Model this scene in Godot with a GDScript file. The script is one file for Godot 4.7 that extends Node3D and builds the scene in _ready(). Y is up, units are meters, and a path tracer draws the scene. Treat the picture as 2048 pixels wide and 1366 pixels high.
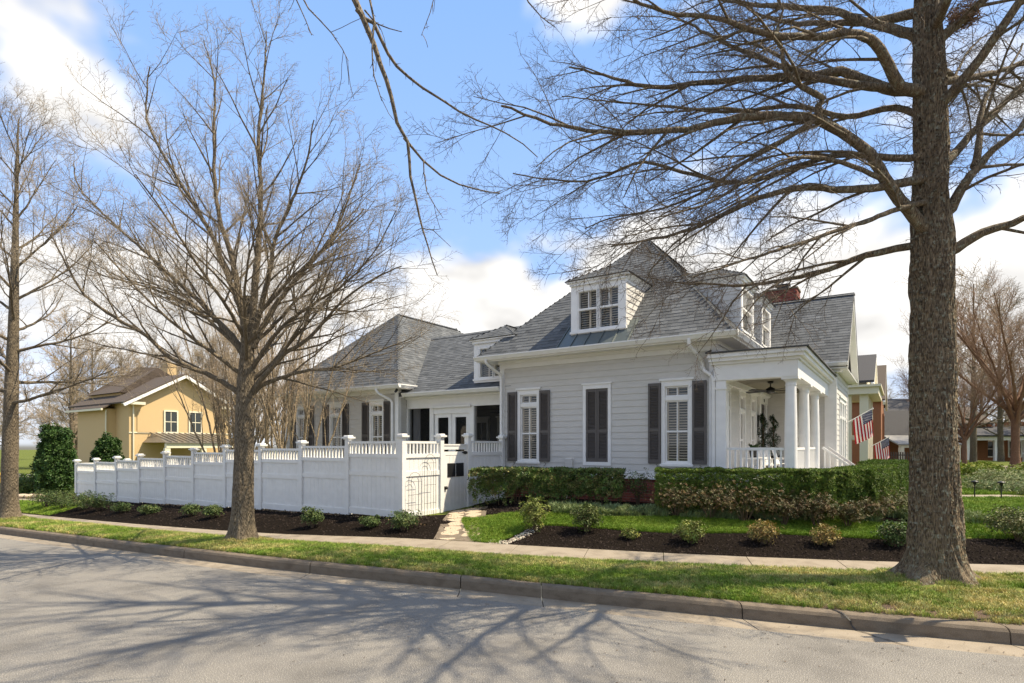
extends Node3D
# Corner house behind a white fence on a tree-lined street, early spring.

const GOLD := 2.39996
var rng := RandomNumberGenerator.new()
var M := {}
var taken := {}
var LOT := Transform3D(Basis(Vector3.UP, deg_to_rad(-34.0)), Vector3(4.605, 0, -13.04))


class MB:
	var v := PackedVector3Array()
	var n := PackedVector3Array()
	var uv := PackedVector2Array()
	var col := PackedColorArray()
	var idx := PackedInt32Array()
	var xf := Transform3D.IDENTITY
	var tint := Color(0, 0, 0, 0)

	func put(p: Vector3, nn: Vector3, t: Vector2) -> void:
		v.append(xf * p)
		n.append((xf.basis * nn).normalized())
		uv.append(t)
		if tint.a > 0:
			col.append(tint)

	# corners run counter-clockwise seen from outside
	func quad(a: Vector3, b: Vector3, c: Vector3, d: Vector3) -> void:
		var nn := (b - a).cross(c - a)
		if nn.length_squared() < 1e-14:
			nn = (c - a).cross(d - a)
		nn = nn.normalized()
		var k := v.size()
		var w := a.distance_to(b)
		var h := a.distance_to(d)
		put(a, nn, Vector2(0, 0))
		put(b, nn, Vector2(w, 0))
		put(c, nn, Vector2(w, h))
		put(d, nn, Vector2(0, h))
		idx.append_array([k, k + 2, k + 1, k, k + 3, k + 2])

	func tri(a: Vector3, b: Vector3, c: Vector3) -> void:
		var nn := (b - a).cross(c - a).normalized()
		var k := v.size()
		put(a, nn, Vector2(a.x, a.y))
		put(b, nn, Vector2(b.x, b.y))
		put(c, nn, Vector2(c.x, c.y))
		idx.append_array([k, k + 2, k + 1])

	func box(c: Vector3, s: Vector3, bas := Basis.IDENTITY) -> void:
		var x := bas.x * s.x * 0.5
		var y := bas.y * s.y * 0.5
		var z := bas.z * s.z * 0.5
		quad(c - x - y + z, c + x - y + z, c + x + y + z, c - x + y + z)
		quad(c + x - y - z, c - x - y - z, c - x + y - z, c + x + y - z)
		quad(c + x - y + z, c + x - y - z, c + x + y - z, c + x + y + z)
		quad(c - x - y - z, c - x - y + z, c - x + y + z, c - x + y - z)
		quad(c - x + y + z, c + x + y + z, c + x + y - z, c - x + y - z)
		quad(c - x - y - z, c + x - y - z, c + x - y + z, c - x - y + z)

	func span(lo: Vector3, hi: Vector3) -> void:
		box((lo + hi) * 0.5, hi - lo)

	# a box with chamfered upright and upper edges
	func soft_box(lo: Vector3, hi: Vector3, e: float) -> void:
		var r := [[lo.x + e, lo.z], [hi.x - e, lo.z], [hi.x, lo.z + e], [hi.x, hi.z - e], [hi.x - e, hi.z], [lo.x + e, hi.z], [lo.x, hi.z - e], [lo.x, lo.z + e]]
		var s := [[lo.x + e * 1.5, lo.z + e], [hi.x - e * 1.5, lo.z + e], [hi.x - e, lo.z + e * 1.5], [hi.x - e, hi.z - e * 1.5], [hi.x - e * 1.5, hi.z - e], [lo.x + e * 1.5, hi.z - e], [lo.x + e, hi.z - e * 1.5], [lo.x + e, lo.z + e * 1.5]]
		for i in 8:
			var j := (i + 1) % 8
			var a := Vector3(r[i][0], lo.y, r[i][1])
			var b := Vector3(r[j][0], lo.y, r[j][1])
			var a2 := Vector3(r[i][0], hi.y - e, r[i][1])
			var b2 := Vector3(r[j][0], hi.y - e, r[j][1])
			var a3 := Vector3(s[i][0], hi.y, s[i][1])
			var b3 := Vector3(s[j][0], hi.y, s[j][1])
			quad(b, a, a2, b2)
			quad(b2, a2, a3, b3)
			tri(b3, a3, Vector3((lo.x + hi.x) / 2, hi.y, (lo.z + hi.z) / 2))

	# prism: polygon in local x,y (counter-clockwise seen from +z), from z0 to z1
	func prism(poly: Array, z0: float, z1: float) -> void:
		var m := poly.size()
		for i in m:
			var p: Vector2 = poly[i]
			var q: Vector2 = poly[(i + 1) % m]
			quad(Vector3(p.x, p.y, z1), Vector3(p.x, p.y, z0), Vector3(q.x, q.y, z0), Vector3(q.x, q.y, z1))
		var pk := PackedVector2Array(poly)
		var t := Geometry2D.triangulate_polygon(pk)
		for i in range(0, t.size(), 3):
			var a := pk[t[i]]
			var b := pk[t[i + 1]]
			var c := pk[t[i + 2]]
			if (b - a).cross(c - a) < 0:
				var w := b
				b = c
				c = w
			tri(Vector3(a.x, a.y, z1), Vector3(b.x, b.y, z1), Vector3(c.x, c.y, z1))
			tri(Vector3(a.x, a.y, z0), Vector3(c.x, c.y, z0), Vector3(b.x, b.y, z0))

	# convex solid from a top polygon (counter-clockwise from above) and its lowered copy
	func slab(top: Array, drop: Vector3) -> void:
		var m := top.size()
		for i in range(1, m - 1):
			tri(top[0], top[i], top[i + 1])
			tri(top[0] + drop, top[i + 1] + drop, top[i] + drop)
		for i in m:
			var a: Vector3 = top[i]
			var b: Vector3 = top[(i + 1) % m]
			quad(a + drop, b + drop, b, a)

	func tube(p: PackedVector3Array, r: PackedFloat32Array, sides: int, cap := true) -> void:
		var m := p.size()
		var t := (p[1] - p[0]).normalized()
		var side := t.cross(Vector3(0.31, 0.2, 0.93)).normalized()
		var k := v.size()
		var length := 0.0
		for i in m:
			if i > 0:
				length += p[i].distance_to(p[i - 1])
			t = (p[mini(i + 1, m - 1)] - p[maxi(i - 1, 0)]).normalized()
			side = (side - t * side.dot(t)).normalized()
			var up := t.cross(side)
			for s in sides:
				var a := TAU * s / sides
				var o := side * cos(a) + up * sin(a)
				put(p[i] + o * r[i], o, Vector2(float(s) / sides, length))
		for i in m - 1:
			for s in sides:
				var s2 := (s + 1) % sides
				var a := k + i * sides + s
				var b := k + i * sides + s2
				var c := k + (i + 1) * sides + s2
				var d := k + (i + 1) * sides + s
				idx.append_array([a, c, b, a, d, c])
		if cap:
			for e in [0, m - 1]:
				var o := k + int(e) * sides
				for s in range(1, sides - 1):
					if e == 0:
						idx.append_array([o, o + s, o + s + 1])
					else:
						idx.append_array([o, o + s + 1, o + s])

	func rod(a: Vector3, b: Vector3, r: float, sides := 6) -> void:
		tube(PackedVector3Array([a, b]), PackedFloat32Array([r, r]), sides)

	func lathe(prof: Array, c: Vector3, sides: int) -> void:
		var k := v.size()
		var m := prof.size()
		for i in m:
			var p: Vector2 = prof[i]
			var q: Vector2 = prof[mini(i + 1, m - 1)] - prof[maxi(i - 1, 0)]
			for s in sides:
				var a := TAU * s / sides
				put(c + Vector3(cos(a) * p.x, p.y, sin(a) * p.x), Vector3(cos(a) * q.y, -q.x, sin(a) * q.y), Vector2(float(s) / sides, p.y))
		for i in m - 1:
			for s in sides:
				var s2 := (s + 1) % sides
				var a := k + i * sides + s
				var b := k + i * sides + s2
				var c2 := k + (i + 1) * sides + s2
				var d := k + (i + 1) * sides + s
				idx.append_array([a, b, c2, a, c2, d])

	func mesh() -> ArrayMesh:
		var a := []
		a.resize(Mesh.ARRAY_MAX)
		a[Mesh.ARRAY_VERTEX] = v
		a[Mesh.ARRAY_NORMAL] = n
		a[Mesh.ARRAY_TEX_UV] = uv
		if col.size() == v.size() and col.size() > 0:
			a[Mesh.ARRAY_COLOR] = col
		a[Mesh.ARRAY_INDEX] = idx
		var m := ArrayMesh.new()
		m.add_surface_from_arrays(Mesh.PRIMITIVE_TRIANGLES, a)
		return m


func numbered(called: String) -> String:
	taken[called] = taken.get(called, -1) + 1
	return called if taken[called] == 0 else "%s_%03d" % [called, taken[called]]


func thing(called: String, label: String, category: String, xf := Transform3D.IDENTITY, group := "") -> Node3D:
	var o := Node3D.new()
	o.name = numbered(called)
	o.transform = xf
	o.set_meta("label", label)
	o.set_meta("category", category)
	if group:
		o.set_meta("group", group)
	add_child(o)
	return o


func struct(called: String, mesh: Mesh, m: Material) -> MeshInstance3D:
	var o := MeshInstance3D.new()
	o.name = numbered(called)
	o.mesh = mesh
	o.material_override = m
	o.set_meta("kind", "structure")
	add_child(o)
	return o


func part(parent: Node, called: String, mesh: Mesh, m: Material, xf := Transform3D.IDENTITY) -> MeshInstance3D:
	var o := MeshInstance3D.new()
	o.name = called
	o.mesh = mesh
	o.material_override = m
	o.transform = xf
	parent.add_child(o, true)
	return o


func stuff(parent: Node, called: String, mesh: Mesh, m: Material, xfs: Array, cols := PackedColorArray()) -> MultiMeshInstance3D:
	var mm := MultiMesh.new()
	mm.transform_format = MultiMesh.TRANSFORM_3D
	mm.use_colors = cols.size() > 0
	mm.mesh = mesh
	mm.instance_count = xfs.size()
	for i in xfs.size():
		mm.set_instance_transform(i, xfs[i])
		if cols.size() > 0:
			mm.set_instance_color(i, cols[i])
	var o := MultiMeshInstance3D.new()
	o.name = called
	o.multimesh = mm
	o.material_override = m
	o.set_meta("kind", "stuff")
	parent.add_child(o, true)
	return o


func copy_thing(src: Node3D, label: String, xf: Transform3D) -> Node3D:
	var c: Node3D = src.duplicate()
	c.name = numbered(String(src.name).rstrip("0123456789").trim_suffix("_"))
	c.transform = xf
	c.set_meta("label", label)
	add_child(c)
	return c


# ---------------------------------------------------------------- materials
func lin(r: float, g: float, b: float) -> Color:
	return Color(r, g, b).linear_to_srgb()


func plain(r: float, g: float, b: float, rough := 0.7, metal := 0.0) -> StandardMaterial3D:
	var m := StandardMaterial3D.new()
	m.albedo_color = lin(r, g, b)
	m.roughness = rough
	m.metallic = metal
	return m


func noise(kind: int, freq: float, oct: int, sd: int) -> FastNoiseLite:
	var f := FastNoiseLite.new()
	f.noise_type = kind
	f.frequency = freq
	f.fractal_octaves = oct
	f.seed = sd
	return f


func ramp_texture(f: FastNoiseLite, stops: Array, size := 512) -> NoiseTexture2D:
	var g := Gradient.new()
	g.offsets = PackedFloat32Array(stops.map(func(s): return s[0]))
	g.colors = PackedColorArray(stops.map(func(s): return s[1]))
	var t := NoiseTexture2D.new()
	t.width = size
	t.height = size
	t.seamless = true
	t.noise = f
	t.color_ramp = g
	return t


func bump_texture(f: FastNoiseLite, strength: float, size := 512) -> NoiseTexture2D:
	var t := NoiseTexture2D.new()
	t.width = size
	t.height = size
	t.seamless = true
	t.noise = f
	t.as_normal_map = true
	t.bump_strength = strength
	return t


func grained(m: StandardMaterial3D, f: FastNoiseLite, stops: Array, scale: Vector3, bump := 0.0, size := 512) -> StandardMaterial3D:
	m.albedo_color = Color.WHITE
	m.albedo_texture = ramp_texture(f, stops, size)
	m.uv1_triplanar = true
	m.uv1_world_triplanar = true
	m.uv1_scale = scale
	if bump > 0.0:
		m.normal_enabled = true
		m.normal_texture = bump_texture(f, bump, size)
	return m


# broad blotches multiplied over the grain
func blotched(m: StandardMaterial3D, f: FastNoiseLite, stops: Array, scale: Vector3, size := 512) -> StandardMaterial3D:
	m.detail_enabled = true
	m.detail_blend_mode = BaseMaterial3D.BLEND_MODE_MUL
	m.detail_uv_layer = BaseMaterial3D.DETAIL_UV_2
	m.detail_albedo = ramp_texture(f, stops, size)
	m.uv2_triplanar = true
	m.uv2_world_triplanar = true
	m.uv2_scale = scale
	return m


func make_materials() -> void:
	var SIM := FastNoiseLite.TYPE_SIMPLEX_SMOOTH
	var CEL := FastNoiseLite.TYPE_CELLULAR
	var white := [[0.0, lin(0.74, 0.735, 0.72)], [1.0, lin(0.84, 0.835, 0.82)]]
	M.trim = grained(plain(1, 1, 1, 0.45), noise(SIM, 0.01, 4, 1), white, Vector3(0.7, 0.7, 0.7))
	M.vinyl = grained(plain(1, 1, 1, 0.4), noise(SIM, 0.012, 4, 2), [[0.0, lin(0.69, 0.685, 0.665)], [1.0, lin(0.79, 0.785, 0.765)]], Vector3(0.6, 0.6, 0.6))
	var sid := [[0.0, lin(0.52, 0.505, 0.475)], [1.0, lin(0.61, 0.595, 0.565)]]
	M.siding = grained(plain(1, 1, 1, 0.6), noise(SIM, 0.012, 4, 3), sid, Vector3(0.5, 2.0, 0.5))
	M.shutter = plain(0.095, 0.084, 0.078, 0.5)
	M.interior = plain(0.035, 0.03, 0.027, 0.9)  # darkness of unlit rooms behind the windows, put into the colour
	M.room = plain(0.22, 0.205, 0.19, 0.9)
	M.blind = plain(0.56, 0.48, 0.37, 0.5)
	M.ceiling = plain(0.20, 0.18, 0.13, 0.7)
	M.black = plain(0.012, 0.011, 0.01, 0.4)
	M.iron = plain(0.03, 0.03, 0.032, 0.45, 0.4)
	M.door = plain(0.045, 0.032, 0.026, 0.35)
	M.curtain = plain(0.5, 0.5, 0.52, 0.9)
	var g := StandardMaterial3D.new()
	g.albedo_color = Color(0.6, 0.65, 0.65, 0.08)
	g.transparency = BaseMaterial3D.TRANSPARENCY_ALPHA
	g.roughness = 0.02
	g.metallic_specular = 0.6
	M.glass = g
	var sc := StandardMaterial3D.new()
	sc.albedo_color = Color(0.05, 0.05, 0.05, 0.45)
	sc.transparency = BaseMaterial3D.TRANSPARENCY_ALPHA
	sc.roughness = 0.8
	M.screen = sc
	# roof shingles: tone comes with each tab
	var sh := plain(1, 1, 1, 0.9)
	grained(sh, noise(SIM, 0.2, 3, 4), [[0.0, lin(0.72, 0.72, 0.72)], [1.0, lin(1, 1, 1)]], Vector3(6, 6, 6), 2.0, 256)
	sh.vertex_color_use_as_albedo = true
	M.shingle = sh
	M.shingle_tones = []
	for t in 5:
		var w: StandardMaterial3D = sh.duplicate()
		w.vertex_color_use_as_albedo = false
		var c := shingle_tone(t / 4.0)
		w.albedo_color = c.linear_to_srgb()
		M.shingle_tones.append(w)
	M.deck = plain(0.07, 0.07, 0.072, 0.9)
	M.metal_roof = plain(0.10, 0.12, 0.12, 0.45, 0.3)
	M.bricks = []
	for c in [[0.20, 0.052, 0.036], [0.25, 0.07, 0.05], [0.16, 0.045, 0.035], [0.29, 0.09, 0.06]]:
		M.bricks.append(grained(plain(1, 1, 1, 0.9), noise(SIM, 0.08, 4, 11), [[0.0, lin(c[0] * 0.75, c[1] * 0.75, c[2] * 0.75)], [1.0, lin(c[0] * 1.2, c[1] * 1.2, c[2] * 1.2)]], Vector3(4, 4, 4), 3.0, 256))
	M.brick_any = plain(1, 1, 1, 0.9)
	M.brick_any.vertex_color_use_as_albedo = true
	M.mortar = plain(0.34, 0.30, 0.27, 0.95)
	# ground
	var asph := grained(plain(1, 1, 1, 0.85), noise(CEL, 0.11, 2, 5), [[0.0, lin(0.06, 0.055, 0.05)], [0.3, lin(0.175, 0.165, 0.148)], [0.65, lin(0.275, 0.258, 0.232)], [1.0, lin(0.48, 0.45, 0.40)]], Vector3(0.8, 0.8, 0.8), 6.0, 1024)
	M.asphalt = blotched(asph, noise(SIM, 0.012, 5, 6), [[0.0, lin(0.6, 0.6, 0.6)], [0.5, lin(0.9, 0.9, 0.9)], [1.0, lin(1, 1, 0.98)]], Vector3(0.16, 0.16, 0.16))
	var con := grained(plain(1, 1, 1, 0.88), noise(SIM, 0.15, 4, 7), [[0.0, lin(0.20, 0.165, 0.12)], [0.5, lin(0.285, 0.24, 0.185)], [1.0, lin(0.37, 0.32, 0.255)]], Vector3(1.6, 1.6, 1.6), 2.0)
	M.concrete = blotched(con, noise(SIM, 0.014, 5, 8), [[0.0, lin(0.68, 0.66, 0.62)], [0.55, lin(0.95, 0.95, 0.93)], [1.0, lin(1, 1, 1)]], Vector3(0.3, 0.3, 0.3))
	var krb := grained(plain(1, 1, 1, 0.9), noise(SIM, 0.12, 5, 9), [[0.0, lin(0.09, 0.068, 0.047)], [0.5, lin(0.18, 0.145, 0.105)], [1.0, lin(0.27, 0.225, 0.17)]], Vector3(1.8, 1.8, 1.8), 4.0)
	M.kerb = blotched(krb, noise(SIM, 0.02, 5, 10), [[0.0, lin(0.5, 0.47, 0.43)], [0.5, lin(0.9, 0.88, 0.85)], [1.0, lin(1, 1, 1)]], Vector3(0.4, 0.9, 0.4))
	var soil := grained(plain(1, 1, 1, 0.95), noise(SIM, 0.05, 5, 12), [[0.0, lin(0.07, 0.085, 0.02)], [0.5, lin(0.12, 0.135, 0.035)], [1.0, lin(0.21, 0.18, 0.08)]], Vector3(1.3, 1.3, 1.3), 3.0)
	M.turf = blotched(soil, noise(SIM, 0.015, 4, 13), [[0.0, lin(0.75, 0.95, 0.7)], [1.0, lin(1, 1, 1)]], Vector3(0.12, 0.12, 0.12))
	M.mulch = grained(plain(1, 1, 1, 0.95), noise(CEL, 0.08, 3, 14), [[0.0, lin(0.005, 0.004, 0.003)], [0.6, lin(0.014, 0.011, 0.009)], [1.0, lin(0.035, 0.028, 0.024)]], Vector3(2.2, 2.2, 2.2), 8.0)
	M.soil = grained(plain(1, 1, 1, 0.95), noise(SIM, 0.06, 5, 16), [[0.0, lin(0.05, 0.03, 0.018)], [1.0, lin(0.16, 0.105, 0.065)]], Vector3(1.6, 1.6, 1.6), 8.0)
	M.stone = grained(plain(1, 1, 1, 0.85), noise(SIM, 0.05, 5, 15), [[0.0, lin(0.30, 0.20, 0.12)], [0.5, lin(0.46, 0.37, 0.26)], [1.0, lin(0.55, 0.48, 0.38)]], Vector3(1.1, 1.1, 1.1), 3.0)
	var leaf := plain(1, 1, 1, 0.5)
	leaf.vertex_color_use_as_albedo = true
	leaf.backlight_enabled = true
	leaf.backlight = Color(0.35, 0.4, 0.2)
	M.leaf = leaf
	var blade := plain(1, 1, 1, 0.6)
	blade.vertex_color_use_as_albedo = true
	blade.backlight_enabled = true
	blade.backlight = Color(0.4, 0.4, 0.2)
	M.blade = blade
	M.chip = plain(1, 1, 1, 0.9)
	M.chip.metallic_specular = 0.15
	M.mulch.metallic_specular = 0.1
	M.turf.metallic_specular = 0.15
	leaf.metallic_specular = 0.35
	blade.metallic_specular = 0.25
	M.chip.vertex_color_use_as_albedo = true
	# bark
	M.bark_oak = bark([0.045, 0.031, 0.018], [0.19, 0.14, 0.085], [0.33, 0.255, 0.16], 20, true)
	M.bark_young = bark([0.07, 0.053, 0.034], [0.20, 0.16, 0.105], [0.32, 0.265, 0.185], 21, false)
	M.bark_myrtle = bark([0.17, 0.125, 0.075], [0.33, 0.265, 0.175], [0.45, 0.38, 0.27], 22, false)
	M.bark_red = bark([0.12, 0.06, 0.032], [0.24, 0.135, 0.075], [0.34, 0.22, 0.14], 23, false)
	M.twig_oak = plain(0.12, 0.088, 0.06, 0.8)
	M.twig_young = plain(0.29, 0.235, 0.16, 0.8)
	M.twig_myrtle = plain(0.36, 0.28, 0.19, 0.8)
	M.twig_red = plain(0.27, 0.17, 0.105, 0.8)
	M.stem = plain(0.11, 0.075, 0.045, 0.85)


func bark(lo: Array, mid: Array, hi: Array, sd: int, lichen: bool) -> StandardMaterial3D:
	var f := noise(FastNoiseLite.TYPE_SIMPLEX_SMOOTH, 0.03, 4, sd)
	f.fractal_type = FastNoiseLite.FRACTAL_RIDGED
	var m := grained(plain(1, 1, 1, 0.92), f, [[0.0, lin(hi[0], hi[1], hi[2])], [0.5, lin(mid[0], mid[1], mid[2])], [0.74, lin(lo[0], lo[1], lo[2])], [1.0, lin(lo[0] * 0.6, lo[1] * 0.6, lo[2] * 0.6)]], Vector3(3.0, 0.36, 3.0), 18.0)
	m.normal_texture.invert = false
	if lichen:
		# pale grey-green lichen in separate crusty spots
		var l := noise(FastNoiseLite.TYPE_SIMPLEX_SMOOTH, 0.03, 6, 31)
		m.detail_enabled = true
		m.detail_blend_mode = BaseMaterial3D.BLEND_MODE_MIX
		m.detail_uv_layer = BaseMaterial3D.DETAIL_UV_2
		m.detail_albedo = ramp_texture(l, [[0.0, Color(0.5, 0.5, 0.4, 0)], [0.68, Color(0.5, 0.51, 0.42, 0)], [0.71, Color(0.58, 0.58, 0.51, 0.75)], [1.0, Color(0.66, 0.67, 0.6, 0.9)]])
		m.uv2_triplanar = true
		m.uv2_world_triplanar = true
		m.uv2_scale = Vector3(0.85, 0.8, 0.85)
	return m


func shingle_tone(t: float) -> Color:
	return Color(0.055, 0.062, 0.07).lerp(Color(0.16, 0.172, 0.184), t)


# ---------------------------------------------------------------- lie of the land
const KX := [-60.0, -40.0, -25.0, -13.3, -4.3, -0.16, 2.58, 5.0, 9.0, 16.0, 45.0]
const KD := [44.0, 31.5, 22.1, 14.9, 9.42, 7.59, 6.49, 5.61, 4.4, 2.9, -2.0]
const FX := [-60.0, -40.0, -25.0, -13.1, -5.21, -1.04, 0.0, 3.5, 7.09, 12.0, 20.0, 45.0]
const FD := [45.4, 33.0, 23.6, 16.3, 11.44, 9.67, 9.28, 8.45, 7.96, 7.5, 7.0, 5.5]
const BX := [-60.0, -40.0, -25.0, -14.3, -5.6, -1.18, 0.0, 3.82, 7.65, 12.0, 20.0, 45.0]
const BD := [46.9, 34.5, 25.0, 17.8, 12.45, 10.85, 10.37, 9.24, 8.59, 8.2, 7.7, 6.2]


func along(xs: Array, ds: Array, x: float) -> float:
	var m := xs.size()
	var i := 0
	while i < m - 2 and x > xs[i + 1]:
		i += 1
	var h: float = xs[i + 1] - xs[i]
	var t: float = clampf((x - xs[i]) / h, 0, 1)
	var s0: float = (ds[i + 1] - ds[maxi(i - 1, 0)]) / (xs[i + 1] - xs[maxi(i - 1, 0)])
	var s1: float = (ds[mini(i + 2, m - 1)] - ds[i]) / (xs[mini(i + 2, m - 1)] - xs[i])
	var t2 := t * t
	var t3 := t2 * t
	return (2 * t3 - 3 * t2 + 1) * ds[i] + (t3 - 2 * t2 + t) * h * s0 + (3 * t2 - 2 * t3) * ds[i + 1] + (t3 - t2) * h * s1


func kerb_d(x: float) -> float:
	return along(KX, KD, x)


func walk_front(x: float) -> float:
	return along(FX, FD, x)


func walk_back(x: float) -> float:
	return along(BX, BD, x)


# the street falls away to the left
func fall(x: float, d: float) -> float:
	var u := -(x - 4.605) * 0.829 + (d - 13.04) * 0.559
	var w := maxf(0.0, u - 3.5)
	return -1.15 * tanh(0.034 * w * w / (w + 3.0) / 1.15)


func land(x: float, d: float) -> float:
	var s := d - walk_back(x)
	var y := fall(x, d) + 0.2 * smoothstep(0.05, 1.7, s) + 0.2 * smoothstep(1.6, 2.8, s) * smoothstep(-2.0, 0.5, x)
	var k := d - kerb_d(x) - 0.16
	var f := walk_front(x) - d
	if k > 0 and f > 0:
		y += 0.035 * sin(PI * k / (k + f))
	for t in [[5.55, 7.55, 0.9], [-5.18, 10.95, 0.7], [-14.5, 16.6, 0.7]]:
		var q: float = Vector2(x - t[0], d - t[1]).length() / t[2]
		if q < 1.0:
			y += 0.07 * (1 - q * q) * (1 - q * q)
	return y


func spot(x: float, d: float, up := 0.0) -> Vector3:
	return Vector3(x, land(x, d) + up, -d)


# a point given in the lot's own axes (x along the front, z towards the street), set on the ground
func on_lot(x: float, z: float, up := 0.0) -> Vector3:
	var p := LOT * Vector3(x, 0, z)
	return spot(p.x, -p.z, up)


func sheet(rows: Array, x0: float, x1: float, dx: float, height: Callable) -> ArrayMesh:
	# rows: callables giving the depth of each row for an x
	var v := PackedVector3Array()
	var uv := PackedVector2Array()
	var idx := PackedInt32Array()
	var nx := int(ceil((x1 - x0) / dx)) + 1
	var m := rows.size()
	for i in nx:
		var x := x0 + (x1 - x0) * i / (nx - 1)
		for r in m:
			var d: float = rows[r].call(x)
			v.append(Vector3(x, height.call(x, d), -d))
			uv.append(Vector2(x, d))
	for i in nx - 1:
		for r in m - 1:
			var a := i * m + r
			idx.append_array([a, a + 1, a + m, a + 1, a + m + 1, a + m])
	var st := SurfaceTool.new()
	var arr := []
	arr.resize(Mesh.ARRAY_MAX)
	arr[Mesh.ARRAY_VERTEX] = v
	arr[Mesh.ARRAY_TEX_UV] = uv
	arr[Mesh.ARRAY_INDEX] = idx
	var am := ArrayMesh.new()
	am.add_surface_from_arrays(Mesh.PRIMITIVE_TRIANGLES, arr)
	st.create_from(am, 0)
	st.generate_normals()
	return st.commit()


func build_ground() -> void:
	# road, from behind the camera up to the gutter
	var rows := []
	for k in 26:
		var t := k / 25.0
		rows.append(func(x): return lerpf(-34.0, kerb_d(x) - 0.44, 1.0 - (1.0 - t) * (1.0 - t)))
	struct("road", sheet(rows, -60, 44, 1.0, func(x, d): return fall(x, d) - 0.148 + 0.012 * minf(kerb_d(x) - d, 4.0)), M.asphalt)
	# land behind the kerb
	rows = [func(x): return kerb_d(x) + 0.1]
	for k in 7:
		var t := (k + 0.5) / 7.0
		rows.append(func(x): return lerpf(kerb_d(x) + 0.1, walk_front(x), t))
	rows.append(func(x): return walk_front(x))
	rows.append(func(x): return walk_front(x) + 0.06)
	rows.append(func(x): return walk_back(x) - 0.06)
	rows.append(func(x): return walk_back(x))
	for s in [0.15, 0.35, 0.6, 0.9, 1.2, 1.5, 1.8, 2.4, 3.2, 4.5, 6.5, 9.0, 13.0, 19.0, 28.0, 42.0, 65.0, 110.0, 240.0]:
		rows.append(func(x): return walk_back(x) + s)
	var g := func(x, d):
		var low := 0.0
		if d > walk_front(x) + 0.03 and d < walk_back(x) - 0.03:
			low = 0.05
		if d < kerb_d(x) + 0.14:
			low = 0.02
		return land(x, d) - low
	struct("ground", sheet(rows, -60, 44, 0.35, g), M.turf)
	var far := MB.new()
	for r in [[-400.0, -60.0, -60.0, 400.0], [44.0, 400.0, -60.0, 400.0], [-60.0, 44.0, 240.0, 400.0]]:
		var y := -1.2 if r[0] < -100 else -0.05
		if r[2] > 200:
			y = -1.0
		far.quad(Vector3(r[0], y, -r[2]), Vector3(r[1], y, -r[2]), Vector3(r[1], y, -r[3]), Vector3(r[0], y, -r[3]))
	struct("distant_ground", far.mesh(), M.turf)
	# kerb in cast lengths with open joints
	var kerb := Node3D.new()
	kerb.name = "kerb"
	kerb.set_meta("kind", "structure")
	add_child(kerb)
	var gutter := Node3D.new()
	gutter.name = "gutter"
	gutter.set_meta("kind", "structure")
	add_child(gutter)
	var joints := [-44.0, -38.0, -32.5, -27.5, -23.0, -19.0, -15.4, -12.0, -8.8, -5.9, -3.1, -0.7, 0.38, 2.6, 4.9, 7.3, 9.9, 12.6, 15.5, 18.6]
	for i in joints.size() - 1:
		var a: float = joints[i] + 0.006
		var b: float = joints[i + 1] - 0.006
		part(kerb, "kerb_stone", strip_solid(a, b, [[0.0, -0.17], [0.012, -0.04], [0.035, -0.008], [0.07, 0.004], [0.17, 0.006], [0.17, -0.17]]), M.kerb)
		part(gutter, "gutter_slab", strip_solid(a, b, [[-0.46, -0.25], [-0.46, -0.143], [-0.02, -0.155], [0.0, -0.155], [0.0, -0.25]]), M.concrete)
	# crack that runs across kerb and gutter below the big oak
	var cr := MB.new()
	var cx := 3.5
	var path := [[0.15, 0.010, 0.0], [0.06, 0.008, 0.03], [0.03, -0.004, 0.05], [-0.004, -0.06, 0.09], [-0.006, -0.11, 0.10], [-0.015, -0.151, 0.13], [-0.12, -0.148, 0.19], [-0.22, -0.146, 0.2], [-0.33, -0.143, 0.27], [-0.44, -0.139, 0.31], [-0.52, -0.132, 0.36]]
	for i in path.size() - 1:
		var q := []
		for e in [i, i + 1]:
			var x: float = cx + path[e][2]
			var d: float = kerb_d(x) + path[e][0]
			var w: float = 0.011 - 0.0006 * e
			q.append(Vector3(x - w, fall(x, d) + path[e][1] + 0.003, -d))
			q.append(Vector3(x + w, fall(x, d) + path[e][1] + 0.003, -d))
		cr.quad(q[2], q[3], q[1], q[0])
	part(kerb, "crack", cr.mesh(), M.black)
	# sidewalk slabs
	var walk := Node3D.new()
	walk.name = "sidewalk"
	walk.set_meta("kind", "structure")
	add_child(walk)
	var xs := [-46.0, -44.0, -42.0, -40.0, -38.0, -36.2, -34.4, -32.6, -30.8, -29.1, -27.5, -25.9, -24.4, -22.9, -21.5, -20.1, -18.8, -17.5, -16.3, -15.1, -13.9, -12.7, -11.55, -10.4, -9.3, -8.2, -7.1, -6.0, -4.9, -3.8, -2.6, -1.35, -0.1, 1.1, 2.3, 3.55, 4.85, 6.2, 7.6, 9.0, 10.4, 11.8, 13.2, 14.6, 16.0]
	for i in xs.size() - 1:
		part(walk, "slab", slab_piece(xs[i] + 0.006, xs[i + 1] - 0.006), M.concrete)


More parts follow.
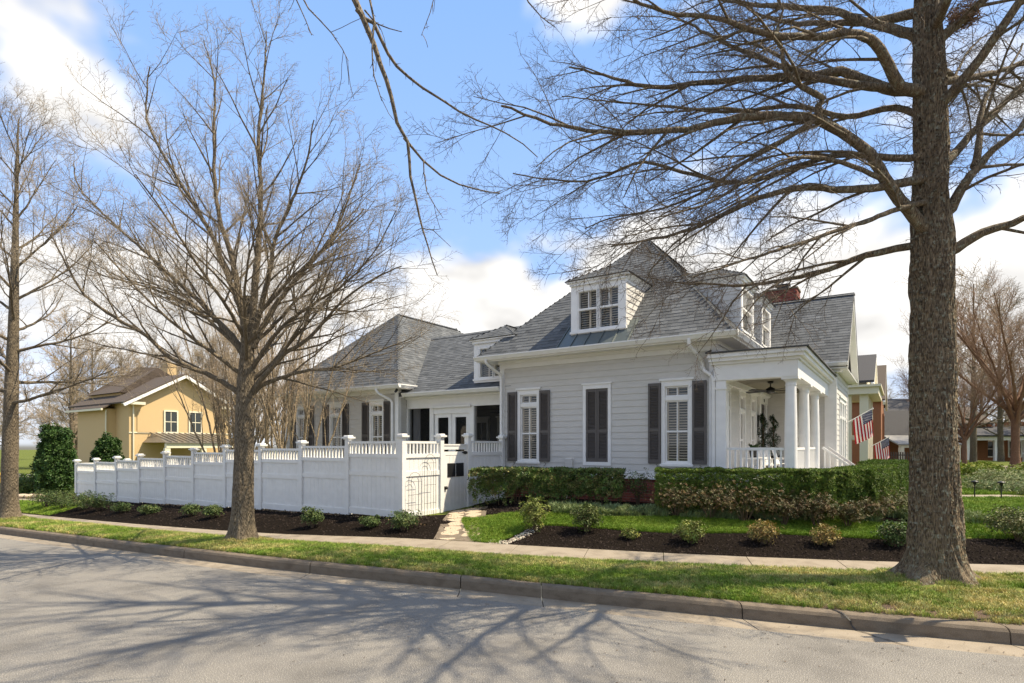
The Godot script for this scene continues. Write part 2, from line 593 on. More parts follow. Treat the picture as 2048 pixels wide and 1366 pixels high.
# a solid swept along the kerb between two x; profile in (depth past the kerb line, height), going round it
func strip_solid(x0: float, x1: float, prof: Array) -> ArrayMesh:
	var b := MB.new()
	var m := int(maxf(2, ceil((x1 - x0) / 0.5)))
	for i in m:
		for k in prof.size():
			var p: Array = prof[k]
			var q: Array = prof[(k + 1) % prof.size()]
			var c := []
			for e in [[i, p], [i, q], [i + 1, q], [i + 1, p]]:
				var x: float = lerpf(x0, x1, float(e[0]) / m)
				var d: float = kerb_d(x) + e[1][0]
				c.append(Vector3(x, fall(x, kerb_d(x)) + e[1][1], -d))
			b.quad(c[3], c[2], c[1], c[0])
	for e in [x0, x1]:
		for k in range(1, prof.size() - 1):
			var c := []
			for p in [prof[0], prof[k], prof[k + 1]]:
				c.append(Vector3(e, fall(e, kerb_d(e)) + p[1], -(kerb_d(e) + p[0])))
			if e == x0:
				b.tri(c[0], c[1], c[2])
			else:
				b.tri(c[0], c[2], c[1])
	return b.mesh()


func slab_piece(x0: float, x1: float) -> ArrayMesh:
	var b := MB.new()
	# joints run square to the walk
	var skew := 0.22
	var c := []
	for e in [[x0, 0], [x1, 0], [x1, 1], [x0, 1]]:
		var x: float = e[0] + skew * e[1]
		var d: float = walk_front(x) if e[1] == 0 else walk_back(x)
		c.append(Vector3(x, fall(x, d) + 0.012, -d))
	b.slab(c, Vector3(0, -0.12, 0))
	return b.mesh()


# ---------------------------------------------------------------- sky
func sky_texture() -> ImageTexture:
	var w := 1536
	var h := 768
	var im := Image.create(w, h, false, Image.FORMAT_RGBF)
	var f1 := noise(FastNoiseLite.TYPE_SIMPLEX_SMOOTH, 1.0, 5, 41)
	var f2 := noise(FastNoiseLite.TYPE_SIMPLEX_SMOOTH, 1.0, 4, 42)
	# cloud banks and clear patches: azimuth, elevation (degrees), radii, amount
	var banks := [[-41, 31, 8, 4.5, 0.75], [-36, 24, 5, 3, 0.4], [-40, 13, 14, 6, 0.7], [-27, 13, 10, 5, 0.6], [-20, 8, 14, 6, 0.5], [0, 14, 7, 4.5, 0.8], [-7, 11, 10, 6, 0.95], [6, 19, 4, 1.6, 0.35], [19, 12, 14, 8, 1.1], [42, 14, 18, 8, 0.85], [14, 21, 5, 4, 0.5], [8, 38, 6, 4, 0.8], [30, 8, 16, 7, 0.6],
		[-14, 29, 15, 11, -1.2], [-24, 35, 7, 5, -0.5], [3, 27, 8, 7, -1.0], [24, 32, 12, 6, -0.6], [33, 5.5, 5, 2.5, -0.5], [4, 17, 3, 2.5, -0.4], [-40, 22, 5, 2, -0.5], [-30, 19, 6, 2, -0.5]]
	for y in h:
		var el := (0.5 - (y + 0.5) / h) * 180.0
		for x in w:
			var az := wrapf((x + 0.5) / w * 360.0, -180.0, 180.0)
			if el < -3.0:
				im.set_pixel(x, y, Color(0.19, 0.18, 0.15))
				continue
			var er := deg_to_rad(maxf(el, 0.0))
			var ar := deg_to_rad(az)
			var dir := Vector3(sin(ar) * cos(er), sin(er), -cos(ar) * cos(er))
			# cloud layer seen from below: flatter towards the horizon
			var q := dir * Vector3(1.0, 1.9, 1.0)
			var n1 := f1.get_noise_3dv(q * 2.3)
			var n2 := f2.get_noise_3dv(q * 7.0 + Vector3(5, 2, 9))
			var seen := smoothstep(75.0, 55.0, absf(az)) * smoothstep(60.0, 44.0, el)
			var bias := lerpf(0.26, 0.06, seen)  # extra cloud added out of view to brighten and warm the fill
			if absf(az) < 62.0 and el < 48.0:
				for b in banks:
					var dx: float = (az - b[0]) / b[2]
					var dy: float = (el - b[1]) / b[3]
					var r2 := dx * dx + dy * dy
					if r2 < 6.0:
						bias += b[4] * exp(-r2)
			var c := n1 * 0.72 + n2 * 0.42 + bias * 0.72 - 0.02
			c = smoothstep(-0.06, 0.5, c)
			c = maxf(c, 0.75 * smoothstep(11.0, 0.0, el))
			var t := clampf(el / 50.0, 0, 1)
			var blue := Color(0.44, 0.58, 0.80).lerp(Color(0.15, 0.295, 0.60), sqrt(t))
			var tone := 0.625 + 0.26 * n2 - 0.14 * clampf(n1, -0.5, 1)
			var cloud := Color(1.06, 1.03, 0.985) * clampf(tone, 0.46, 0.74)
			var o := blue.lerp(cloud, c * 0.97)
			im.set_pixel(x, y, Color(o.r, o.g, o.b))
	return ImageTexture.create_from_image(im)


# ---------------------------------------------------------------- house
var board_mesh := {}


func board(e: float) -> ArrayMesh:
	if not board_mesh.has(e):
		var b := MB.new()
		var p := [Vector2(0, 0), Vector2(0.021, 0), Vector2(0.021, 0.007), Vector2(0.006, e + 0.02), Vector2(0, e + 0.02)]
		b.xf = Transform3D(Basis(Vector3(0, 0, 1), Vector3(0, 1, 0), Vector3(-1, 0, 0)), Vector3(0, 0, 0))
		b.prism(p, -1.0, 0.0)
		board_mesh[e] = b.mesh()
	return board_mesh[e]


# lap boards on a wall whose own axes are x along, y up, z outwards; openings are [x0, x1, y0, y1]
func lap_siding(parent: Node, wall: Transform3D, x0: float, x1: float, y0: float, y1: float, e: float, openings: Array, gable := 0.0) -> void:
	var y := y0
	while y < y1 - 0.02:
		var cuts := [[x0, x1]]
		if gable > 0.0:
			# above this height the ends follow a gable's slope
			var t := maxf(0.0, (y + e * 0.5 - gable) / 0.94 - 0.35)
			cuts = [[x0 + t, x1 - t]]
		for o in openings:
			if y + e * 0.6 > o[2] and y + e * 0.4 < o[3]:
				var next := []
				for c in cuts:
					if o[1] <= c[0] or o[0] >= c[1]:
						next.append(c)
					else:
						if o[0] > c[0]:
							next.append([c[0], o[0]])
						if o[1] < c[1]:
							next.append([o[1], c[1]])
				cuts = next
		for c in cuts:
			if c[1] - c[0] > 0.03:
				var tall: float = minf(e, y1 - y) / e
				part(parent, "siding_board", board(e), M.siding, wall * Transform3D(Basis.from_scale(Vector3(c[1] - c[0], tall, 1)), Vector3(c[0], y, 0)))
		y += e


func tab_mesh() -> ArrayMesh:
	# a shingle tab: x across, y out of the roof, z up the slope; thick at its lower edge
	var b := MB.new()
	var a := [Vector3(0, 0.011, 0), Vector3(1, 0.011, 0), Vector3(1, 0.003, -1), Vector3(0, 0.003, -1)]
	var o := [Vector3(0, -0.004, 0), Vector3(1, -0.004, 0), Vector3(1, -0.004, -1), Vector3(0, -0.004, -1)]
	b.quad(a[0], a[1], a[2], a[3])
	b.quad(o[0], o[1], a[1], a[0])
	b.quad(o[1], o[2], a[2], a[1])
	b.quad(o[3], o[0], a[0], a[3])
	return b.mesh()


# cover a roof plane (convex polygon, first edge is the eave, counter-clockwise from outside) with tabs
func shingle_plane(poly: Array, xfs: Array, tones: Array, e := 0.143) -> void:
	var o: Vector3 = poly[0]
	var ax: Vector3 = (poly[1] - poly[0]).normalized()
	var nrm: Vector3 = ax.cross(poly[2] - poly[0]).normalized()
	var up := nrm.cross(ax)
	var flat := []
	var top := 0.0
	for p in poly:
		flat.append(Vector2((p - o).dot(ax), (p - o).dot(up)))
		top = maxf(top, (p - o).dot(up))
	var rows := int(top / e)
	for r in rows + 1:
		var y := r * e + 0.3 * e
		var lo := 1e9
		var hi := -1e9
		for i in flat.size():
			var a: Vector2 = flat[i]
			var b: Vector2 = flat[(i + 1) % flat.size()]
			if (a.y <= y) != (b.y <= y):
				var x: float = a.x + (b.x - a.x) * (y - a.y) / (b.y - a.y)
				lo = minf(lo, x)
				hi = maxf(hi, x)
		if hi - lo < 0.05:
			continue
		var x := lo - rng.randf() * 0.12
		while x < hi:
			var w := rng.randf_range(0.12, 0.27)
			var a := maxf(x, lo)
			var b := minf(x + w, hi)
			if b - a > 0.015:
				var drop := rng.randf_range(0.0, 0.012)
				xfs.append(Transform3D(Basis(ax * (b - a - 0.003), nrm * rng.randf_range(0.85, 1.35), -up * (e * 1.12 + drop)), o + ax * a + up * (r * e - drop) + nrm * 0.006))
				tones.append(clampf(rng.randfn(0.42, 0.17), 0, 1))
			x += w


func lay_shingles(roof: Node, planes: Array, singles: int) -> void:
	var xfs := []
	var tones := []
	for p in planes:
		shingle_plane(p, xfs, tones)
	var tab := tab_mesh()
	var k := mini(singles, xfs.size())
	for i in k:
		part(roof, "shingle", tab, M.shingle_tones[int(round(tones[i] * 4))], xfs[i])
	var cols := PackedColorArray()
	for i in range(k, xfs.size()):
		cols.append(shingle_tone(tones[i]))
	if xfs.size() > k:
		stuff(roof, "shingle_courses", tab, M.shingle, xfs.slice(k), cols)


# ridge and hip caps along a line
func cap_line(roof: Node, a: Vector3, b: Vector3) -> void:
	var m := int(a.distance_to(b) / 0.16)
	var t := (b - a).normalized()
	var side := t.cross(Vector3.UP).normalized()
	var up := side.cross(t)
	var xfs := []
	var cols := PackedColorArray()
	for i in m:
		xfs.append(Transform3D(Basis(side, up, -t), a + t * (i * 0.16) + up * 0.012))
		cols.append(shingle_tone(clampf(rng.randfn(0.35, 0.15), 0, 1)))
	var c := MB.new()
	for s in [-1.0, 1.0]:
		var p := [Vector3(0, 0.02, 0), Vector3(s * 0.12, -0.055, 0), Vector3(s * 0.12, -0.06, -0.19), Vector3(0, 0.008, -0.19)]
		if s < 0:
			c.quad(p[1], p[0], p[3], p[2])
		else:
			c.quad(p[0], p[1], p[2], p[3])
		if s < 0:
			c.tri(p[1], Vector3(0, -0.05, 0), p[0])
		else:
			c.tri(p[0], Vector3(0, -0.05, 0), p[1])
	stuff(roof, "ridge_caps", c.mesh(), M.shingle, xfs, cols)


# a window in a wall's own axes: casing, sashes, panes and the louvred blind behind them
func window(parent: Node, wall: Transform3D, x0: float, x1: float, y0: float, y1: float, transom: float, opt := {}) -> Node3D:
	var w := x1 - x0
	var c := 0.085
	var b := MB.new()
	var out := 0.035
	b.span(Vector3(0, 0, -0.10), Vector3(c, y1 - y0, out))
	b.span(Vector3(w - c, 0, -0.10), Vector3(w, y1 - y0, out))
	b.span(Vector3(c, y1 - y0 - 0.13, -0.10), Vector3(w - c, y1 - y0, out - 0.003))
	b.span(Vector3(c, 0, -0.10), Vector3(w - c, 0.11, out - 0.003))
	b.span(Vector3(-0.045, y1 - y0, -0.02), Vector3(w + 0.045, y1 - y0 + 0.055, out + 0.03))
	var win := part(parent, "window", b.mesh(), M.trim, wall * Transform3D(Basis.IDENTITY, Vector3(x0, y0, 0)))
	var s := MB.new()
	s.soft_box(Vector3(-0.03, 0.02, -0.02), Vector3(w + 0.03, 0.075, out + 0.035), 0.006)
	part(win, "sill", s.mesh(), M.trim)
	var lo := 0.11
	var hi := y1 - y0 - 0.13
	var bars := MB.new()
	var zs := -0.03
	var lights := []
	if transom > 0:
		var ty := transom - y0
		bars.span(Vector3(c, ty - 0.045, -0.09), Vector3(w - c, ty + 0.045, 0.02))
		lights.append([ty + 0.045, hi])
		lights.append([lo, ty - 0.045])
	else:
		lights.append([lo, hi])
	for k in lights.size():
		var l: Array = lights[k]
		var r := 0.035
		bars.span(Vector3(c, l[0], zs - 0.03), Vector3(c + r, l[1], zs + 0.012))
		bars.span(Vector3(w - c - r, l[0], zs - 0.03), Vector3(w - c, l[1], zs + 0.012))
		bars.span(Vector3(c + r, l[0], zs - 0.03), Vector3(w - c - r, l[0] + r, zs + 0.01))
		bars.span(Vector3(c + r, l[1] - r, zs - 0.03), Vector3(w - c - r, l[1], zs + 0.01))
		bars.span(Vector3(w * 0.5 - 0.011, l[0] + r, zs - 0.02), Vector3(w * 0.5 + 0.011, l[1] - r, zs + 0.008))
		if k == lights.size() - 1 and not opt.has("single"):
			var my: float = (l[0] + l[1]) * 0.5
			bars.span(Vector3(c + r, my - 0.022, zs - 0.03), Vector3(w - c - r, my + 0.022, zs + 0.015))
		var g := MB.new()
		g.quad(Vector3(c + 0.005, l[0], zs - 0.006), Vector3(w - c - 0.005, l[0], zs - 0.006), Vector3(w - c - 0.005, l[1], zs - 0.006), Vector3(c + 0.005, l[1], zs - 0.006))
		part(win, "pane", g.mesh(), M.glass)
	part(win, "sash", bars.mesh(), M.trim)
	if not opt.has("bare"):
		var bl := MB.new()
		var y := lo + 0.03
		while y < hi - 0.02:
			for h in [[c + 0.05, w * 0.5 - 0.02], [w * 0.5 + 0.02, w - c - 0.05]]:
				bl.box(Vector3((h[0] + h[1]) * 0.5, y, -0.105), Vector3(h[1] - h[0], 0.009, 0.056), Basis(Vector3.RIGHT, 0.3))
			y += 0.064
		for x in [c + 0.03, w * 0.5, w - c - 0.03]:
			bl.box(Vector3(x, (lo + hi) * 0.5, -0.1), Vector3(0.045, hi - lo, 0.03))
		var o := part(win, "louvred_blind", bl.mesh(), M.blind)
		o.set_meta("kind", "stuff")
	return win


# a louvred outside shutter
func shutter(parent: Node, wall: Transform3D, x0: float, x1: float, y0: float, y1: float, proud := 0.03) -> void:
	var w := x1 - x0
	var h := y1 - y0
	var b := MB.new()
	var r := 0.05
	b.span(Vector3(0, 0, proud), Vector3(r, h, proud + 0.035))
	b.span(Vector3(w - r, 0, proud), Vector3(w, h, proud + 0.035))
	for y in [[0.0, 0.09], [h * 0.40, h * 0.40 + 0.075], [h - 0.07, h]]:
		b.span(Vector3(r, y[0], proud + 0.002), Vector3(w - r, y[1], proud + 0.033))
	b.span(Vector3(r * 0.5, 0.02, proud - 0.01), Vector3(w - r * 0.5, h - 0.02, proud + 0.004))
	var s := part(parent, "shutter", b.mesh(), M.shutter, wall * Transform3D(Basis.IDENTITY, Vector3(x0, y0, 0)))
	var l := MB.new()
	var y := 0.11
	while y < h - 0.09:
		if y < h * 0.40 - 0.015 or y > h * 0.40 + 0.09:
			l.box(Vector3(w * 0.5, y, proud + 0.017), Vector3(w - 2 * r, 0.007, 0.036), Basis(Vector3.RIGHT, 0.75))
		y += 0.036
	var lv := part(s, "louvres", l.mesh(), M.shutter)
	lv.set_meta("kind", "stuff")


func hook(parent: Node, wall: Transform3D, x: float, y: float) -> void:
	var b := MB.new()
	var p := PackedVector3Array()
	var r := PackedFloat32Array()
	for i in 10:
		var a := i / 9.0 * 4.6
		p.append(Vector3(x + 0.03 * sin(a), y - 0.012 * i, 0.05 + 0.012 * cos(a)))
		r.append(0.006)
	b.tube(p, r, 5)
	part(parent, "shutter_hook", b.mesh(), M.black, wall)


func gutter(parent: Node, a: Vector3, b: Vector3) -> void:
	var m := MB.new()
	var t := (b - a).normalized()
	var out := t.cross(Vector3.UP).normalized()
	# ogee-fronted gutter; out is away from the fascia
	m.xf = Transform3D(Basis(out, Vector3.UP, -t), a)
	m.prism([Vector2(0, 0), Vector2(0.07, 0), Vector2(0.085, 0.025), Vector2(0.115, 0.075), Vector2(0.125, 0.085), Vector2(0.125, 0.115), Vector2(0, 0.115)], -a.distance_to(b), 0.0)
	part(parent, "gutter", m.mesh(), M.trim)


func downspout(parent: Node, pts: Array) -> void:
	var b := MB.new()
	var p := PackedVector3Array()
	var r := PackedFloat32Array()
	for i in pts.size() - 1:
		var a: Vector3 = pts[i]
		var c: Vector3 = pts[i + 1]
		var l := a.distance_to(c)
		var t := minf(0.06, l * 0.3)
		p.append(a if i == 0 else a + (c - a).normalized() * t)
		p.append(c if i == pts.size() - 2 else c - (c - a).normalized() * t)
	for q in p:
		r.append(0.045)
	b.tube(p, r, 8)
	part(parent, "downspout", b.mesh(), M.trim)


# hipped dormer in its own axes: x across (0 at the middle), z out of the roof (0 at its face), y up from its foot
func dormer(parent: Node, xf: Transform3D, w: float, h: float, deep: float, two: bool) -> void:
	var b := MB.new()
	var hw := w * 0.5
	# face frame and cheeks; the body runs back into the roof
	b.span(Vector3(-hw, -0.05, -deep), Vector3(-hw + 0.04, h, -0.12))
	b.span(Vector3(hw - 0.04, -0.05, -deep), Vector3(hw, h, -0.12))
	b.span(Vector3(-hw - 0.01, 0, -0.12), Vector3(-hw + 0.17, h, 0.02))
	b.span(Vector3(hw - 0.17, 0, -0.12), Vector3(hw + 0.01, h, 0.02))
	b.span(Vector3(-hw + 0.17, h - 0.20, -0.12), Vector3(hw - 0.17, h, 0.017))
	b.span(Vector3(-hw + 0.17, 0, -0.12), Vector3(hw - 0.17, 0.10, 0.017))
	b.span(Vector3(-hw - 0.03, 0.06, 0.0), Vector3(hw + 0.03, 0.115, 0.055))
	var d := part(parent, "dormer", b.mesh(), M.trim, xf)
	var bk := MB.new()
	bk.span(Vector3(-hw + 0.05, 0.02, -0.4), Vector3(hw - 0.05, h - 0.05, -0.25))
	part(d, "dark_backing", bk.mesh(), M.interior)  # block painted dark as the unlit space behind the dormer panes
	for s in [-1.0, 1.0]:
		var wall := Transform3D(Basis(Vector3(0, 0, -s), Vector3.UP, Vector3(s, 0, 0)), Vector3(s * hw, 0, 0))
		var a := 0.02 if s > 0 else -deep
		var e := deep if s > 0 else -0.02
		lap_siding(d, wall, a, e, 0.0, h - 0.12, 0.15, [])
	var wins := [[-hw + 0.14, hw - 0.14]]
	if two:
		wins = [[-hw + 0.14, 0.04], [-0.04, hw - 0.14]]
	for q in wins:
		var ww: float = q[1] - q[0]
		var f := MB.new()
		var y0 := 0.14
		var y1 := h - 0.17
		var mid := (y0 + y1) * 0.5 + 0.02
		for x in [q[0] + 0.03, q[1] - 0.03]:
			f.span(Vector3(x - 0.035, y0 - 0.04, -0.11), Vector3(x + 0.035, y1, 0.008))
		for y in [y0, mid, y1 - 0.02]:
			f.span(Vector3(q[0] + 0.065, y - 0.025, -0.1), Vector3(q[1] - 0.065, y + 0.025, 0.0))
		f.span(Vector3((q[0] + q[1]) * 0.5 - 0.01, mid + 0.025, -0.08), Vector3((q[0] + q[1]) * 0.5 + 0.01, y1 - 0.04, -0.03))
		part(d, "window_sash", f.mesh(), M.trim)
		var g := MB.new()
		g.quad(Vector3(q[0] + 0.03, y0, -0.05), Vector3(q[1] - 0.03, y0, -0.05), Vector3(q[1] - 0.03, y1, -0.05), Vector3(q[0] + 0.03, y1, -0.05))
		part(d, "pane", g.mesh(), M.glass)
		var bl := MB.new()
		var y := y0 + 0.04
		while y < y1:
			bl.box(Vector3((q[0] + q[1]) * 0.5, y, -0.15), Vector3(ww - 0.16, 0.008, 0.05), Basis(Vector3.RIGHT, 0.35))
			y += 0.06
		bl.box(Vector3((q[0] + q[1]) * 0.5, (y0 + y1) * 0.5, -0.15), Vector3(0.05, y1 - y0, 0.03))
		var o := part(d, "louvred_blind", bl.mesh(), M.blind)
		o.set_meta("kind", "stuff")
	# crown and hipped roof
	var cr := MB.new()
	cr.prism([Vector2(-hw - 0.10, h + 0.07), Vector2(-hw - 0.02, h - 0.04), Vector2(hw + 0.02, h - 0.04), Vector2(hw + 0.10, h + 0.07)], -deep, 0.02)
	cr.span(Vector3(-hw - 0.03, h - 0.05, 0.021), Vector3(hw + 0.03, h + 0.03, 0.07))
	cr.span(Vector3(-hw - 0.11, h + 0.03, 0.0), Vector3(hw + 0.11, h + 0.068, 0.115))
	part(d, "cornice", cr.mesh(), M.trim)
	var eh := h + 0.072
	var o := 0.14
	var rise := 0.46
	var fl := Vector3(-hw - o, eh, o)
	var fr := Vector3(hw + o, eh, o)
	var pk := Vector3(0, eh + rise, -hw * 0.9)
	var br := Vector3(hw + o, eh, -deep - 0.4)
	var bl2 := Vector3(-hw - o, eh, -deep - 0.4)
	var pb := Vector3(0, eh + rise, -deep - 0.4)
	var dk := MB.new()
	dk.tri(fl, fr, pk)
	dk.quad(fr, br, pb, pk)
	dk.quad(bl2, fl, pk, pb)
	dk.quad(fl, bl2, br, fr)
	var rf := part(d, "dormer_roof", dk.mesh(), M.deck)
	var xfs := []
	var tones := []
	shingle_plane([fl, fr, pk], xfs, tones)
	shingle_plane([fr, br, pb, pk], xfs, tones)
	shingle_plane([bl2, fl, pk, pb], xfs, tones)
	var cols := PackedColorArray()
	for t in tones:
		cols.append(shingle_tone(t))
	stuff(d, "shingle_courses", tab_mesh(), M.shingle, xfs, cols)


func spans(parent: Node, called: String, m: Material, list: Array) -> MeshInstance3D:
	var b := MB.new()
	for s in list:
		b.span(s[0], s[1])
	return part(parent, called, b.mesh(), m)


func build_house() -> void:
	var h := thing("house", "pale grey lap-sided house with slate grey hipped roofs and columned porch", "house", LOT)
	var FRONT := Transform3D.IDENTITY
	var RIGHT := Transform3D(Basis(Vector3(0, 0, -1), Vector3.UP, Vector3(1, 0, 0)), Vector3.ZERO)
	# ---- main block
	var core := MB.new()
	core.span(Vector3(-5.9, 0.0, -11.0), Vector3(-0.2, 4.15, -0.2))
	part(h, "dark_backing", core.mesh(), M.interior)  # dark core painted to stand in for unlit rooms behind the glass
	lap_siding(h, FRONT, -5.80, -0.12, 1.19, 4.0, 0.157, [[-5.35, -4.66, 1.29, 3.38], [-3.32, -2.54, 1.29, 3.40], [-1.23, -0.51, 1.29, 3.38]])
	spans(h, "corner_board", M.trim, [[Vector3(-0.125, 1.06, -0.1), Vector3(0.03, 4.05, 0.032)]])
	spans(h, "corner_board", M.trim, [[Vector3(-5.95, 1.06, -0.1), Vector3(-5.795, 4.05, 0.032)]])
	spans(h, "water_table", M.trim, [[Vector3(-5.95, 1.02, -0.2), Vector3(0.04, 1.185, 0.036)], [Vector3(-5.96, 0.985, -0.2), Vector3(0.05, 1.02, 0.06)]])
	spans(h, "frieze", M.trim, [[Vector3(-5.95, 3.96, -0.15), Vector3(0.03, 4.16, 0.045)], [Vector3(-5.96, 4.08, 0.045), Vector3(0.05, 4.16, 0.10)]])
	spans(h, "frieze", M.trim, [[Vector3(-0.1, 3.96, -11.0), Vector3(0.045, 4.16, 0.03)], [Vector3(0.045, 4.08, -11.0), Vector3(0.10, 4.16, 0.04)]])
	spans(h, "left_wall", M.siding, [[Vector3(-5.93, 0.9, -11.0), Vector3(-5.87, 4.15, -0.1)]])
	# soffit and fascia
	spans(h, "soffit", M.trim, [[Vector3(-6.40, 4.155, 0.0), Vector3(0.48, 4.185, 0.48)]])
	spans(h, "soffit", M.trim, [[Vector3(0.0, 4.156, -11.4), Vector3(0.48, 4.186, 0.0)]])
	spans(h, "soffit", M.trim, [[Vector3(-6.40, 4.156, -11.4), Vector3(-5.9, 4.186, 0.0)]])
	spans(h, "fascia", M.trim, [[Vector3(-6.42, 4.13, 0.47), Vector3(0.5, 4.27, 0.5)]])
	spans(h, "fascia", M.trim, [[Vector3(0.47, 4.131, -11.4), Vector3(0.499, 4.27, 0.47)]])
	spans(h, "fascia", M.trim, [[Vector3(-6.419, 4.131, -11.4), Vector3(-6.39, 4.27, 0.47)]])
	gutter(h, Vector3(-6.45, 4.165, 0.5), Vector3(0.625, 4.165, 0.5))
	gutter(h, Vector3(0.5, 4.166, 0.5), Vector3(0.5, 4.166, -6.0))
	downspout(h, [Vector3(-6.05, 4.18, 0.56), Vector3(-6.05, 4.08, 0.56), Vector3(-5.86, 3.78, 0.09), Vector3(-5.86, 0.5, 0.09)])
	downspout(h, [Vector3(-0.42, 4.18, 0.56), Vector3(-0.42, 4.02, 0.56), Vector3(-0.25, 3.72, 0.10), Vector3(-0.25, 3.52, 0.10), Vector3(-0.02, 3.36, 0.13), Vector3(0.0, 3.2, 0.13), Vector3(0.0, 0.5, 0.13)])
	# brick foundation
	spans(h, "foundation", M.mortar, [[Vector3(-5.93, -0.2, -11.0), Vector3(-0.01, 0.99, -0.012)]])
	var bm := MB.new()
	bm.soft_box(Vector3(0, 0, -0.05), Vector3(0.203, 0.057, 0.012), 0.004)
	var brick := bm.mesh()
	var xfs := []
	var cols := PackedColorArray()
	var count := 0
	for row in 12:
		var y := 0.92 - row * 0.068
		var x := -0.21 - (0.107 if row % 2 else 0.0)
		while x > -5.95:
			var xf := Transform3D(Basis(Vector3.UP, rng.randfn(0, 0.008)), Vector3(x, y, rng.randfn(0, 0.0015)))
			if x > -4.6 and count < 300:
				count += 1
				part(h, "brick", brick, M.bricks[rng.randi() % 4], xf)
			else:
				xfs.append(xf)
				var s := rng.randf_range(0.75, 1.2)
				cols.append(Color(0.22 * s, 0.06 * s, 0.042 * s))
			x -= 0.214
	stuff(h, "brickwork", brick, M.brick_any, xfs, cols)
	# windows and shutters of the front
	for q in [[-5.35, -4.64, -5.67, -4.31], [-1.24, -0.51, -1.56, -0.18]]:
		window(h, FRONT, q[0], q[1], 1.29, 3.33, 2.91)
		shutter(h, FRONT, q[2], q[0] - 0.012, 1.37, 3.29)
		shutter(h, FRONT, q[1] + 0.012, q[3], 1.37, 3.29)
		hook(h, FRONT, q[2] + 0.2, 1.35)
		hook(h, FRONT, q[3] - 0.15, 1.35)
	spans(h, "panel_frame", M.trim, [[Vector3(-3.32, 1.29, -0.05), Vector3(-3.24, 3.36, 0.04)], [Vector3(-2.62, 1.29, -0.05), Vector3(-2.54, 3.36, 0.04)], [Vector3(-3.24, 3.25, -0.05), Vector3(-2.62, 3.36, 0.037)], [Vector3(-3.24, 1.29, -0.05), Vector3(-2.62, 1.38, 0.037)], [Vector3(-3.35, 3.36, -0.02), Vector3(-2.51, 3.40, 0.06)]])
	shutter(h, FRONT, -3.238, -2.934, 1.382, 3.248, -0.02)
	shutter(h, FRONT, -2.926, -2.622, 1.382, 3.248, -0.02)
	var mb := MB.new()
	mb.soft_box(Vector3(-3.82, 1.22, 0.0), Vector3(-3.60, 1.46, 0.10), 0.012)
	mb.rod(Vector3(-3.78, 1.23, 0.05), Vector3(-3.78, 0.4, 0.05), 0.014)
	mb.rod(Vector3(-3.65, 1.23, 0.05), Vector3(-3.65, 0.4, 0.05), 0.014)
	part(h, "utility_box", mb.mesh(), M.siding)
	# main roof
	var e0 := Vector3(-6.42, 4.275, 0.5)
	var e1 := Vector3(0.5, 4.275, 0.5)
	var e2 := Vector3(0.5, 4.275, -11.6)
	var e3 := Vector3(-6.42, 4.275, -11.6)
	var pa := Vector3(-2.96, 8.12, -3.62)
	var pb := Vector3(-2.96, 8.12, -7.5)
	var rb := MB.new()
	rb.tri(e0, e1, pa)
	rb.quad(e1, e2, pb, pa)
	rb.tri(e2, e3, pb)
	rb.quad(e3, e0, pa, pb)
	rb.quad(e0, e3, e2, e1)
	var roof := part(h, "roof", rb.mesh(), M.deck)
	lay_shingles(roof, [[e0, e1, pa], [e1, e2, pb, pa], [e3, e0, pa, pb]], 300)
	cap_line(roof, e0, pa)
	cap_line(roof, e1, pa)
	cap_line(roof, pa, pb)
	# standing-seam pan below the front dormer
	var sl := (pa - (e0 + e1) * 0.5).normalized()
	var pan := MB.new()
	var px := Vector3(-3.82, 4.275, 0.5)
	pan.xf = Transform3D(Basis(Vector3.RIGHT, sl.cross(Vector3.RIGHT) * -1.0, -sl), px)
	pan.span(Vector3(0, 0.02, -0.95), Vector3(1.95, 0.035, 0.03))
	for k in 6:
		pan.span(Vector3(k * 0.382, 0.035, -0.95), Vector3(k * 0.382 + 0.02, 0.06, 0.025))
	part(roof, "metal_pan", pan.mesh(), M.metal_roof)
	dormer(h, Transform3D(Basis.IDENTITY, Vector3(-2.85, 4.62, 0.12)), 1.5, 1.34, 1.6, true)
	dormer(h, Transform3D(Basis(Vector3.UP, PI / 2), Vector3(0.06, 4.70, -3.02)), 1.5, 1.42, 1.6, false)
	dormer(h, Transform3D(Basis(Vector3.UP, PI / 2), Vector3(0.06, 4.70, -5.62)), 1.4, 1.42, 1.6, false)
	# ---- side porch
	build_porch(h, RIGHT)
	# ---- gabled wing behind the porch
	build_wing(h)
	# ---- left block and screened room
	build_left(h)


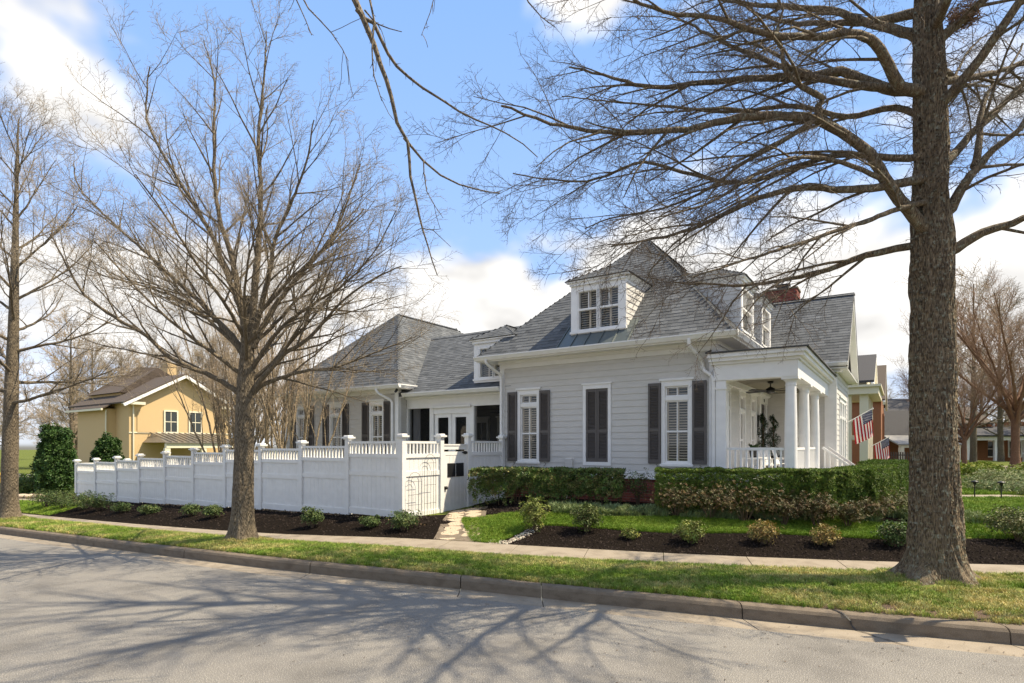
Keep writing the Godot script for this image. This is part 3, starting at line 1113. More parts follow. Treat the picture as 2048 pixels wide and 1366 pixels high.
func build_porch(h: Node3D, RIGHT: Transform3D) -> void:
	spans(h, "porch_floor", M.trim, [[Vector3(0.0, 0.9, -6.0), Vector3(1.78, 1.05, 0.16)]])
	spans(h, "porch_base", M.bricks[1], [[Vector3(0.05, -0.2, -5.95), Vector3(1.72, 0.9, 0.10)]])
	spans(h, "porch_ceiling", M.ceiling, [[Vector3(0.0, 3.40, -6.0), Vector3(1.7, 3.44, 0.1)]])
	# entablature, cornice and roof
	spans(h, "porch_beam", M.trim, [[Vector3(0.02, 3.25, -0.10), Vector3(1.72, 3.64, 0.16)]])
	spans(h, "porch_beam", M.trim, [[Vector3(1.44, 3.251, -6.0), Vector3(1.721, 3.64, -0.10)]])
	spans(h, "porch_beam", M.trim, [[Vector3(0.0, 3.26, -6.0), Vector3(0.10, 3.40, -0.10)]])
	spans(h, "porch_cornice", M.trim, [[Vector3(-0.05, 3.60, -6.0), Vector3(1.77, 3.66, 0.21)], [Vector3(-0.07, 3.66, -6.0), Vector3(1.85, 3.74, 0.29)], [Vector3(-0.09, 3.74, -6.0), Vector3(1.90, 3.83, 0.34)]])
	var pr := MB.new()
	pr.slab([Vector3(-0.12, 3.87, 0.38), Vector3(1.95, 3.85, 0.38), Vector3(1.95, 3.85, -6.0), Vector3(0.3, 4.12, -6.0), Vector3(0.0, 4.12, -0.4)], Vector3(0, -0.03, 0))
	part(h, "porch_roof", pr.mesh(), M.deck)
	# columns
	var c := MB.new()
	c.lathe([Vector2(0.165, 0.0), Vector2(0.165, 0.05), Vector2(0.14, 0.06), Vector2(0.155, 0.09), Vector2(0.135, 0.12), Vector2(0.125, 0.16), Vector2(0.125, 0.8), Vector2(0.12, 1.3), Vector2(0.105, 2.0), Vector2(0.105, 2.02), Vector2(0.12, 2.035), Vector2(0.105, 2.05), Vector2(0.105, 2.1), Vector2(0.15, 2.15)], Vector3.ZERO, 28)
	c.soft_box(Vector3(-0.165, 2.15, -0.165), Vector3(0.165, 2.205, 0.165), 0.006)
	var cm := c.mesh()
	for z in [-0.02, -2.05, -4.08]:
		part(h, "column", cm, M.trim, Transform3D(Basis.IDENTITY, Vector3(1.56, 1.048, z)))
	var pl := MB.new()
	pl.soft_box(Vector3(0.05, 1.05, -0.13), Vector3(0.27, 3.25, 0.14), 0.008)
	pl.span(Vector3(0.03, 3.05, -0.15), Vector3(0.29, 3.10, 0.16))
	part(h, "pilaster", pl.mesh(), M.trim)
	# balustrades
	for r in [[Vector3(0.27, 0, 0.0), Vector3(1.43, 0, 0.0)], [Vector3(1.56, 0, -0.18), Vector3(1.56, 0, -1.9)], [Vector3(1.56, 0, -2.2), Vector3(1.56, 0, -3.94)]]:
		var a: Vector3 = r[0]
		var b: Vector3 = r[1]
		var t := (b - a).normalized()
		var l := a.distance_to(b)
		var q := MB.new()
		q.xf = Transform3D(Basis(t, Vector3.UP, t.cross(Vector3.UP)), a)
		q.span(Vector3(0, 1.70, -0.035), Vector3(l, 1.755, 0.035))
		q.span(Vector3(0, 1.14, -0.03), Vector3(l, 1.19, 0.03))
		var rail := part(h, "railing", q.mesh(), M.trim)
		var m := int(round(l / 0.117))
		var bb := MB.new()
		bb.span(Vector3(-0.018, 1.19, -0.018), Vector3(0.018, 1.70, 0.018))
		var bal := bb.mesh()
		for i in m:
			part(rail, "baluster", bal, M.trim, Transform3D(Basis(t, Vector3.UP, t.cross(Vector3.UP)), a + t * (l * (i + 0.5) / m)))
	# steps with sloping rails beyond the third column
	var st := MB.new()
	for k in 4:
		st.span(Vector3(1.78 + k * 0.25, -0.1, -5.7), Vector3(2.03 + k * 0.25, 0.88 - k * 0.17, -4.4))
	part(h, "porch_steps", st.mesh(), M.bricks[0])
	for z in [-4.34, -5.76]:
		var q := MB.new()
		var sl := Vector3(1.0, -0.78, 0).normalized()
		q.box(Vector3(2.22, 1.36, z), Vector3(1.25, 0.06, 0.07), Basis(sl, Vector3(-sl.y, sl.x, 0), Vector3(0, 0, 1)))
		q.box(Vector3(2.22, 0.80, z), Vector3(1.25, 0.05, 0.05), Basis(sl, Vector3(-sl.y, sl.x, 0), Vector3(0, 0, 1)))
		for k in 8:
			var x := 1.78 + k * 0.12
			q.span(Vector3(x - 0.018, 1.14 - (x - 1.78) * 0.78, z - 0.018), Vector3(x + 0.018, 1.70 - (x - 1.78) * 0.78, z + 0.018))
		q.soft_box(Vector3(2.68, -0.1, z - 0.06), Vector3(2.8, 1.1, z + 0.06), 0.01)
		part(h, "stair_rail", q.mesh(), M.trim)
	# house wall inside the porch
	lap_siding(h, RIGHT, 0.14, 6.0, 1.05, 3.98, 0.157, [[0.72, 1.36, 1.0, 3.27], [2.28, 3.0, 1.0, 3.27], [3.66, 4.42, 1.0, 3.27], [4.72, 5.92, 0.9, 3.38]])
	for q in [[0.72, 1.36], [2.28, 3.0], [3.66, 4.42]]:
		window(h, RIGHT, q[0], q[1], 1.10, 3.22, 2.72)
	# door with its entablature
	spans(h, "door_surround", M.trim, [[Vector3(-0.05, 1.05, -5.0), Vector3(0.05, 3.05, -4.74)], [Vector3(-0.05, 1.05, -5.9), Vector3(0.05, 3.05, -5.7)], [Vector3(-0.05, 3.05, -5.92), Vector3(0.07, 3.28, -4.72)], [Vector3(-0.05, 3.28, -5.97), Vector3(0.16, 3.37, -4.66)]])
	var dr := spans(h, "door", M.door, [[Vector3(-0.06, 1.06, -5.7), Vector3(0.0, 3.05, -5.0)]])
	dr.set_meta("label", "dark front door in white surround")
	spans(dr, "door_panel", M.black, [[Vector3(0.0, 2.0, -5.6), Vector3(0.012, 2.95, -5.1)]])
	var nu := TextMesh.new()
	nu.text = "11"
	nu.font_size = 16
	nu.depth = 0.01
	nu.pixel_size = 0.008
	part(h, "house_number", nu, M.black, Transform3D(Basis(Vector3.UP, PI / 2), Vector3(0.075, 3.16, -5.3)))
	# wall at the end of the porch
	var FR6 := Transform3D(Basis.IDENTITY, Vector3(0, 0, -6.0))
	lap_siding(h, FR6, 0.02, 1.78, 1.05, 4.1, 0.157, [])
	spans(h, "corner_board", M.trim, [[Vector3(1.62, 0.4, -6.1), Vector3(1.93, 4.1, -5.965)]])
	# lantern by the door
	var ln := thing("lantern", "black lantern on the wall beside the porch door", "lantern", LOT * Transform3D(Basis.from_scale(Vector3.ONE * 0.8), Vector3(0.03, 2.3, -4.6)))
	var lb := MB.new()
	lb.span(Vector3(0, 0.05, -0.06), Vector3(0.02, 0.5, 0.06))
	lb.rod(Vector3(0.01, 0.42, 0), Vector3(0.17, 0.55, 0), 0.012)
	lb.rod(Vector3(0.17, 0.55, 0), Vector3(0.17, 0.46, 0), 0.01)
	part(ln, "bracket", lb.mesh(), M.black)
	var lf := MB.new()
	for s in [[-1, -1], [-1, 1], [1, -1], [1, 1]]:
		lf.rod(Vector3(0.17 + 0.055 * s[0], 0.0, 0.055 * s[1]), Vector3(0.17 + 0.085 * s[0], 0.36, 0.085 * s[1]), 0.009, 5)
	lf.span(Vector3(0.10, -0.025, -0.07), Vector3(0.24, 0.0, 0.07))
	lf.slab([Vector3(0.07, 0.36, 0.10), Vector3(0.27, 0.36, 0.10), Vector3(0.27, 0.36, -0.10), Vector3(0.07, 0.36, -0.10)], Vector3(0, -0.02, 0))
	lf.lathe([Vector2(0.1, 0.36), Vector2(0.04, 0.45), Vector2(0.012, 0.5)], Vector3(0.17, 0, 0), 8)
	part(ln, "lantern_frame", lf.mesh(), M.black)
	var lg := MB.new()
	lg.lathe([Vector2(0.07, 0.0), Vector2(0.105, 0.35)], Vector3(0.17, 0, 0), 4)
	part(ln, "lantern_glass", lg.mesh(), M.glass)
	# ceiling fan
	var fan := thing("ceiling_fan", "black ceiling fan under the side porch ceiling", "fan", LOT * Transform3D(Basis.IDENTITY, Vector3(0.8, 3.40, -2.1)))
	ceiling_fan(fan)
	# things on the porch
	for q in [[0.18, -4.55, "spiral topiary in dark pot beside the porch door"], [0.36, -5.15, "spiral topiary in dark pot against the porch end wall"]]:
		topiary(LOT * Transform3D(Basis.IDENTITY, Vector3(q[0], 1.05, q[1])), q[2])
	chair(LOT * Transform3D(Basis(Vector3.UP, 0.9).scaled(Vector3.ONE * 0.66), Vector3(0.85, 1.05, -1.9)), "white slatted porch chair leaning back behind the front railing", true)
	chair(LOT * Transform3D(Basis(Vector3.UP, 1.5).scaled(Vector3.ONE * 0.66), Vector3(0.95, 1.05, -3.2)), "white slatted porch chair by the middle porch window", true)
	var tb := thing("side_table", "small white table on the porch behind the railing", "table", LOT * Transform3D(Basis.IDENTITY, Vector3(0.62, 1.05, -1.0)))
	var tm := MB.new()
	tm.soft_box(Vector3(-0.25, 0.44, -0.25), Vector3(0.25, 0.47, 0.25), 0.006)
	part(tb, "table_top", tm.mesh(), M.trim)
	for s in [[-1, -1], [-1, 1], [1, -1], [1, 1]]:
		spans(tb, "leg", M.trim, [[Vector3(s[0] * 0.21 - 0.02, 0, s[1] * 0.21 - 0.02), Vector3(s[0] * 0.21 + 0.02, 0.44, s[1] * 0.21 + 0.02)]])
	var pp := thing("potted_plant", "leafy potted plant on the white porch table", "plant", LOT * Transform3D(Basis.IDENTITY, Vector3(0.62, 1.52, -1.0)))
	var pt := MB.new()
	pt.lathe([Vector2(0.0, 0.0), Vector2(0.07, 0.0), Vector2(0.1, 0.16), Vector2(0.085, 0.16), Vector2(0.0, 0.14)], Vector3.ZERO, 14)
	part(pp, "pot", pt.mesh(), M.black)
	var lv := []
	var lc := PackedColorArray()
	for i in 26:
		var a := i * GOLD
		var d := Vector3(cos(a), rng.randf_range(0.5, 1.4), sin(a)).normalized()
		lv.append(Transform3D(Basis.looking_at(d, Vector3.UP if absf(d.y) < 0.95 else Vector3.RIGHT).scaled(Vector3.ONE * rng.randf_range(2.0, 3.4)), Vector3(0, 0.17, 0) + d * 0.05))
		lc.append(Color(0.03, 0.07, 0.02))
	stuff(pp, "leaves", leaf_mesh(0.055, 0.022), M.leaf, lv, lc)


func ceiling_fan(fan: Node3D) -> void:
	var b := MB.new()
	b.lathe([Vector2(0.0, 0.0), Vector2(0.07, 0.0), Vector2(0.06, -0.05), Vector2(0.015, -0.06), Vector2(0.015, -0.14), Vector2(0.05, -0.15), Vector2(0.11, -0.19), Vector2(0.12, -0.24), Vector2(0.08, -0.29), Vector2(0.0, -0.31)], Vector3.ZERO, 18)
	part(fan, "motor", b.mesh(), M.black)
	for k in 5:
		var q := MB.new()
		var a := k * TAU / 5 + 0.3
		q.xf = Transform3D(Basis(Vector3.UP, a) * Basis(Vector3.RIGHT, 0.2), Vector3(0, -0.24, 0))
		q.slab([Vector3(0.12, 0.008, 0.035), Vector3(0.62, 0.008, 0.07), Vector3(0.64, 0.008, 0.0), Vector3(0.62, 0.008, -0.07), Vector3(0.12, 0.008, -0.035)], Vector3(0, -0.012, 0))
		part(fan, "blade", q.mesh(), M.black)


func topiary(xf: Transform3D, label: String) -> void:
	var t := thing("spiral_topiary", label, "topiary", xf, "spiral topiaries on the porch")
	var b := MB.new()
	b.lathe([Vector2(0.0, 0.0), Vector2(0.13, 0.0), Vector2(0.19, 0.42), Vector2(0.2, 0.45), Vector2(0.16, 0.45), Vector2(0.0, 0.4)], Vector3.ZERO, 16)
	part(t, "pot", b.mesh(), M.black)
	var s := MB.new()
	s.rod(Vector3(0, 0.4, 0), Vector3(0, 1.6, 0), 0.02)
	part(t, "stem", s.mesh(), M.stem)
	var lv := []
	var lc := PackedColorArray()
	for i in 1500:
		var f := rng.randf()
		var a := f * TAU * 2.6
		var r := lerpf(0.15, 0.06, f)
		var c := Vector3(cos(a) * r * 0.75, 0.52 + f * 1.1, sin(a) * r * 0.75)
		var d := Vector3(rng.randfn(), rng.randfn(), rng.randfn()).normalized()
		lv.append(Transform3D(Basis.looking_at(d, Vector3(0.3, 0.9, 0.2).normalized()), c + d * (r * 0.75)))
		var g := rng.randf_range(0.6, 1.3)
		lc.append(Color(0.022 * g, 0.05 * g, 0.014 * g))
	stuff(t, "foliage", leaf_mesh(0.05, 0.026), M.leaf, lv, lc)


func chair(xf: Transform3D, label: String, _rock: bool) -> void:
	var t := thing("porch_chair", label, "chair", xf, "white chairs on the porch")
	for k in 5:
		spans(t, "seat_slat", M.trim, [[Vector3(-0.26, 0.40, -0.2 + k * 0.09), Vector3(0.26, 0.42, -0.13 + k * 0.09)]])
	var lean := Basis(Vector3.RIGHT, -0.33)
	for k in 6:
		var b := MB.new()
		b.box(Vector3(-0.225 + k * 0.09, 0.72, -0.33), Vector3(0.07, 0.72, 0.018), lean)
		part(t, "back_slat", b.mesh(), M.trim)
	var rl := MB.new()
	rl.box(Vector3(0, 1.02, -0.44), Vector3(0.58, 0.07, 0.03), lean)
	rl.box(Vector3(0, 0.46, -0.24), Vector3(0.58, 0.05, 0.03), lean)
	part(t, "back_rail", rl.mesh(), M.trim)
	for s in [-1, 1]:
		spans(t, "leg", M.trim, [[Vector3(s * 0.27 - 0.02, 0.03, 0.18), Vector3(s * 0.27 + 0.02, 0.62, 0.23)]])
		spans(t, "leg", M.trim, [[Vector3(s * 0.27 - 0.02, 0.03, -0.28), Vector3(s * 0.27 + 0.02, 0.62, -0.23)]])
		spans(t, "armrest", M.trim, [[Vector3(s * 0.27 - 0.04, 0.62, -0.32), Vector3(s * 0.27 + 0.04, 0.645, 0.28)]])
		var r := MB.new()
		var p := PackedVector3Array()
		var q := PackedFloat32Array()
		for i in 8:
			var f := i / 7.0 * 2 - 1
			p.append(Vector3(s * 0.27, 0.022 + 0.05 * f * f, f * 0.42))
			q.append(0.02)
		r.tube(p, q, 6)
		part(t, "rocker", r.mesh(), M.trim)


func build_wing(h: Node3D) -> void:
	# gable end faces the side street
	var W := Transform3D(Basis(Vector3(0, 0, -1), Vector3.UP, Vector3(1, 0, 0)), Vector3(1.9, 0, -6.0))
	spans(h, "dark_backing", M.interior, [[Vector3(-2.0, 0.2, -10.45), Vector3(1.74, 4.12, -6.05)]])
	lap_siding(h, W, 0.02, 4.48, 0.55, 6.35, 0.157, [[1.15, 3.6, 1.0, 3.35]], 4.15)
	spans(h, "corner_board", M.trim, [[Vector3(1.72, 0.4, -6.13), Vector3(1.935, 4.1, -5.97)]])
	spans(h, "corner_board", M.trim, [[Vector3(1.72, 0.4, -10.53), Vector3(1.935, 4.1, -10.37)]])
	for q in [[1.15, 1.97], [1.97, 2.79], [2.79, 3.6]]:
		window(h, W, q[0], q[1], 1.0, 3.3, 2.7)
	spans(h, "wing_base", M.bricks[2], [[Vector3(-0.1, -0.2, -10.5), Vector3(1.89, 0.55, -6.01)]])
	# roof: ridge runs along x
	var a0 := Vector3(-4.0, 4.2, -5.55)
	var a1 := Vector3(2.25, 4.2, -5.55)
	var r0 := Vector3(-4.0, 6.72, -8.25)
	var r1 := Vector3(2.25, 6.72, -8.25)
	var b0 := Vector3(-4.0, 4.2, -10.95)
	var b1 := Vector3(2.25, 4.2, -10.95)
	var rb := MB.new()
	rb.quad(a0, a1, r1, r0)
	rb.quad(b1, b0, r0, r1)
	var dn := Vector3(0, -0.14, 0)
	rb.quad(a0 + dn, r0 + dn, r1 + dn, a1 + dn)
	rb.quad(b1 + dn, r1 + dn, r0 + dn, b0 + dn)
	var roof := part(h, "wing_roof", rb.mesh(), M.deck)
	lay_shingles(roof, [[a0, a1, r1, r0], [b1, b0, r0, r1]], 0)
	cap_line(roof, r0, r1)
	# white rake boards, soffit and boxed returns
	for z in [-1.0, 1.0]:
		var q := MB.new()
		var lo := Vector3(2.14, 4.15, -8.25 + z * 2.72)
		var hi := Vector3(2.14, 6.69, -8.25)
		var t := (hi - lo).normalized()
		var up: Vector3 = Vector3(1, 0, 0).cross(t) * z
		q.box((lo + hi) * 0.5 - up * 0.14, Vector3(0.2, 0.2, lo.distance_to(hi)), Basis(Vector3(1, 0, 0), up, t * -z if z > 0 else t))
		part(h, "rake_board", q.mesh(), M.trim)
	spans(h, "cornice_return", M.trim, [[Vector3(1.2, 4.02, -6.0), Vector3(2.2, 4.17, -5.57)], [Vector3(1.25, 3.94, -6.0), Vector3(2.08, 4.02, -5.72)]])
	spans(h, "eave_soffit", M.trim, [[Vector3(1.9, 4.03, -10.9), Vector3(2.21, 4.06, -6.0)]])
	gutter(h, Vector3(0.6, 4.09, -5.55), Vector3(2.25, 4.09, -5.55))
	# chimney with cap and pot
	var cm := MB.new()
	cm.span(Vector3(-0.55, 5.5, -9.6), Vector3(0.45, 7.28, -8.9))
	var ch := part(h, "chimney", cm.mesh(), M.mortar)
	var bk := MB.new()
	bk.soft_box(Vector3(0, 0, -0.05), Vector3(0.203, 0.057, 0.012), 0.004)
	var brick := bk.mesh()
	for row in 19:
		var y := 6.03 + row * 0.068
		var out := 0.0 if row < 15 else 0.03
		for k in 5:
			part(ch, "brick", brick, M.bricks[rng.randi() % 4], Transform3D(Basis.IDENTITY, Vector3(-0.57 + k * 0.214 - (0.1 if row % 2 else 0.0), y, -8.90 + out)))
		for k in 4:
			part(ch, "brick", brick, M.bricks[rng.randi() % 4], Transform3D(Basis(Vector3.UP, PI / 2), Vector3(0.45 + out, y, -8.9 - k * 0.2 + (0.1 if row % 2 else 0.0))))
	spans(ch, "chimney_cap", M.kerb, [[Vector3(-0.62, 7.31, -9.66), Vector3(0.52, 7.37, -8.84)]])
	spans(ch, "flue_cowl", M.iron, [[Vector3(-0.2, 7.37, -9.4), Vector3(0.15, 7.54, -9.1)], [Vector3(-0.27, 7.54, -9.47), Vector3(0.22, 7.57, -9.03)]])


func build_left(h: Node3D) -> void:
	var FRONT := Transform3D.IDENTITY
	# screened room between the blocks
	spans(h, "room_floor", M.room, [[Vector3(-10.0, 0.6, -4.0), Vector3(-5.93, 0.75, -0.35)]])
	spans(h, "room_wall", M.room, [[Vector3(-10.0, 0.6, -3.6), Vector3(-5.93, 3.4, -3.5)]])
	spans(h, "room_ceiling", M.room, [[Vector3(-10.0, 3.10, -3.6), Vector3(-5.93, 3.15, -0.5)]])
	spans(h, "room_door", M.interior, [[Vector3(-7.1, 0.75, -3.5), Vector3(-6.3, 2.75, -3.46)]])
	for q in [[-9.6, -8.9], [-8.5, -7.6]]:
		window(h, Transform3D(Basis.IDENTITY, Vector3(0, 0, -3.45)), q[0], q[1], 1.2, 2.8, 0.0, {"bare": 1})
	spans(h, "porch_frieze", M.trim, [[Vector3(-10.0, 3.0, -0.55), Vector3(-5.93, 3.36, -0.38)], [Vector3(-10.0, 3.30, -0.38), Vector3(-5.93, 3.36, -0.30)]])
	for q in [[-10.05, -9.93], [-8.98, -8.82], [-7.38, -7.2], [-6.05, -5.93]]:
		spans(h, "porch_post", M.trim, [[Vector3(q[0], 0.6, -0.53), Vector3(q[1], 3.0, -0.37)]])
	spans(h, "door_head", M.trim, [[Vector3(-8.9, 2.98, -0.365), Vector3(-7.3, 3.05, -0.30)], [Vector3(-8.82, 2.80, -0.5), Vector3(-7.38, 3.0, -0.38)]])
	for q in [[-8.80, -8.11], [-8.09, -7.40]]:
		var d := MB.new()
		d.span(Vector3(q[0], 0.75, -0.47), Vector3(q[0] + 0.13, 2.80, -0.42))
		d.span(Vector3(q[1] - 0.13, 0.75, -0.47), Vector3(q[1], 2.80, -0.42))
		d.span(Vector3(q[0] + 0.13, 2.68, -0.469), Vector3(q[1] - 0.13, 2.80, -0.421))
		d.span(Vector3(q[0] + 0.13, 0.75, -0.469), Vector3(q[1] - 0.13, 1.15, -0.421))
		var dd := part(h, "screen_door", d.mesh(), M.trim)
		var g := MB.new()
		g.quad(Vector3(q[0] + 0.12, 1.15, -0.445), Vector3(q[1] - 0.12, 1.15, -0.445), Vector3(q[1] - 0.12, 2.68, -0.445), Vector3(q[0] + 0.12, 2.68, -0.445))
		part(dd, "insect_screen", g.mesh(), M.screen)
	for q in [[-9.93, -8.98], [-7.2, -6.05]]:
		var g := MB.new()
		g.quad(Vector3(q[0], 0.75, -0.45), Vector3(q[1], 0.75, -0.45), Vector3(q[1], 3.0, -0.45), Vector3(q[0], 3.0, -0.45))
		part(h, "insect_screen", g.mesh(), M.screen)
	var cu := MB.new()
	var prof := []
	for i in 24:
		prof.append(Vector3(-9.9 + i * 0.013, 0, -0.62 + 0.035 * sin(i * 1.4)))
	for i in 23:
		cu.quad(prof[i] + Vector3(0, 0.76, 0), prof[i + 1] + Vector3(0, 0.76, 0), prof[i + 1] + Vector3(0, 3.05, 0), prof[i] + Vector3(0, 3.05, 0))
	part(h, "curtain", cu.mesh(), M.curtain)
	var fan := thing("ceiling_fan", "dark ceiling fan inside the screened room", "fan", LOT * Transform3D(Basis.IDENTITY, Vector3(-7.0, 3.10, -2.0)))
	ceiling_fan(fan)
	# roof over the screened room
	var a0 := Vector3(-10.3, 3.47, 0.0)
	var a1 := Vector3(-5.6, 3.47, 0.0)
	var r0 := Vector3(-13.0, 6.0, -3.7)
	var r1 := Vector3(-3.2, 6.0, -3.7)
	var rb := MB.new()
	rb.slab([a0, a1, r1, r0], Vector3(0, -0.1, 0))
	var ro := part(h, "link_roof", rb.mesh(), M.deck)
	lay_shingles(ro, [[a0, a1, r1, r0]], 0)
	cap_line(ro, r0, r1)
	gutter(h, Vector3(-9.75, 3.36, 0.0), Vector3(-5.95, 3.36, 0.0))
	spans(h, "eave_board", M.trim, [[Vector3(-9.98, 3.355, -0.38), Vector3(-5.94, 3.38, 0.0)]])
	dormer(h, Transform3D(Basis.IDENTITY, Vector3(-6.35, 3.66, -0.22)), 1.4, 1.2, 1.8, true)
	# ---- left block
	spans(h, "dark_backing", M.interior, [[Vector3(-15.8, -0.4, -9.0), Vector3(-10.2, 3.7, -0.2)]])
	var wins := [[-11.33, -10.63], [-13.40, -12.70], [-15.30, -14.60]]
	var holes := []
	for q in wins:
		holes.append([q[0], q[1], 1.25, 3.32])
	lap_siding(h, FRONT, -16.0, -10.12, 0.5, 3.55, 0.157, holes)
	for q in wins:
		window(h, FRONT, q[0], q[1], 1.25, 3.28, 2.87)
		shutter(h, FRONT, q[0] - 0.34, q[0] - 0.012, 1.33, 3.25)
		shutter(h, FRONT, q[1] + 0.012, q[1] + 0.34, 1.33, 3.25)
	spans(h, "foundation", M.bricks[0], [[Vector3(-16.0, -1.0, -9.0), Vector3(-10.02, 0.5, -0.02)]])
	var SIDE := Transform3D(Basis(Vector3(0, 0, -1), Vector3.UP, Vector3(1, 0, 0)), Vector3(-10.0, 0, 0))
	lap_siding(h, SIDE, 0.02, 0.36, 0.5, 3.5, 0.157, [])
	spans(h, "corner_board", M.trim, [[Vector3(-10.13, 0.4, -0.1), Vector3(-9.97, 3.6, 0.032)]])
	spans(h, "corner_board", M.trim, [[Vector3(-16.02, 0.4, -0.1), Vector3(-15.88, 3.6, 0.032)]])
	spans(h, "frieze", M.trim, [[Vector3(-16.0, 3.50, -0.1), Vector3(-9.96, 3.64, 0.045)]])
	spans(h, "soffit", M.trim, [[Vector3(-16.4, 3.63, -9.4), Vector3(-9.62, 3.66, 0.38)]])
	spans(h, "fascia", M.trim, [[Vector3(-16.4, 3.60, 0.37), Vector3(-9.6, 3.72, 0.4)]])
	spans(h, "fascia", M.trim, [[Vector3(-9.63, 3.601, -9.4), Vector3(-9.601, 3.72, 0.37)]])
	gutter(h, Vector3(-16.4, 3.62, 0.4), Vector3(-9.48, 3.62, 0.4))
	gutter(h, Vector3(-9.6, 3.621, 0.4), Vector3(-9.6, 3.621, -4.0))
	downspout(h, [Vector3(-10.55, 3.63, 0.46), Vector3(-10.5, 3.5, 0.44), Vector3(-10.18, 3.25, 0.10), Vector3(-10.18, 0.0, 0.10)])
	var e0 := Vector3(-16.4, 3.73, 0.4)
	var e1 := Vector3(-9.6, 3.73, 0.4)
	var e2 := Vector3(-9.6, 3.73, -9.6)
	var e3 := Vector3(-16.4, 3.73, -9.6)
	var pa := Vector3(-12.85, 6.95, -2.85)
	var pb := Vector3(-12.85, 6.95, -6.4)
	var lb := MB.new()
	lb.tri(e0, e1, pa)
	lb.quad(e1, e2, pb, pa)
	lb.tri(e2, e3, pb)
	lb.quad(e3, e0, pa, pb)
	lb.quad(e0, e3, e2, e1)
	var lr := part(h, "left_roof", lb.mesh(), M.deck)
	lay_shingles(lr, [[e0, e1, pa], [e1, e2, pb, pa], [e2, e3, pb]], 0)
	cap_line(lr, e0, pa)
	cap_line(lr, e1, pa)
	cap_line(lr, pa, pb)
	var sp := MB.new()
	sp.lathe([Vector2(0.0, 0.0), Vector2(0.05, 0.0), Vector2(0.035, 0.12), Vector2(0.0, 0.13)], Vector3.ZERO, 10)
	part(h, "floodlight", sp.mesh(), M.black, Transform3D(Basis(Vector3.RIGHT, 2.4), Vector3(-9.75, 3.58, 0.3)))


# ---------------------------------------------------------------- fence
func fence_piece(f: Node3D, a: Vector3, b: Vector3, top: float, bottom: float, lattice := true) -> void:
	# one bay between two posts, in the lot's axes; top and bottom are heights
	var t := (b - a).normalized()
	var l := a.distance_to(b)
	var out := t.cross(Vector3.UP)
	var xf := Transform3D(Basis(t, Vector3.UP, out), Vector3(a.x, 0, a.z))
	var x0 := 0.065
	var x1 := l - 0.065
	var lat := top - 0.29 if lattice else top
	var band := lat - 0.46
	for r in [[lat - 0.09, lat, 0.044], [band - 0.055, band + 0.055, 0.038], [bottom, bottom + 0.15, 0.04]]:
		var q := MB.new()
		q.span(Vector3(x0, r[0], -r[2]), Vector3(x1, r[1], r[2]))
		part(f, "rail", q.mesh(), M.vinyl, xf)
	var m := int(round((x1 - x0) / 0.152))
	var w := (x1 - x0) / m
	for sec in [[bottom + 0.15, band - 0.055], [band + 0.055, lat - 0.09]]:
		var bm := MB.new()
		var hh: float = sec[1] - sec[0]
		bm.prism([Vector2(0.001, -0.013), Vector2(0.005, -0.017), Vector2(w - 0.005, -0.017), Vector2(w - 0.001, -0.013), Vector2(w - 0.001, 0.013), Vector2(w - 0.005, 0.017), Vector2(0.005, 0.017), Vector2(0.001, 0.013)], -hh, 0.0)
		var mesh := bm.mesh()
		for i in m:
			part(f, "board", mesh, M.vinyl, xf * Transform3D(Basis(Vector3(1, 0, 0), Vector3(0, 0, 1), Vector3(0, -1, 0)), Vector3(x0 + i * w, sec[0], 0)))
	if lattice:
		var q := MB.new()
		q.span(Vector3(x0, top - 0.055, -0.028), Vector3(x1, top, 0.028))
		part(f, "rail", q.mesh(), M.vinyl, xf)
		var bb := MB.new()
		bb.span(Vector3(-0.019, 0, -0.019), Vector3(0.019, 0.235, 0.019))
		var bal := bb.mesh()
		var n := int(round((x1 - x0) / 0.118))
		for i in n:
			part(f, "baluster", bal, M.vinyl, xf * Transform3D(Basis.IDENTITY, Vector3(x0 + (i + 0.5) * (x1 - x0) / n, lat, 0)))


func fence_post(f: Node3D, p: Vector3, top: float) -> void:
	var b := MB.new()
	b.soft_box(Vector3(-0.065, -0.2, -0.065), Vector3(0.065, top - p.y, 0.065), 0.004)
	var post := part(f, "post", b.mesh(), M.vinyl, Transform3D(Basis.IDENTITY, p))
	var c := MB.new()
	c.span(Vector3(-0.085, top - p.y - 0.035, -0.085), Vector3(0.085, top - p.y - 0.01, 0.085))
	c.span(Vector3(-0.115, top - p.y - 0.01, -0.115), Vector3(0.115, top - p.y + 0.03, 0.115))
	c.soft_box(Vector3(-0.085, top - p.y + 0.03, -0.085), Vector3(0.085, top - p.y + 0.065, 0.085), 0.012)
	part(post, "post_cap", c.mesh(), M.vinyl)


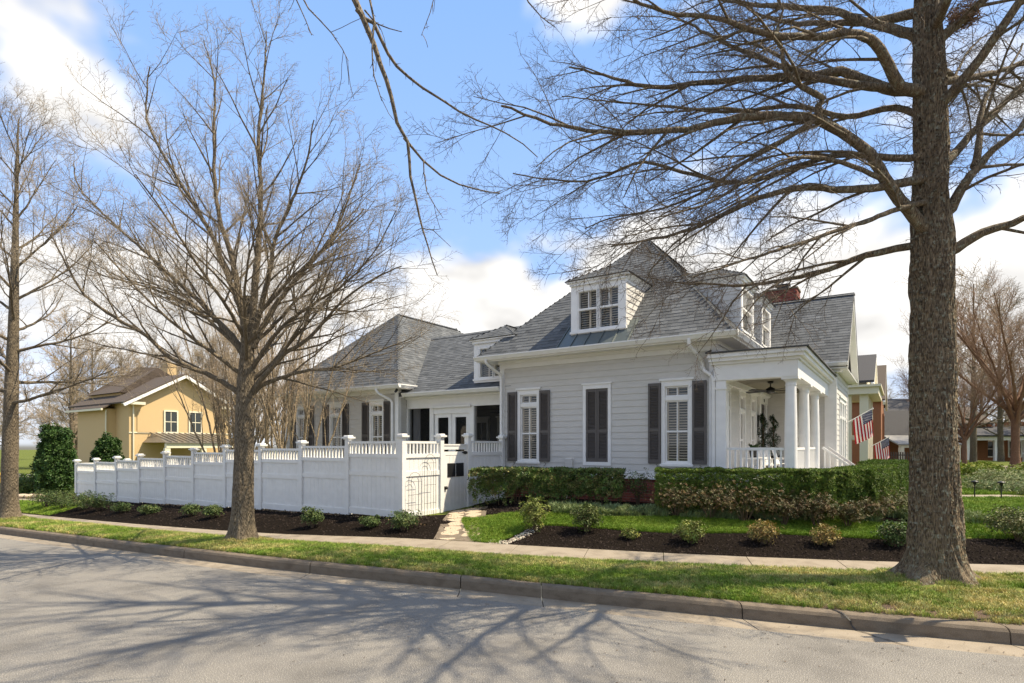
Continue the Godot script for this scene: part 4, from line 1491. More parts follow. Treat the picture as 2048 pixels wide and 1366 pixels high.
func build_fence() -> void:
	var f := thing("fence", "long white board fence with slatted top stepping down the street", "fence", LOT)
	var caps := [2.03, 2.01, 1.90, 1.83, 1.79, 1.70, 1.58, 1.48, 1.38, 1.29, 1.21]
	var lows := []
	for k in 11:
		var p := on_lot(-5.8 - k * 1.8, 4.05)
		lows.append(p.y)
		fence_post(f, Vector3(-5.8 - k * 1.8, p.y, 4.05), caps[k] - 0.03)
	for k in 10:
		var low := maxf(lows[k], lows[k + 1]) + 0.02
		fence_piece(f, Vector3(-5.8 - (k + 1) * 1.8, 0, 4.05), Vector3(-5.8 - k * 1.8, 0, 4.05), minf(caps[k], caps[k + 1]) - 0.11, minf(low, minf(lows[k], lows[k + 1]) + 0.05))
	# return towards the house, with the gate in it
	var c := thing("side_fence", "short white fence running from street corner to house beside gate", "fence", LOT)
	for z in [2.75, 1.68, 0.14]:
		var p := on_lot(-5.8, z)
		fence_post(c, Vector3(-5.8, p.y, z), 2.02 if z != 1.68 else 2.05)
	fence_piece(c, Vector3(-5.8, 0, 4.05), Vector3(-5.8, 0, 2.75), 1.90, 0.12)
	fence_piece(c, Vector3(-5.8, 0, 1.68), Vector3(-5.8, 0, 0.14), 1.92, 0.22)
	# return at the far end
	fence_piece(f, Vector3(-23.8, 0, 2.25), Vector3(-23.8, 0, 4.05), 1.10, -0.5)
	fence_post(f, Vector3(-23.8, on_lot(-23.8, 2.25).y, 2.25), 1.18)
	var g := thing("gate", "white board gate with two dark vents and black iron hinges", "gate", LOT * Transform3D(Basis(Vector3(0, 0, -1), Vector3.UP, Vector3(1, 0, 0)), Vector3(-5.8, 0, 2.75)))
	# own axes: x along towards the house (0 to 1.07), z outwards
	var fr := MB.new()
	fr.span(Vector3(0.075, 1.70, -0.03), Vector3(0.995, 1.80, 0.03))
	fr.span(Vector3(0.075, 1.80, -0.045), Vector3(0.995, 1.835, 0.045))
	fr.span(Vector3(0.08, 0.16, -0.022), Vector3(0.16, 1.65, 0.022))
	fr.span(Vector3(0.91, 0.16, -0.022), Vector3(0.99, 1.65, 0.022))
	fr.span(Vector3(0.16, 1.56, -0.021), Vector3(0.91, 1.65, 0.021))
	fr.span(Vector3(0.16, 0.16, -0.021), Vector3(0.91, 0.28, 0.021))
	part(g, "gate_frame", fr.mesh(), M.vinyl)
	for i in 5:
		var b := MB.new()
		b.soft_box(Vector3(0.16 + i * 0.15 + 0.002, 0.28, -0.012), Vector3(0.16 + (i + 1) * 0.15 - 0.002, 1.56, 0.014), 0.004)
		part(g, "board", b.mesh(), M.vinyl)
	for x in [0.24, 0.57]:
		var v := MB.new()
		v.span(Vector3(x, 1.02, 0.012), Vector3(x + 0.30, 1.36, 0.026))
		for k in 7:
			v.span(Vector3(x + 0.02 + k * 0.04, 1.04, 0.026), Vector3(x + 0.035 + k * 0.04, 1.34, 0.034))
		part(g, "vent", v.mesh(), M.iron)
	for y in [1.62, 0.17]:
		var hg := MB.new()
		hg.xf = Transform3D(Basis.IDENTITY, Vector3(0.93, y, 0.028))
		hg.prism([Vector2(-0.16, 0), Vector2(0.0, -0.045), Vector2(0.16, 0), Vector2(0.0, 0.045)], 0.0, 0.012)
		part(g, "hinge", hg.mesh(), M.black)
	var la := MB.new()
	la.soft_box(Vector3(0.06, 0.72, 0.02), Vector3(0.2, 0.8, 0.06), 0.008)
	la.rod(Vector3(0.13, 0.76, 0.05), Vector3(0.13, 0.76, 0.1), 0.03, 10)
	part(g, "latch", la.mesh(), M.black)
	var hd := MB.new()
	hd.tube(PackedVector3Array([Vector3(1.0, 0.92, 0.03), Vector3(1.01, 0.94, 0.07), Vector3(1.02, 1.16, 0.07), Vector3(1.02, 1.18, 0.03)]), PackedFloat32Array([0.012, 0.012, 0.012, 0.012]), 6)
	part(g, "handle", hd.mesh(), M.black)
	# wire trellises leaning on the fence beside the gate
	for q in [[0.28, 1.02, 0.34, "low arched wire trellis against the white side fence"], [0.80, 1.42, 0.32, "tall arched wire trellis beside the white gate post"]]:
		var tr := thing("trellis", q[3], "trellis", LOT * Transform3D(Basis(Vector3(0, 0, -1), Vector3.UP, Vector3(1, 0, 0)), Vector3(-5.68, on_lot(-5.68, 4.05 - q[0]).y, 4.05 - q[0])), "arched wire trellises")
		var w: float = q[2]
		var hh: float = q[1]
		var arch := MB.new()
		for s in [1.0, 0.55]:
			var p := PackedVector3Array([Vector3(-w * s * 0.62, 0, 0)])
			for i in 11:
				var a := PI * (1.0 - i / 10.0)
				p.append(Vector3(cos(a) * w * s * 0.62, hh - w * 0.62 + sin(a) * w * 0.62 * s, 0))
			p.append(Vector3(w * s * 0.62, 0, 0))
			var r := PackedFloat32Array()
			for i in p.size():
				r.append(0.0045)
			arch.tube(p, r, 5)
		part(tr, "arch", arch.mesh(), M.iron)
		var cross := MB.new()
		for y in [0.28, hh * 0.5, hh - w * 0.62]:
			cross.rod(Vector3(-w * 0.62, y, 0.004), Vector3(w * 0.62, y, 0.004), 0.004, 5)
		part(tr, "cross_wires", cross.mesh(), M.iron)


# a pointed leaf lying along -z, folded a little on its midrib
func leaf_mesh(l: float, w: float) -> ArrayMesh:
	var b := MB.new()
	b.tri(Vector3.ZERO, Vector3(w * 0.5, w * 0.14, -l * 0.45), Vector3(0, 0, -l))
	b.tri(Vector3.ZERO, Vector3(0, 0, -l), Vector3(-w * 0.5, w * 0.14, -l * 0.45))
	return b.mesh()


# ---------------------------------------------------------------- neighbours and distance
func far_window(h: Node3D, xf: Transform3D, w: float, hh: float, frame: Material) -> void:
	var b := MB.new()
	b.span(Vector3(-w * 0.5 - 0.1, -0.1, -0.05), Vector3(-w * 0.5, hh + 0.1, 0.06))
	b.span(Vector3(w * 0.5, -0.1, -0.05), Vector3(w * 0.5 + 0.1, hh + 0.1, 0.06))
	b.span(Vector3(-w * 0.5, hh, -0.05), Vector3(w * 0.5, hh + 0.12, 0.055))
	b.span(Vector3(-w * 0.5, -0.12, -0.05), Vector3(w * 0.5, 0.0, 0.09))
	b.span(Vector3(-w * 0.5, hh * 0.5 - 0.03, -0.03), Vector3(w * 0.5, hh * 0.5 + 0.03, 0.03))
	b.span(Vector3(-0.02, 0, -0.03), Vector3(0.02, hh, 0.025))
	var f := part(h, "window", b.mesh(), frame, xf)
	var g := MB.new()
	g.quad(Vector3(-w * 0.5, 0, 0.012), Vector3(w * 0.5, 0, 0.012), Vector3(w * 0.5, hh, 0.012), Vector3(-w * 0.5, hh, 0.012))
	part(f, "pane", g.mesh(), M.far_glass)


# simple gabled block in its own axes: gable end in the plane x = 0 facing +x, running back to x = -deep, from z = 0 to z = -w
func gable_block(h: Node3D, w: float, deep: float, base: float, eave: float, ridge: float, wall: Material, roof_m: Material, over := 0.4) -> void:
	var b := MB.new()
	b.xf = Transform3D(Basis(Vector3(0, 0, -1), Vector3.UP, Vector3(1, 0, 0)), Vector3.ZERO)
	b.prism([Vector2(0, base), Vector2(w, base), Vector2(w, eave), Vector2(w * 0.5, ridge), Vector2(0, eave)], -deep, 0.0)
	part(h, "wall", b.mesh(), wall)
	var sl := (ridge - eave) / (w * 0.5)
	for s in [0, 1]:
		var r := MB.new()
		var ze := over if s == 0 else -w - over
		var q := [Vector3(-deep - over, eave - over * sl + 0.12, ze), Vector3(over, eave - over * sl + 0.12, ze), Vector3(over, ridge + 0.12, -w * 0.5), Vector3(-deep - over, ridge + 0.12, -w * 0.5)]
		if s == 1:
			q = [q[1], q[0], q[3], q[2]]
		r.slab(q, Vector3(0, -0.1, 0))
		part(h, "roof", r.mesh(), roof_m)
		var t := MB.new()
		var a := Vector3(over - 0.06, eave - over * sl, ze)
		var c := Vector3(over - 0.06, ridge, -w * 0.5)
		var d := (c - a).normalized()
		t.box((a + c) * 0.5 - Vector3(0, 0.1, 0), Vector3(0.12, 0.22, a.distance_to(c)), Basis(Vector3(1, 0, 0), Vector3(1, 0, 0).cross(d) * (1 if s == 1 else -1), d * (1 if s == 1 else -1)))
		part(h, "rake_board", t.mesh(), M.trim)


func flag_texture() -> ImageTexture:
	var im := Image.create(190, 100, false, Image.FORMAT_RGB8)
	im.fill(Color(0.86, 0.85, 0.83))
	for k in 7:
		im.fill_rect(Rect2i(0, int(k * 2 * 100.0 / 13), 190, int(ceil(100.0 / 13))), Color(0.62, 0.06, 0.11))
	im.fill_rect(Rect2i(0, 0, 76, 54), Color(0.07, 0.09, 0.27))
	for r in 9:
		for c in 6 - (r % 2):
			var x := 6 + c * 12 + (6 if r % 2 else 0)
			var y := 3 + r * 6
			im.fill_rect(Rect2i(x - 1, y - 2, 3, 4), Color(0.86, 0.86, 0.86))
			im.fill_rect(Rect2i(x - 2, y - 1, 5, 2), Color(0.86, 0.86, 0.86))
	return ImageTexture.create_from_image(im)


# a flag hanging from a slanting pole: own axes have the pole rising along +x; the hoist lies on its outer end
func flag(called: String, label: String, xf: Transform3D, s: float, pole: float) -> void:
	var t := thing(called, label, "flag", xf, "flags on the houses")
	var tip := Vector3(1.55, 0.95, 0) * pole
	var p := MB.new()
	p.rod(Vector3.ZERO, tip, 0.016)
	p.lathe([Vector2(0.0, -0.03), Vector2(0.03, 0.0), Vector2(0.0, 0.03)], tip, 8)
	part(t, "pole", p.mesh(), M.trim)
	var b := MB.new()
	var n := 18
	var m := 12
	var along_pole := tip.normalized()
	var pt := func(i: float, j: float):
		# i down the fly, j along the hoist from the tip
		var f := i / n
		var g := j / m
		var sway := 0.10 * sin(f * 5.0 + g * 6.5) * f + 0.06 * sin(g * 9.0) * f
		return tip * 0.97 - along_pole * (0.86 * g * s * (1.0 - 0.12 * f)) + Vector3(0.05 * f, -1.18 * f, 0.0) * s + Vector3(0.06 * f * sin(g * 4.0), 0, sway + 0.1 * f) * s
	for i in n + 1:
		for j in m + 1:
			b.v.append(pt.call(i, j))
			b.uv.append(Vector2(float(i) / n, float(j) / m))
	for i in n:
		for j in m:
			var a := i * (m + 1) + j
			b.idx.append_array([a, a + 1, a + m + 1, a + 1, a + m + 2, a + m + 1])
	var arr := []
	arr.resize(Mesh.ARRAY_MAX)
	arr[Mesh.ARRAY_VERTEX] = b.v
	arr[Mesh.ARRAY_TEX_UV] = b.uv
	arr[Mesh.ARRAY_INDEX] = b.idx
	var am := ArrayMesh.new()
	am.add_surface_from_arrays(Mesh.PRIMITIVE_TRIANGLES, arr)
	var st := SurfaceTool.new()
	st.create_from(am, 0)
	st.generate_normals()
	part(t, "cloth", st.commit(), M.flag)


func build_neighbours() -> void:
	var SIM := FastNoiseLite.TYPE_SIMPLEX_SMOOTH
	M.far_glass = plain(0.05, 0.06, 0.065, 0.12)
	M.flag = plain(1, 1, 1, 0.8)
	M.flag.albedo_texture = flag_texture()
	M.flag.backlight_enabled = true
	M.flag.backlight = Color(0.5, 0.5, 0.5)
	M.yellow_brick = grained(plain(1, 1, 1, 0.9), noise(SIM, 0.09, 4, 71), [[0.0, lin(0.50, 0.35, 0.175)], [1.0, lin(0.63, 0.47, 0.26)]], Vector3(1.2, 3.0, 1.2), 2.0)
	M.red_brick = grained(plain(1, 1, 1, 0.9), noise(SIM, 0.09, 4, 72), [[0.0, lin(0.20, 0.075, 0.035)], [1.0, lin(0.36, 0.17, 0.085)]], Vector3(1.2, 3.0, 1.2), 2.0)
	M.brown_roof = grained(plain(1, 1, 1, 0.9), noise(SIM, 0.12, 4, 73), [[0.0, lin(0.05, 0.036, 0.027)], [1.0, lin(0.11, 0.083, 0.062)]], Vector3(1.0, 4.0, 1.0), 2.0)
	M.grey_roof = grained(plain(1, 1, 1, 0.9), noise(SIM, 0.12, 4, 74), [[0.0, lin(0.025, 0.025, 0.028)], [1.0, lin(0.075, 0.075, 0.08)]], Vector3(1.0, 4.0, 1.0), 2.0)
	M.cream = plain(0.70, 0.65, 0.50, 0.6)
	# ---- yellow brick house beyond the fence
	var g := land(-27.97, 42.0)
	var h := thing("yellow_house", "yellow brick house with brown roof beyond the long fence", "house", Transform3D(LOT.basis, Vector3(-27.97, g, -42.0)))
	var e := 5.15 - g
	gable_block(h, 7.6, 9.0, -0.5, e, e + 2.15, M.yellow_brick, M.brown_roof, 0.55)
	var SIDE := Transform3D(Basis(Vector3(0, 0, -1), Vector3.UP, Vector3(1, 0, 0)), Vector3.ZERO)
	for z in [2.9, 4.75]:
		far_window(h, SIDE * Transform3D(Basis.IDENTITY, Vector3(z, 2.85 - g, 0.02)), 0.85, 1.55, M.cream)
	# bricked-up arch
	var ar := MB.new()
	var outer := []
	for i in 9:
		var a := PI * i / 8.0
		outer.append(Vector2(0.62 * cos(a), 1.45 + 0.3 * sin(a)))
	outer.append(Vector2(-0.62, 0))
	outer.append(Vector2(0.62, 0))
	ar.prism(outer, -0.05, 0.05)
	part(h, "blind_arch", ar.mesh(), M.yellow_brick, SIDE * Transform3D(Basis.IDENTITY, Vector3(1.15, 2.75 - g, 0)))
	# tall hipped roof behind and side wing in shade
	var hp := MB.new()
	var y0 := 5.9 - g
	var q := [Vector3(-9.2, y0, -0.5), Vector3(-3.0, y0, -0.5), Vector3(-3.0, y0, -7.5), Vector3(-9.2, y0, -7.5)]
	var pk := [Vector3(-6.6, y0 + 2.5, -3.4), Vector3(-5.4, y0 + 2.5, -4.4)]
	hp.quad(q[0], q[1], pk[1], pk[0])
	hp.quad(q[1], q[2], pk[1], pk[1])
	hp.tri(q[1], q[2], pk[1])
	hp.tri(q[2], q[3], pk[0])
	hp.quad(q[2], pk[0], pk[1], pk[1])
	hp.tri(q[3], q[0], pk[0])
	hp.tri(q[2], pk[0], pk[1])
	hp.quad(q[0], q[3], q[2], q[1])
	part(h, "hipped_roof", hp.mesh(), M.brown_roof)
	spans(h, "wall", M.yellow_brick, [[Vector3(-8.9, -0.5, -7.2), Vector3(-3.3, y0 + 0.01, -0.8)]])
	spans(h, "wall", M.yellow_brick, [[Vector3(-7.5, -0.5, -0.8), Vector3(-2.2, e - 0.6, 0.6)]])
	var sr := MB.new()
	sr.slab([Vector3(-7.9, e - 0.55, 1.0), Vector3(-1.8, e - 0.55, 1.0), Vector3(-1.8, e + 0.35, -0.6), Vector3(-7.9, e + 0.35, -0.6)], Vector3(0, -0.1, 0))
	part(h, "roof", sr.mesh(), M.brown_roof)
	# gutter, downpipe, chimney and brackets
	spans(h, "gutter", M.cream, [[Vector3(-8.4, e - 0.75, 1.0), Vector3(-1.8, e - 0.6, 1.12)]])
	var dp := MB.new()
	dp.rod(Vector3(-2.1, -0.3, 0.68), Vector3(-2.1, e - 0.7, 0.68), 0.05, 8)
	dp.rod(Vector3(0.08, -0.3, -0.25), Vector3(0.08, e - 0.2, -0.25), 0.05, 8)
	part(h, "downpipe", dp.mesh(), M.cream)
	spans(h, "chimney", M.yellow_brick, [[Vector3(-7.6, e + 0.5, -6.6), Vector3(-6.7, e + 3.9, -5.8)]])
	spans(h, "eave_return", M.cream, [[Vector3(0.0, e - 0.35, -0.9), Vector3(0.5, e - 0.15, 0.5)], [Vector3(0.0, e - 0.35, -7.9), Vector3(0.5, e - 0.15, -6.7)]])
	spans(h, "string_course", M.cream, [[Vector3(-0.02, 2.72 - g, -7.6), Vector3(0.05, 2.80 - g, 0.02)]])
	# garage with a metal roof in front of the gable
	var gm := MB.new()
	gm.slab([Vector3(3.3, 2.02 - g, -1.0), Vector3(3.3, 2.02 - g, -6.6), Vector3(0.0, 2.75 - g, -6.0), Vector3(0.0, 2.75 - g, -1.6)], Vector3(0, -0.08, 0))
	gm.tri(Vector3(0.0, 2.02 - g, -0.9), Vector3(3.3, 2.02 - g, -1.0), Vector3(0.0, 2.75 - g, -1.6))
	for k in 12:
		var z := -1.4 - k * 0.42
		gm.box(Vector3(1.65, 2.43 - g, z), Vector3(3.38, 0.05, 0.04), Basis(Vector3(3.3, -0.73, 0).normalized(), Vector3(0.73, 3.3, 0).normalized(), Vector3(0, 0, 1)))
	part(h, "metal_roof", gm.mesh(), plain(0.22, 0.20, 0.17, 0.35, 0.5))
	spans(h, "beam", M.cream, [[Vector3(2.9, 1.62 - g, -6.5), Vector3(3.2, 1.95 - g, -1.1)]])
	for z in [-1.2, -3.8, -6.4]:
		spans(h, "post", M.cream, [[Vector3(2.92, -0.5, z - 0.18), Vector3(3.18, 1.62 - g, z + 0.18)]])
	# ---- cream house with tall columns
	var hb := thing("cream_house", "cream two-storey house with tall columns past the white wing", "house", LOT * Transform3D(Basis.IDENTITY, Vector3(2.27, 0.3, -15.95)))
	gable_block(hb, 4.9, 8.0, 3.75, 4.35, 5.65, M.cream, M.grey_roof, 0.3)
	spans(hb, "wall", M.red_brick, [[Vector3(-8.0, -0.5, -4.9), Vector3(-1.6, 3.75, -0.1)]])
	spans(hb, "cornice", M.cream, [[Vector3(-2.0, 3.72, -5.2), Vector3(0.45, 4.02, 0.35)], [Vector3(-2.0, 4.02, -5.3), Vector3(0.55, 4.12, 0.45)]])
	for z in [0.0, -0.9, -1.9, -2.9, -3.9, -4.8]:
		spans(hb, "column", M.cream, [[Vector3(-0.25, 0.2, z - 0.16), Vector3(0.07, 3.72, z + 0.16)]])
	for x in [-1.3, -0.7]:
		spans(hb, "column", M.cream, [[Vector3(x - 0.15, 0.2, -0.16), Vector3(x + 0.15, 3.72, 0.16)]])
	spans(hb, "balcony", M.cream, [[Vector3(-1.7, 1.75, -4.8), Vector3(0.0, 1.95, 0.05)], [Vector3(-1.7, 2.55, -0.03), Vector3(-0.05, 2.62, 0.03)], [Vector3(-0.1, 2.55, -4.8), Vector3(-0.03, 2.62, 0.0)]])
	for k in 34:
		var z := -0.1 - k * 0.14
		spans(hb, "baluster", M.cream, [[Vector3(-0.08, 1.95, z - 0.02), Vector3(-0.05, 2.55, z + 0.02)]])
	spans(hb, "porch_floor", M.red_brick, [[Vector3(-1.8, -0.5, -5.0), Vector3(0.1, 0.2, 0.1)]])
	# ---- brick gable house
	var hc := thing("brick_house", "orange brick gabled house between cream house and long grey roof", "house", LOT * Transform3D(Basis.IDENTITY, Vector3(2.6, 0.3, -25.0)))
	gable_block(hc, 7.0, 9.0, -0.5, 4.1, 6.3, M.red_brick, M.brown_roof, 0.2)
	far_window(hc, SIDE * Transform3D(Basis.IDENTITY, Vector3(3.5, 1.6, 0.02)), 1.6, 1.7, M.red_brick)
	far_window(hc, SIDE * Transform3D(Basis.IDENTITY, Vector3(3.5, 4.2, 0.02)), 0.4, 1.0, M.brown_roof)
	# ---- long roofed house with arched porch
	var hd := thing("porch_house", "brick house with long grey roof and arched cream porch", "house", Transform3D(Basis.IDENTITY, Vector3(30.2, 0.2, -44.0)))
	spans(hd, "wall", M.red_brick, [[Vector3(-3.4, -0.5, -8.0), Vector3(2.6, 3.2, 0.0)]])
	var lr := MB.new()
	lr.slab([Vector3(-3.8, 3.1, 0.5), Vector3(3.0, 3.1, 0.5), Vector3(3.0, 5.5, -4.0), Vector3(-3.2, 5.5, -4.0)], Vector3(0, -0.12, 0))
	part(hd, "roof", lr.mesh(), M.grey_roof)
	var l2 := MB.new()
	l2.slab([Vector3(-3.2, 2.2, 1.6), Vector3(3.0, 2.2, 1.6), Vector3(3.0, 4.3, -0.4), Vector3(-2.8, 4.3, -0.4)], Vector3(0, -0.12, 0))
	part(hd, "roof", l2.mesh(), M.grey_roof)
	var pr := MB.new()
	pr.slab([Vector3(-3.6, 1.72, 4.4), Vector3(0.9, 1.72, 4.4), Vector3(0.9, 2.35, 1.5), Vector3(-2.8, 2.35, 1.5)], Vector3(0, -0.1, 0))
	part(hd, "porch_roof", pr.mesh(), plain(0.25, 0.24, 0.22, 0.5, 0.3))
	spans(hd, "porch_beam", M.cream, [[Vector3(-3.3, 1.45, 4.0), Vector3(0.85, 1.68, 4.25)]])
	for x in [-3.2, -1.6, -1.0, -0.4, 0.2, 0.7]:
		spans(hd, "porch_post", M.cream, [[Vector3(x - 0.13, 0.1, 4.0), Vector3(x + 0.13, 1.45, 4.24)]])
		spans(hd, "pier", M.red_brick, [[Vector3(x - 0.22, -0.6, 3.92), Vector3(x + 0.22, 0.1, 4.32)]])
	var pf := thing("picket_fence", "low brown picket fence before the arched porch", "fence", Transform3D(Basis.IDENTITY, Vector3(24.0, land(24.0, 37.0), -37.0)))
	spans(pf, "rail", M.brown_roof, [[Vector3(-1.6, 0.25, -0.03), Vector3(3.2, 0.32, 0.0)], [Vector3(-1.6, 0.75, -0.03), Vector3(3.2, 0.82, 0.0)]])
	for k in 32:
		spans(pf, "picket", M.brown_roof, [[Vector3(-1.6 + k * 0.15, 0.03, 0.0), Vector3(-1.52 + k * 0.15, 0.98, 0.025)]])
	# ---- far house behind the russet trees
	var he := thing("far_house", "distant brick house with white columned porch behind russet trees", "house", Transform3D(Basis(Vector3.UP, -0.25), Vector3(48.0, 0.3, -58.0)))
	gable_block(he, 9.0, 14.0, -0.5, 3.8, 5.6, M.red_brick, M.brown_roof, 0.4)
	spans(he, "wall", M.red_brick, [[Vector3(-14.0, -0.5, -8.0), Vector3(6.0, 3.9, -1.0)]])
	var er := MB.new()
	er.slab([Vector3(-6.0, 2.5, 3.2), Vector3(7.0, 2.5, 3.2), Vector3(7.0, 3.4, 0.0), Vector3(-6.0, 3.4, 0.0)], Vector3(0, -0.15, 0))
	part(he, "porch_roof", er.mesh(), M.grey_roof)
	spans(he, "porch_beam", M.trim, [[Vector3(-5.8, 2.0, 2.6), Vector3(6.8, 2.4, 2.9)]])
	for k in 6:
		spans(he, "porch_column", M.trim, [[Vector3(-5.6 + k * 2.4, -0.3, 2.6), Vector3(-5.2 + k * 2.4, 2.0, 2.9)]])
	for k in 5:
		far_window(he, Transform3D(Basis.IDENTITY, Vector3(-4.4 + k * 2.4, 0.4, -0.98)), 1.0, 1.5, M.trim)
	# ---- flags
	flag("flag", "striped flag with starred canton on the white wing wall", LOT * Transform3D(Basis.IDENTITY, Vector3(1.93, 2.6, -10.0)), 0.78, 0.5)
	flag("flag", "striped flag hanging from the cream house columns", LOT * Transform3D(Basis.IDENTITY, Vector3(2.4, 1.75, -16.6)), 0.75, 0.45)
	flag("flag", "striped flag on the far house beyond the russet tree", Transform3D(Basis.IDENTITY, Vector3(48.3, 0.9, -54.6)), 1.2, 1.2)
	# ---- paving on the right and at the left drive
	bed("front_walk", 8.8, 14.0, func(x): return 15.35 + 0.05 * (x - 9.0), func(x): return 15.95 + 0.05 * (x - 9.0), M.concrete, 0.014)
	bed("far_drive", 24.0, 34.0, func(x): return 30.0 + 0.1 * x, func(x): return 35.0 + 0.12 * x, M.concrete, 0.02)
	bed("shrub_bed", 15.5, 24.0, func(_x): return 20.2, func(_x): return 29.0, M.mulch, 0.016)
	bed("driveway", -25.5, -17.4, func(x): return walk_back(x) - 0.01, func(x): return 22.7 + (-17.4 - x) * 0.8, M.concrete, 0.016)
	bed("cross_street", -60.0, -30.0, func(x): return 43.0 + (-30.0 - x) * 0.35, func(x): return 48.5 + (-30.0 - x) * 0.35, M.asphalt, 0.02)
	# ---- path lights
	for p in [[12.15, 15.1, "black mushroom path light at the edge of the front walk"], [12.55, 14.75, "nearer black mushroom path light by the ground cover"]]:
		var pl := thing("path_light", p[2], "path light", Transform3D(Basis.IDENTITY, spot(p[0], p[1])), "path lights")
		var s := MB.new()
		s.rod(Vector3(0, -0.05, 0), Vector3(0, 0.4, 0), 0.014)
		part(pl, "stake", s.mesh(), M.black)
		var hd2 := MB.new()
		hd2.lathe([Vector2(0.02, 0.36), Vector2(0.04, 0.40), Vector2(0.035, 0.43), Vector2(0.1, 0.43), Vector2(0.07, 0.47), Vector2(0.0, 0.49)], Vector3.ZERO, 14)
		part(pl, "cap", hd2.mesh(), M.iron)
	# ---- street sign beyond the edge of the view, which casts the square shadow on the gutter
	var ss := thing("street_sign", "grey metal street sign on a thin post on the verge", "sign", Transform3D(Basis.IDENTITY, spot(5.55, 5.95)))
	var sp := MB.new()
	sp.rod(Vector3(0, -0.2, 0), Vector3(0, 2.65, 0), 0.025, 8)
	part(ss, "post", sp.mesh(), M.iron)
	var pn := MB.new()
	pn.box(Vector3(0, 2.3, 0.03), Vector3(0.32, 0.5, 0.006), Basis(Vector3.UP, 1.1))
	part(ss, "panel", pn.mesh(), plain(0.45, 0.45, 0.46, 0.4, 0.6))
	# ---- hydrant and boulder by the drive
	var hy := thing("fire_hydrant", "small yellow fire hydrant by the far street", "hydrant", Transform3D(Basis.IDENTITY, Vector3(-35.2, land(-35.2, 39.6), -39.6)))
	var hm := MB.new()
	hm.lathe([Vector2(0.0, 0.0), Vector2(0.17, 0.0), Vector2(0.17, 0.05), Vector2(0.11, 0.07), Vector2(0.11, 0.48), Vector2(0.15, 0.5), Vector2(0.14, 0.58), Vector2(0.06, 0.68), Vector2(0.03, 0.74), Vector2(0.0, 0.75)], Vector3.ZERO, 14)
	part(hy, "barrel", hm.mesh(), plain(0.7, 0.42, 0.04, 0.5))
	var hn := MB.new()
	hn.rod(Vector3(-0.2, 0.4, 0), Vector3(0.2, 0.4, 0), 0.05, 10)
	part(hy, "nozzle", hn.mesh(), plain(0.7, 0.42, 0.04, 0.5))
	for k in 3:
		var bo := thing("boulder", ["flat pale boulder at the foot of the holly", "smaller pale boulder beside the driveway", "rounded pale boulder next to the holly"][k], "boulder", Transform3D(Basis(Vector3.UP, k * 1.3), spot(-20.6 + k * 0.42, 24.2 - 0.1 * k, 0.05)), "boulders by the holly")
		var bm := SphereMesh.new()
		bm.radius = 0.22
		bm.height = 0.26
		bm.radial_segments = 9
		bm.rings = 5
		part(bo, "stone", bm, M.stone, Transform3D(Basis.from_scale(Vector3(1.4 - k * 0.2, 0.8, 1.0)), Vector3(0, 0.05, 0)))
	shrub("low_shrub", "green low shrub beside the driveway behind left tree", spot(-22.2, 26.6), Vector3(2.0, 0.8, 1.6), 900, clump_mesh(0.09, 0.045, 7), [Color(0.06, 0.11, 0.02), Color(0.10, 0.14, 0.03)], {"low": 0.05})
	# ---- bare woodland
	var S := {"last": 1, "sprays": 5, "spray": 1.0, "tip": 0.3, "flat": 0.9, "wander": 0.1, "density": [0, 1.5], "angle": [0, 40.0], "lift": [0, 0.1], "length": [0, 2.0], "thick": [0, 0.03], "bend": [0, 0.15], "sides": [0, 4]}
	var protos := []
	for v in 2:
		var t := thing("woodland_tree", "", "tree", Transform3D.IDENTITY, "bare woodland in the distance")
		part(t, "trunk", trunk_mesh([[0, -0.4, 0, 0.26], [0, 1.0, 0, 0.23], [0.05, 4.0, 0.05, 0.19], [0.1, 8.0, 0.1, 0.13], [0.1, 14.0, 0.1, 0.03]], 9, 0.12, 0.06), M.bark_young)
		var br := MB.new()
		var tw := []
		for k in 22:
			var f := k / 21.0
			var a := k * GOLD + v
			rising_limb(t, br, tw, Vector3(0.1 * f, 2.4 + f * 10.5, 0.1 * f), Vector3(cos(a), lerpf(0.35, 1.6, f), sin(a)).normalized(), lerpf(4.6, 1.6, f), lerpf(0.07, 0.03, f), S, M.bark_young)
		finish_tree(t, br, tw, M.bark_young, M.twig_myrtle if v == 0 else M.twig_young, 2)
		protos.append(t)
	var places := []
	for k in 26:
		var f := k / 25.0
		places.append([lerpf(-66, -30, f) + rng.randfn(0, 1.5), 52.0 + 30.0 * rng.randf() + (k % 3) * 5.0])
	for k in 20:
		var f := k / 19.0
		places.append([lerpf(-110, 120, f) + rng.randfn(0, 3.0), rng.randf_range(100, 135)])
	for q2 in [[60.0, 78.0], [66.0, 70.0], [52.0, 84.0], [70.0, 86.0], [38.5, 48.0], [42.5, 50.0], [46.5, 51.0], [50.0, 50.0], [54.0, 55.0]]:
		places.append(q2)
	var used := [false, false]
	for i in places.size():
		var w := i % 2
		var xf := Transform3D(Basis(Vector3.UP, rng.randf() * TAU).scaled(Vector3.ONE * rng.randf_range(0.8, 1.15)), Vector3(places[i][0], minf(land(clampf(places[i][0], -59, 44), places[i][1]), 0.1), -places[i][1]))
		var where := "beyond the yellow house and drive" if i < 26 else ("on the far skyline" if i < 46 else "around the distant brick porch house")
		var lab := "bare brown woodland tree %s" % where
		if not used[w]:
			used[w] = true
			protos[w].transform = xf
			protos[w].set_meta("label", lab)
		else:
			copy_thing(protos[w], lab, xf)


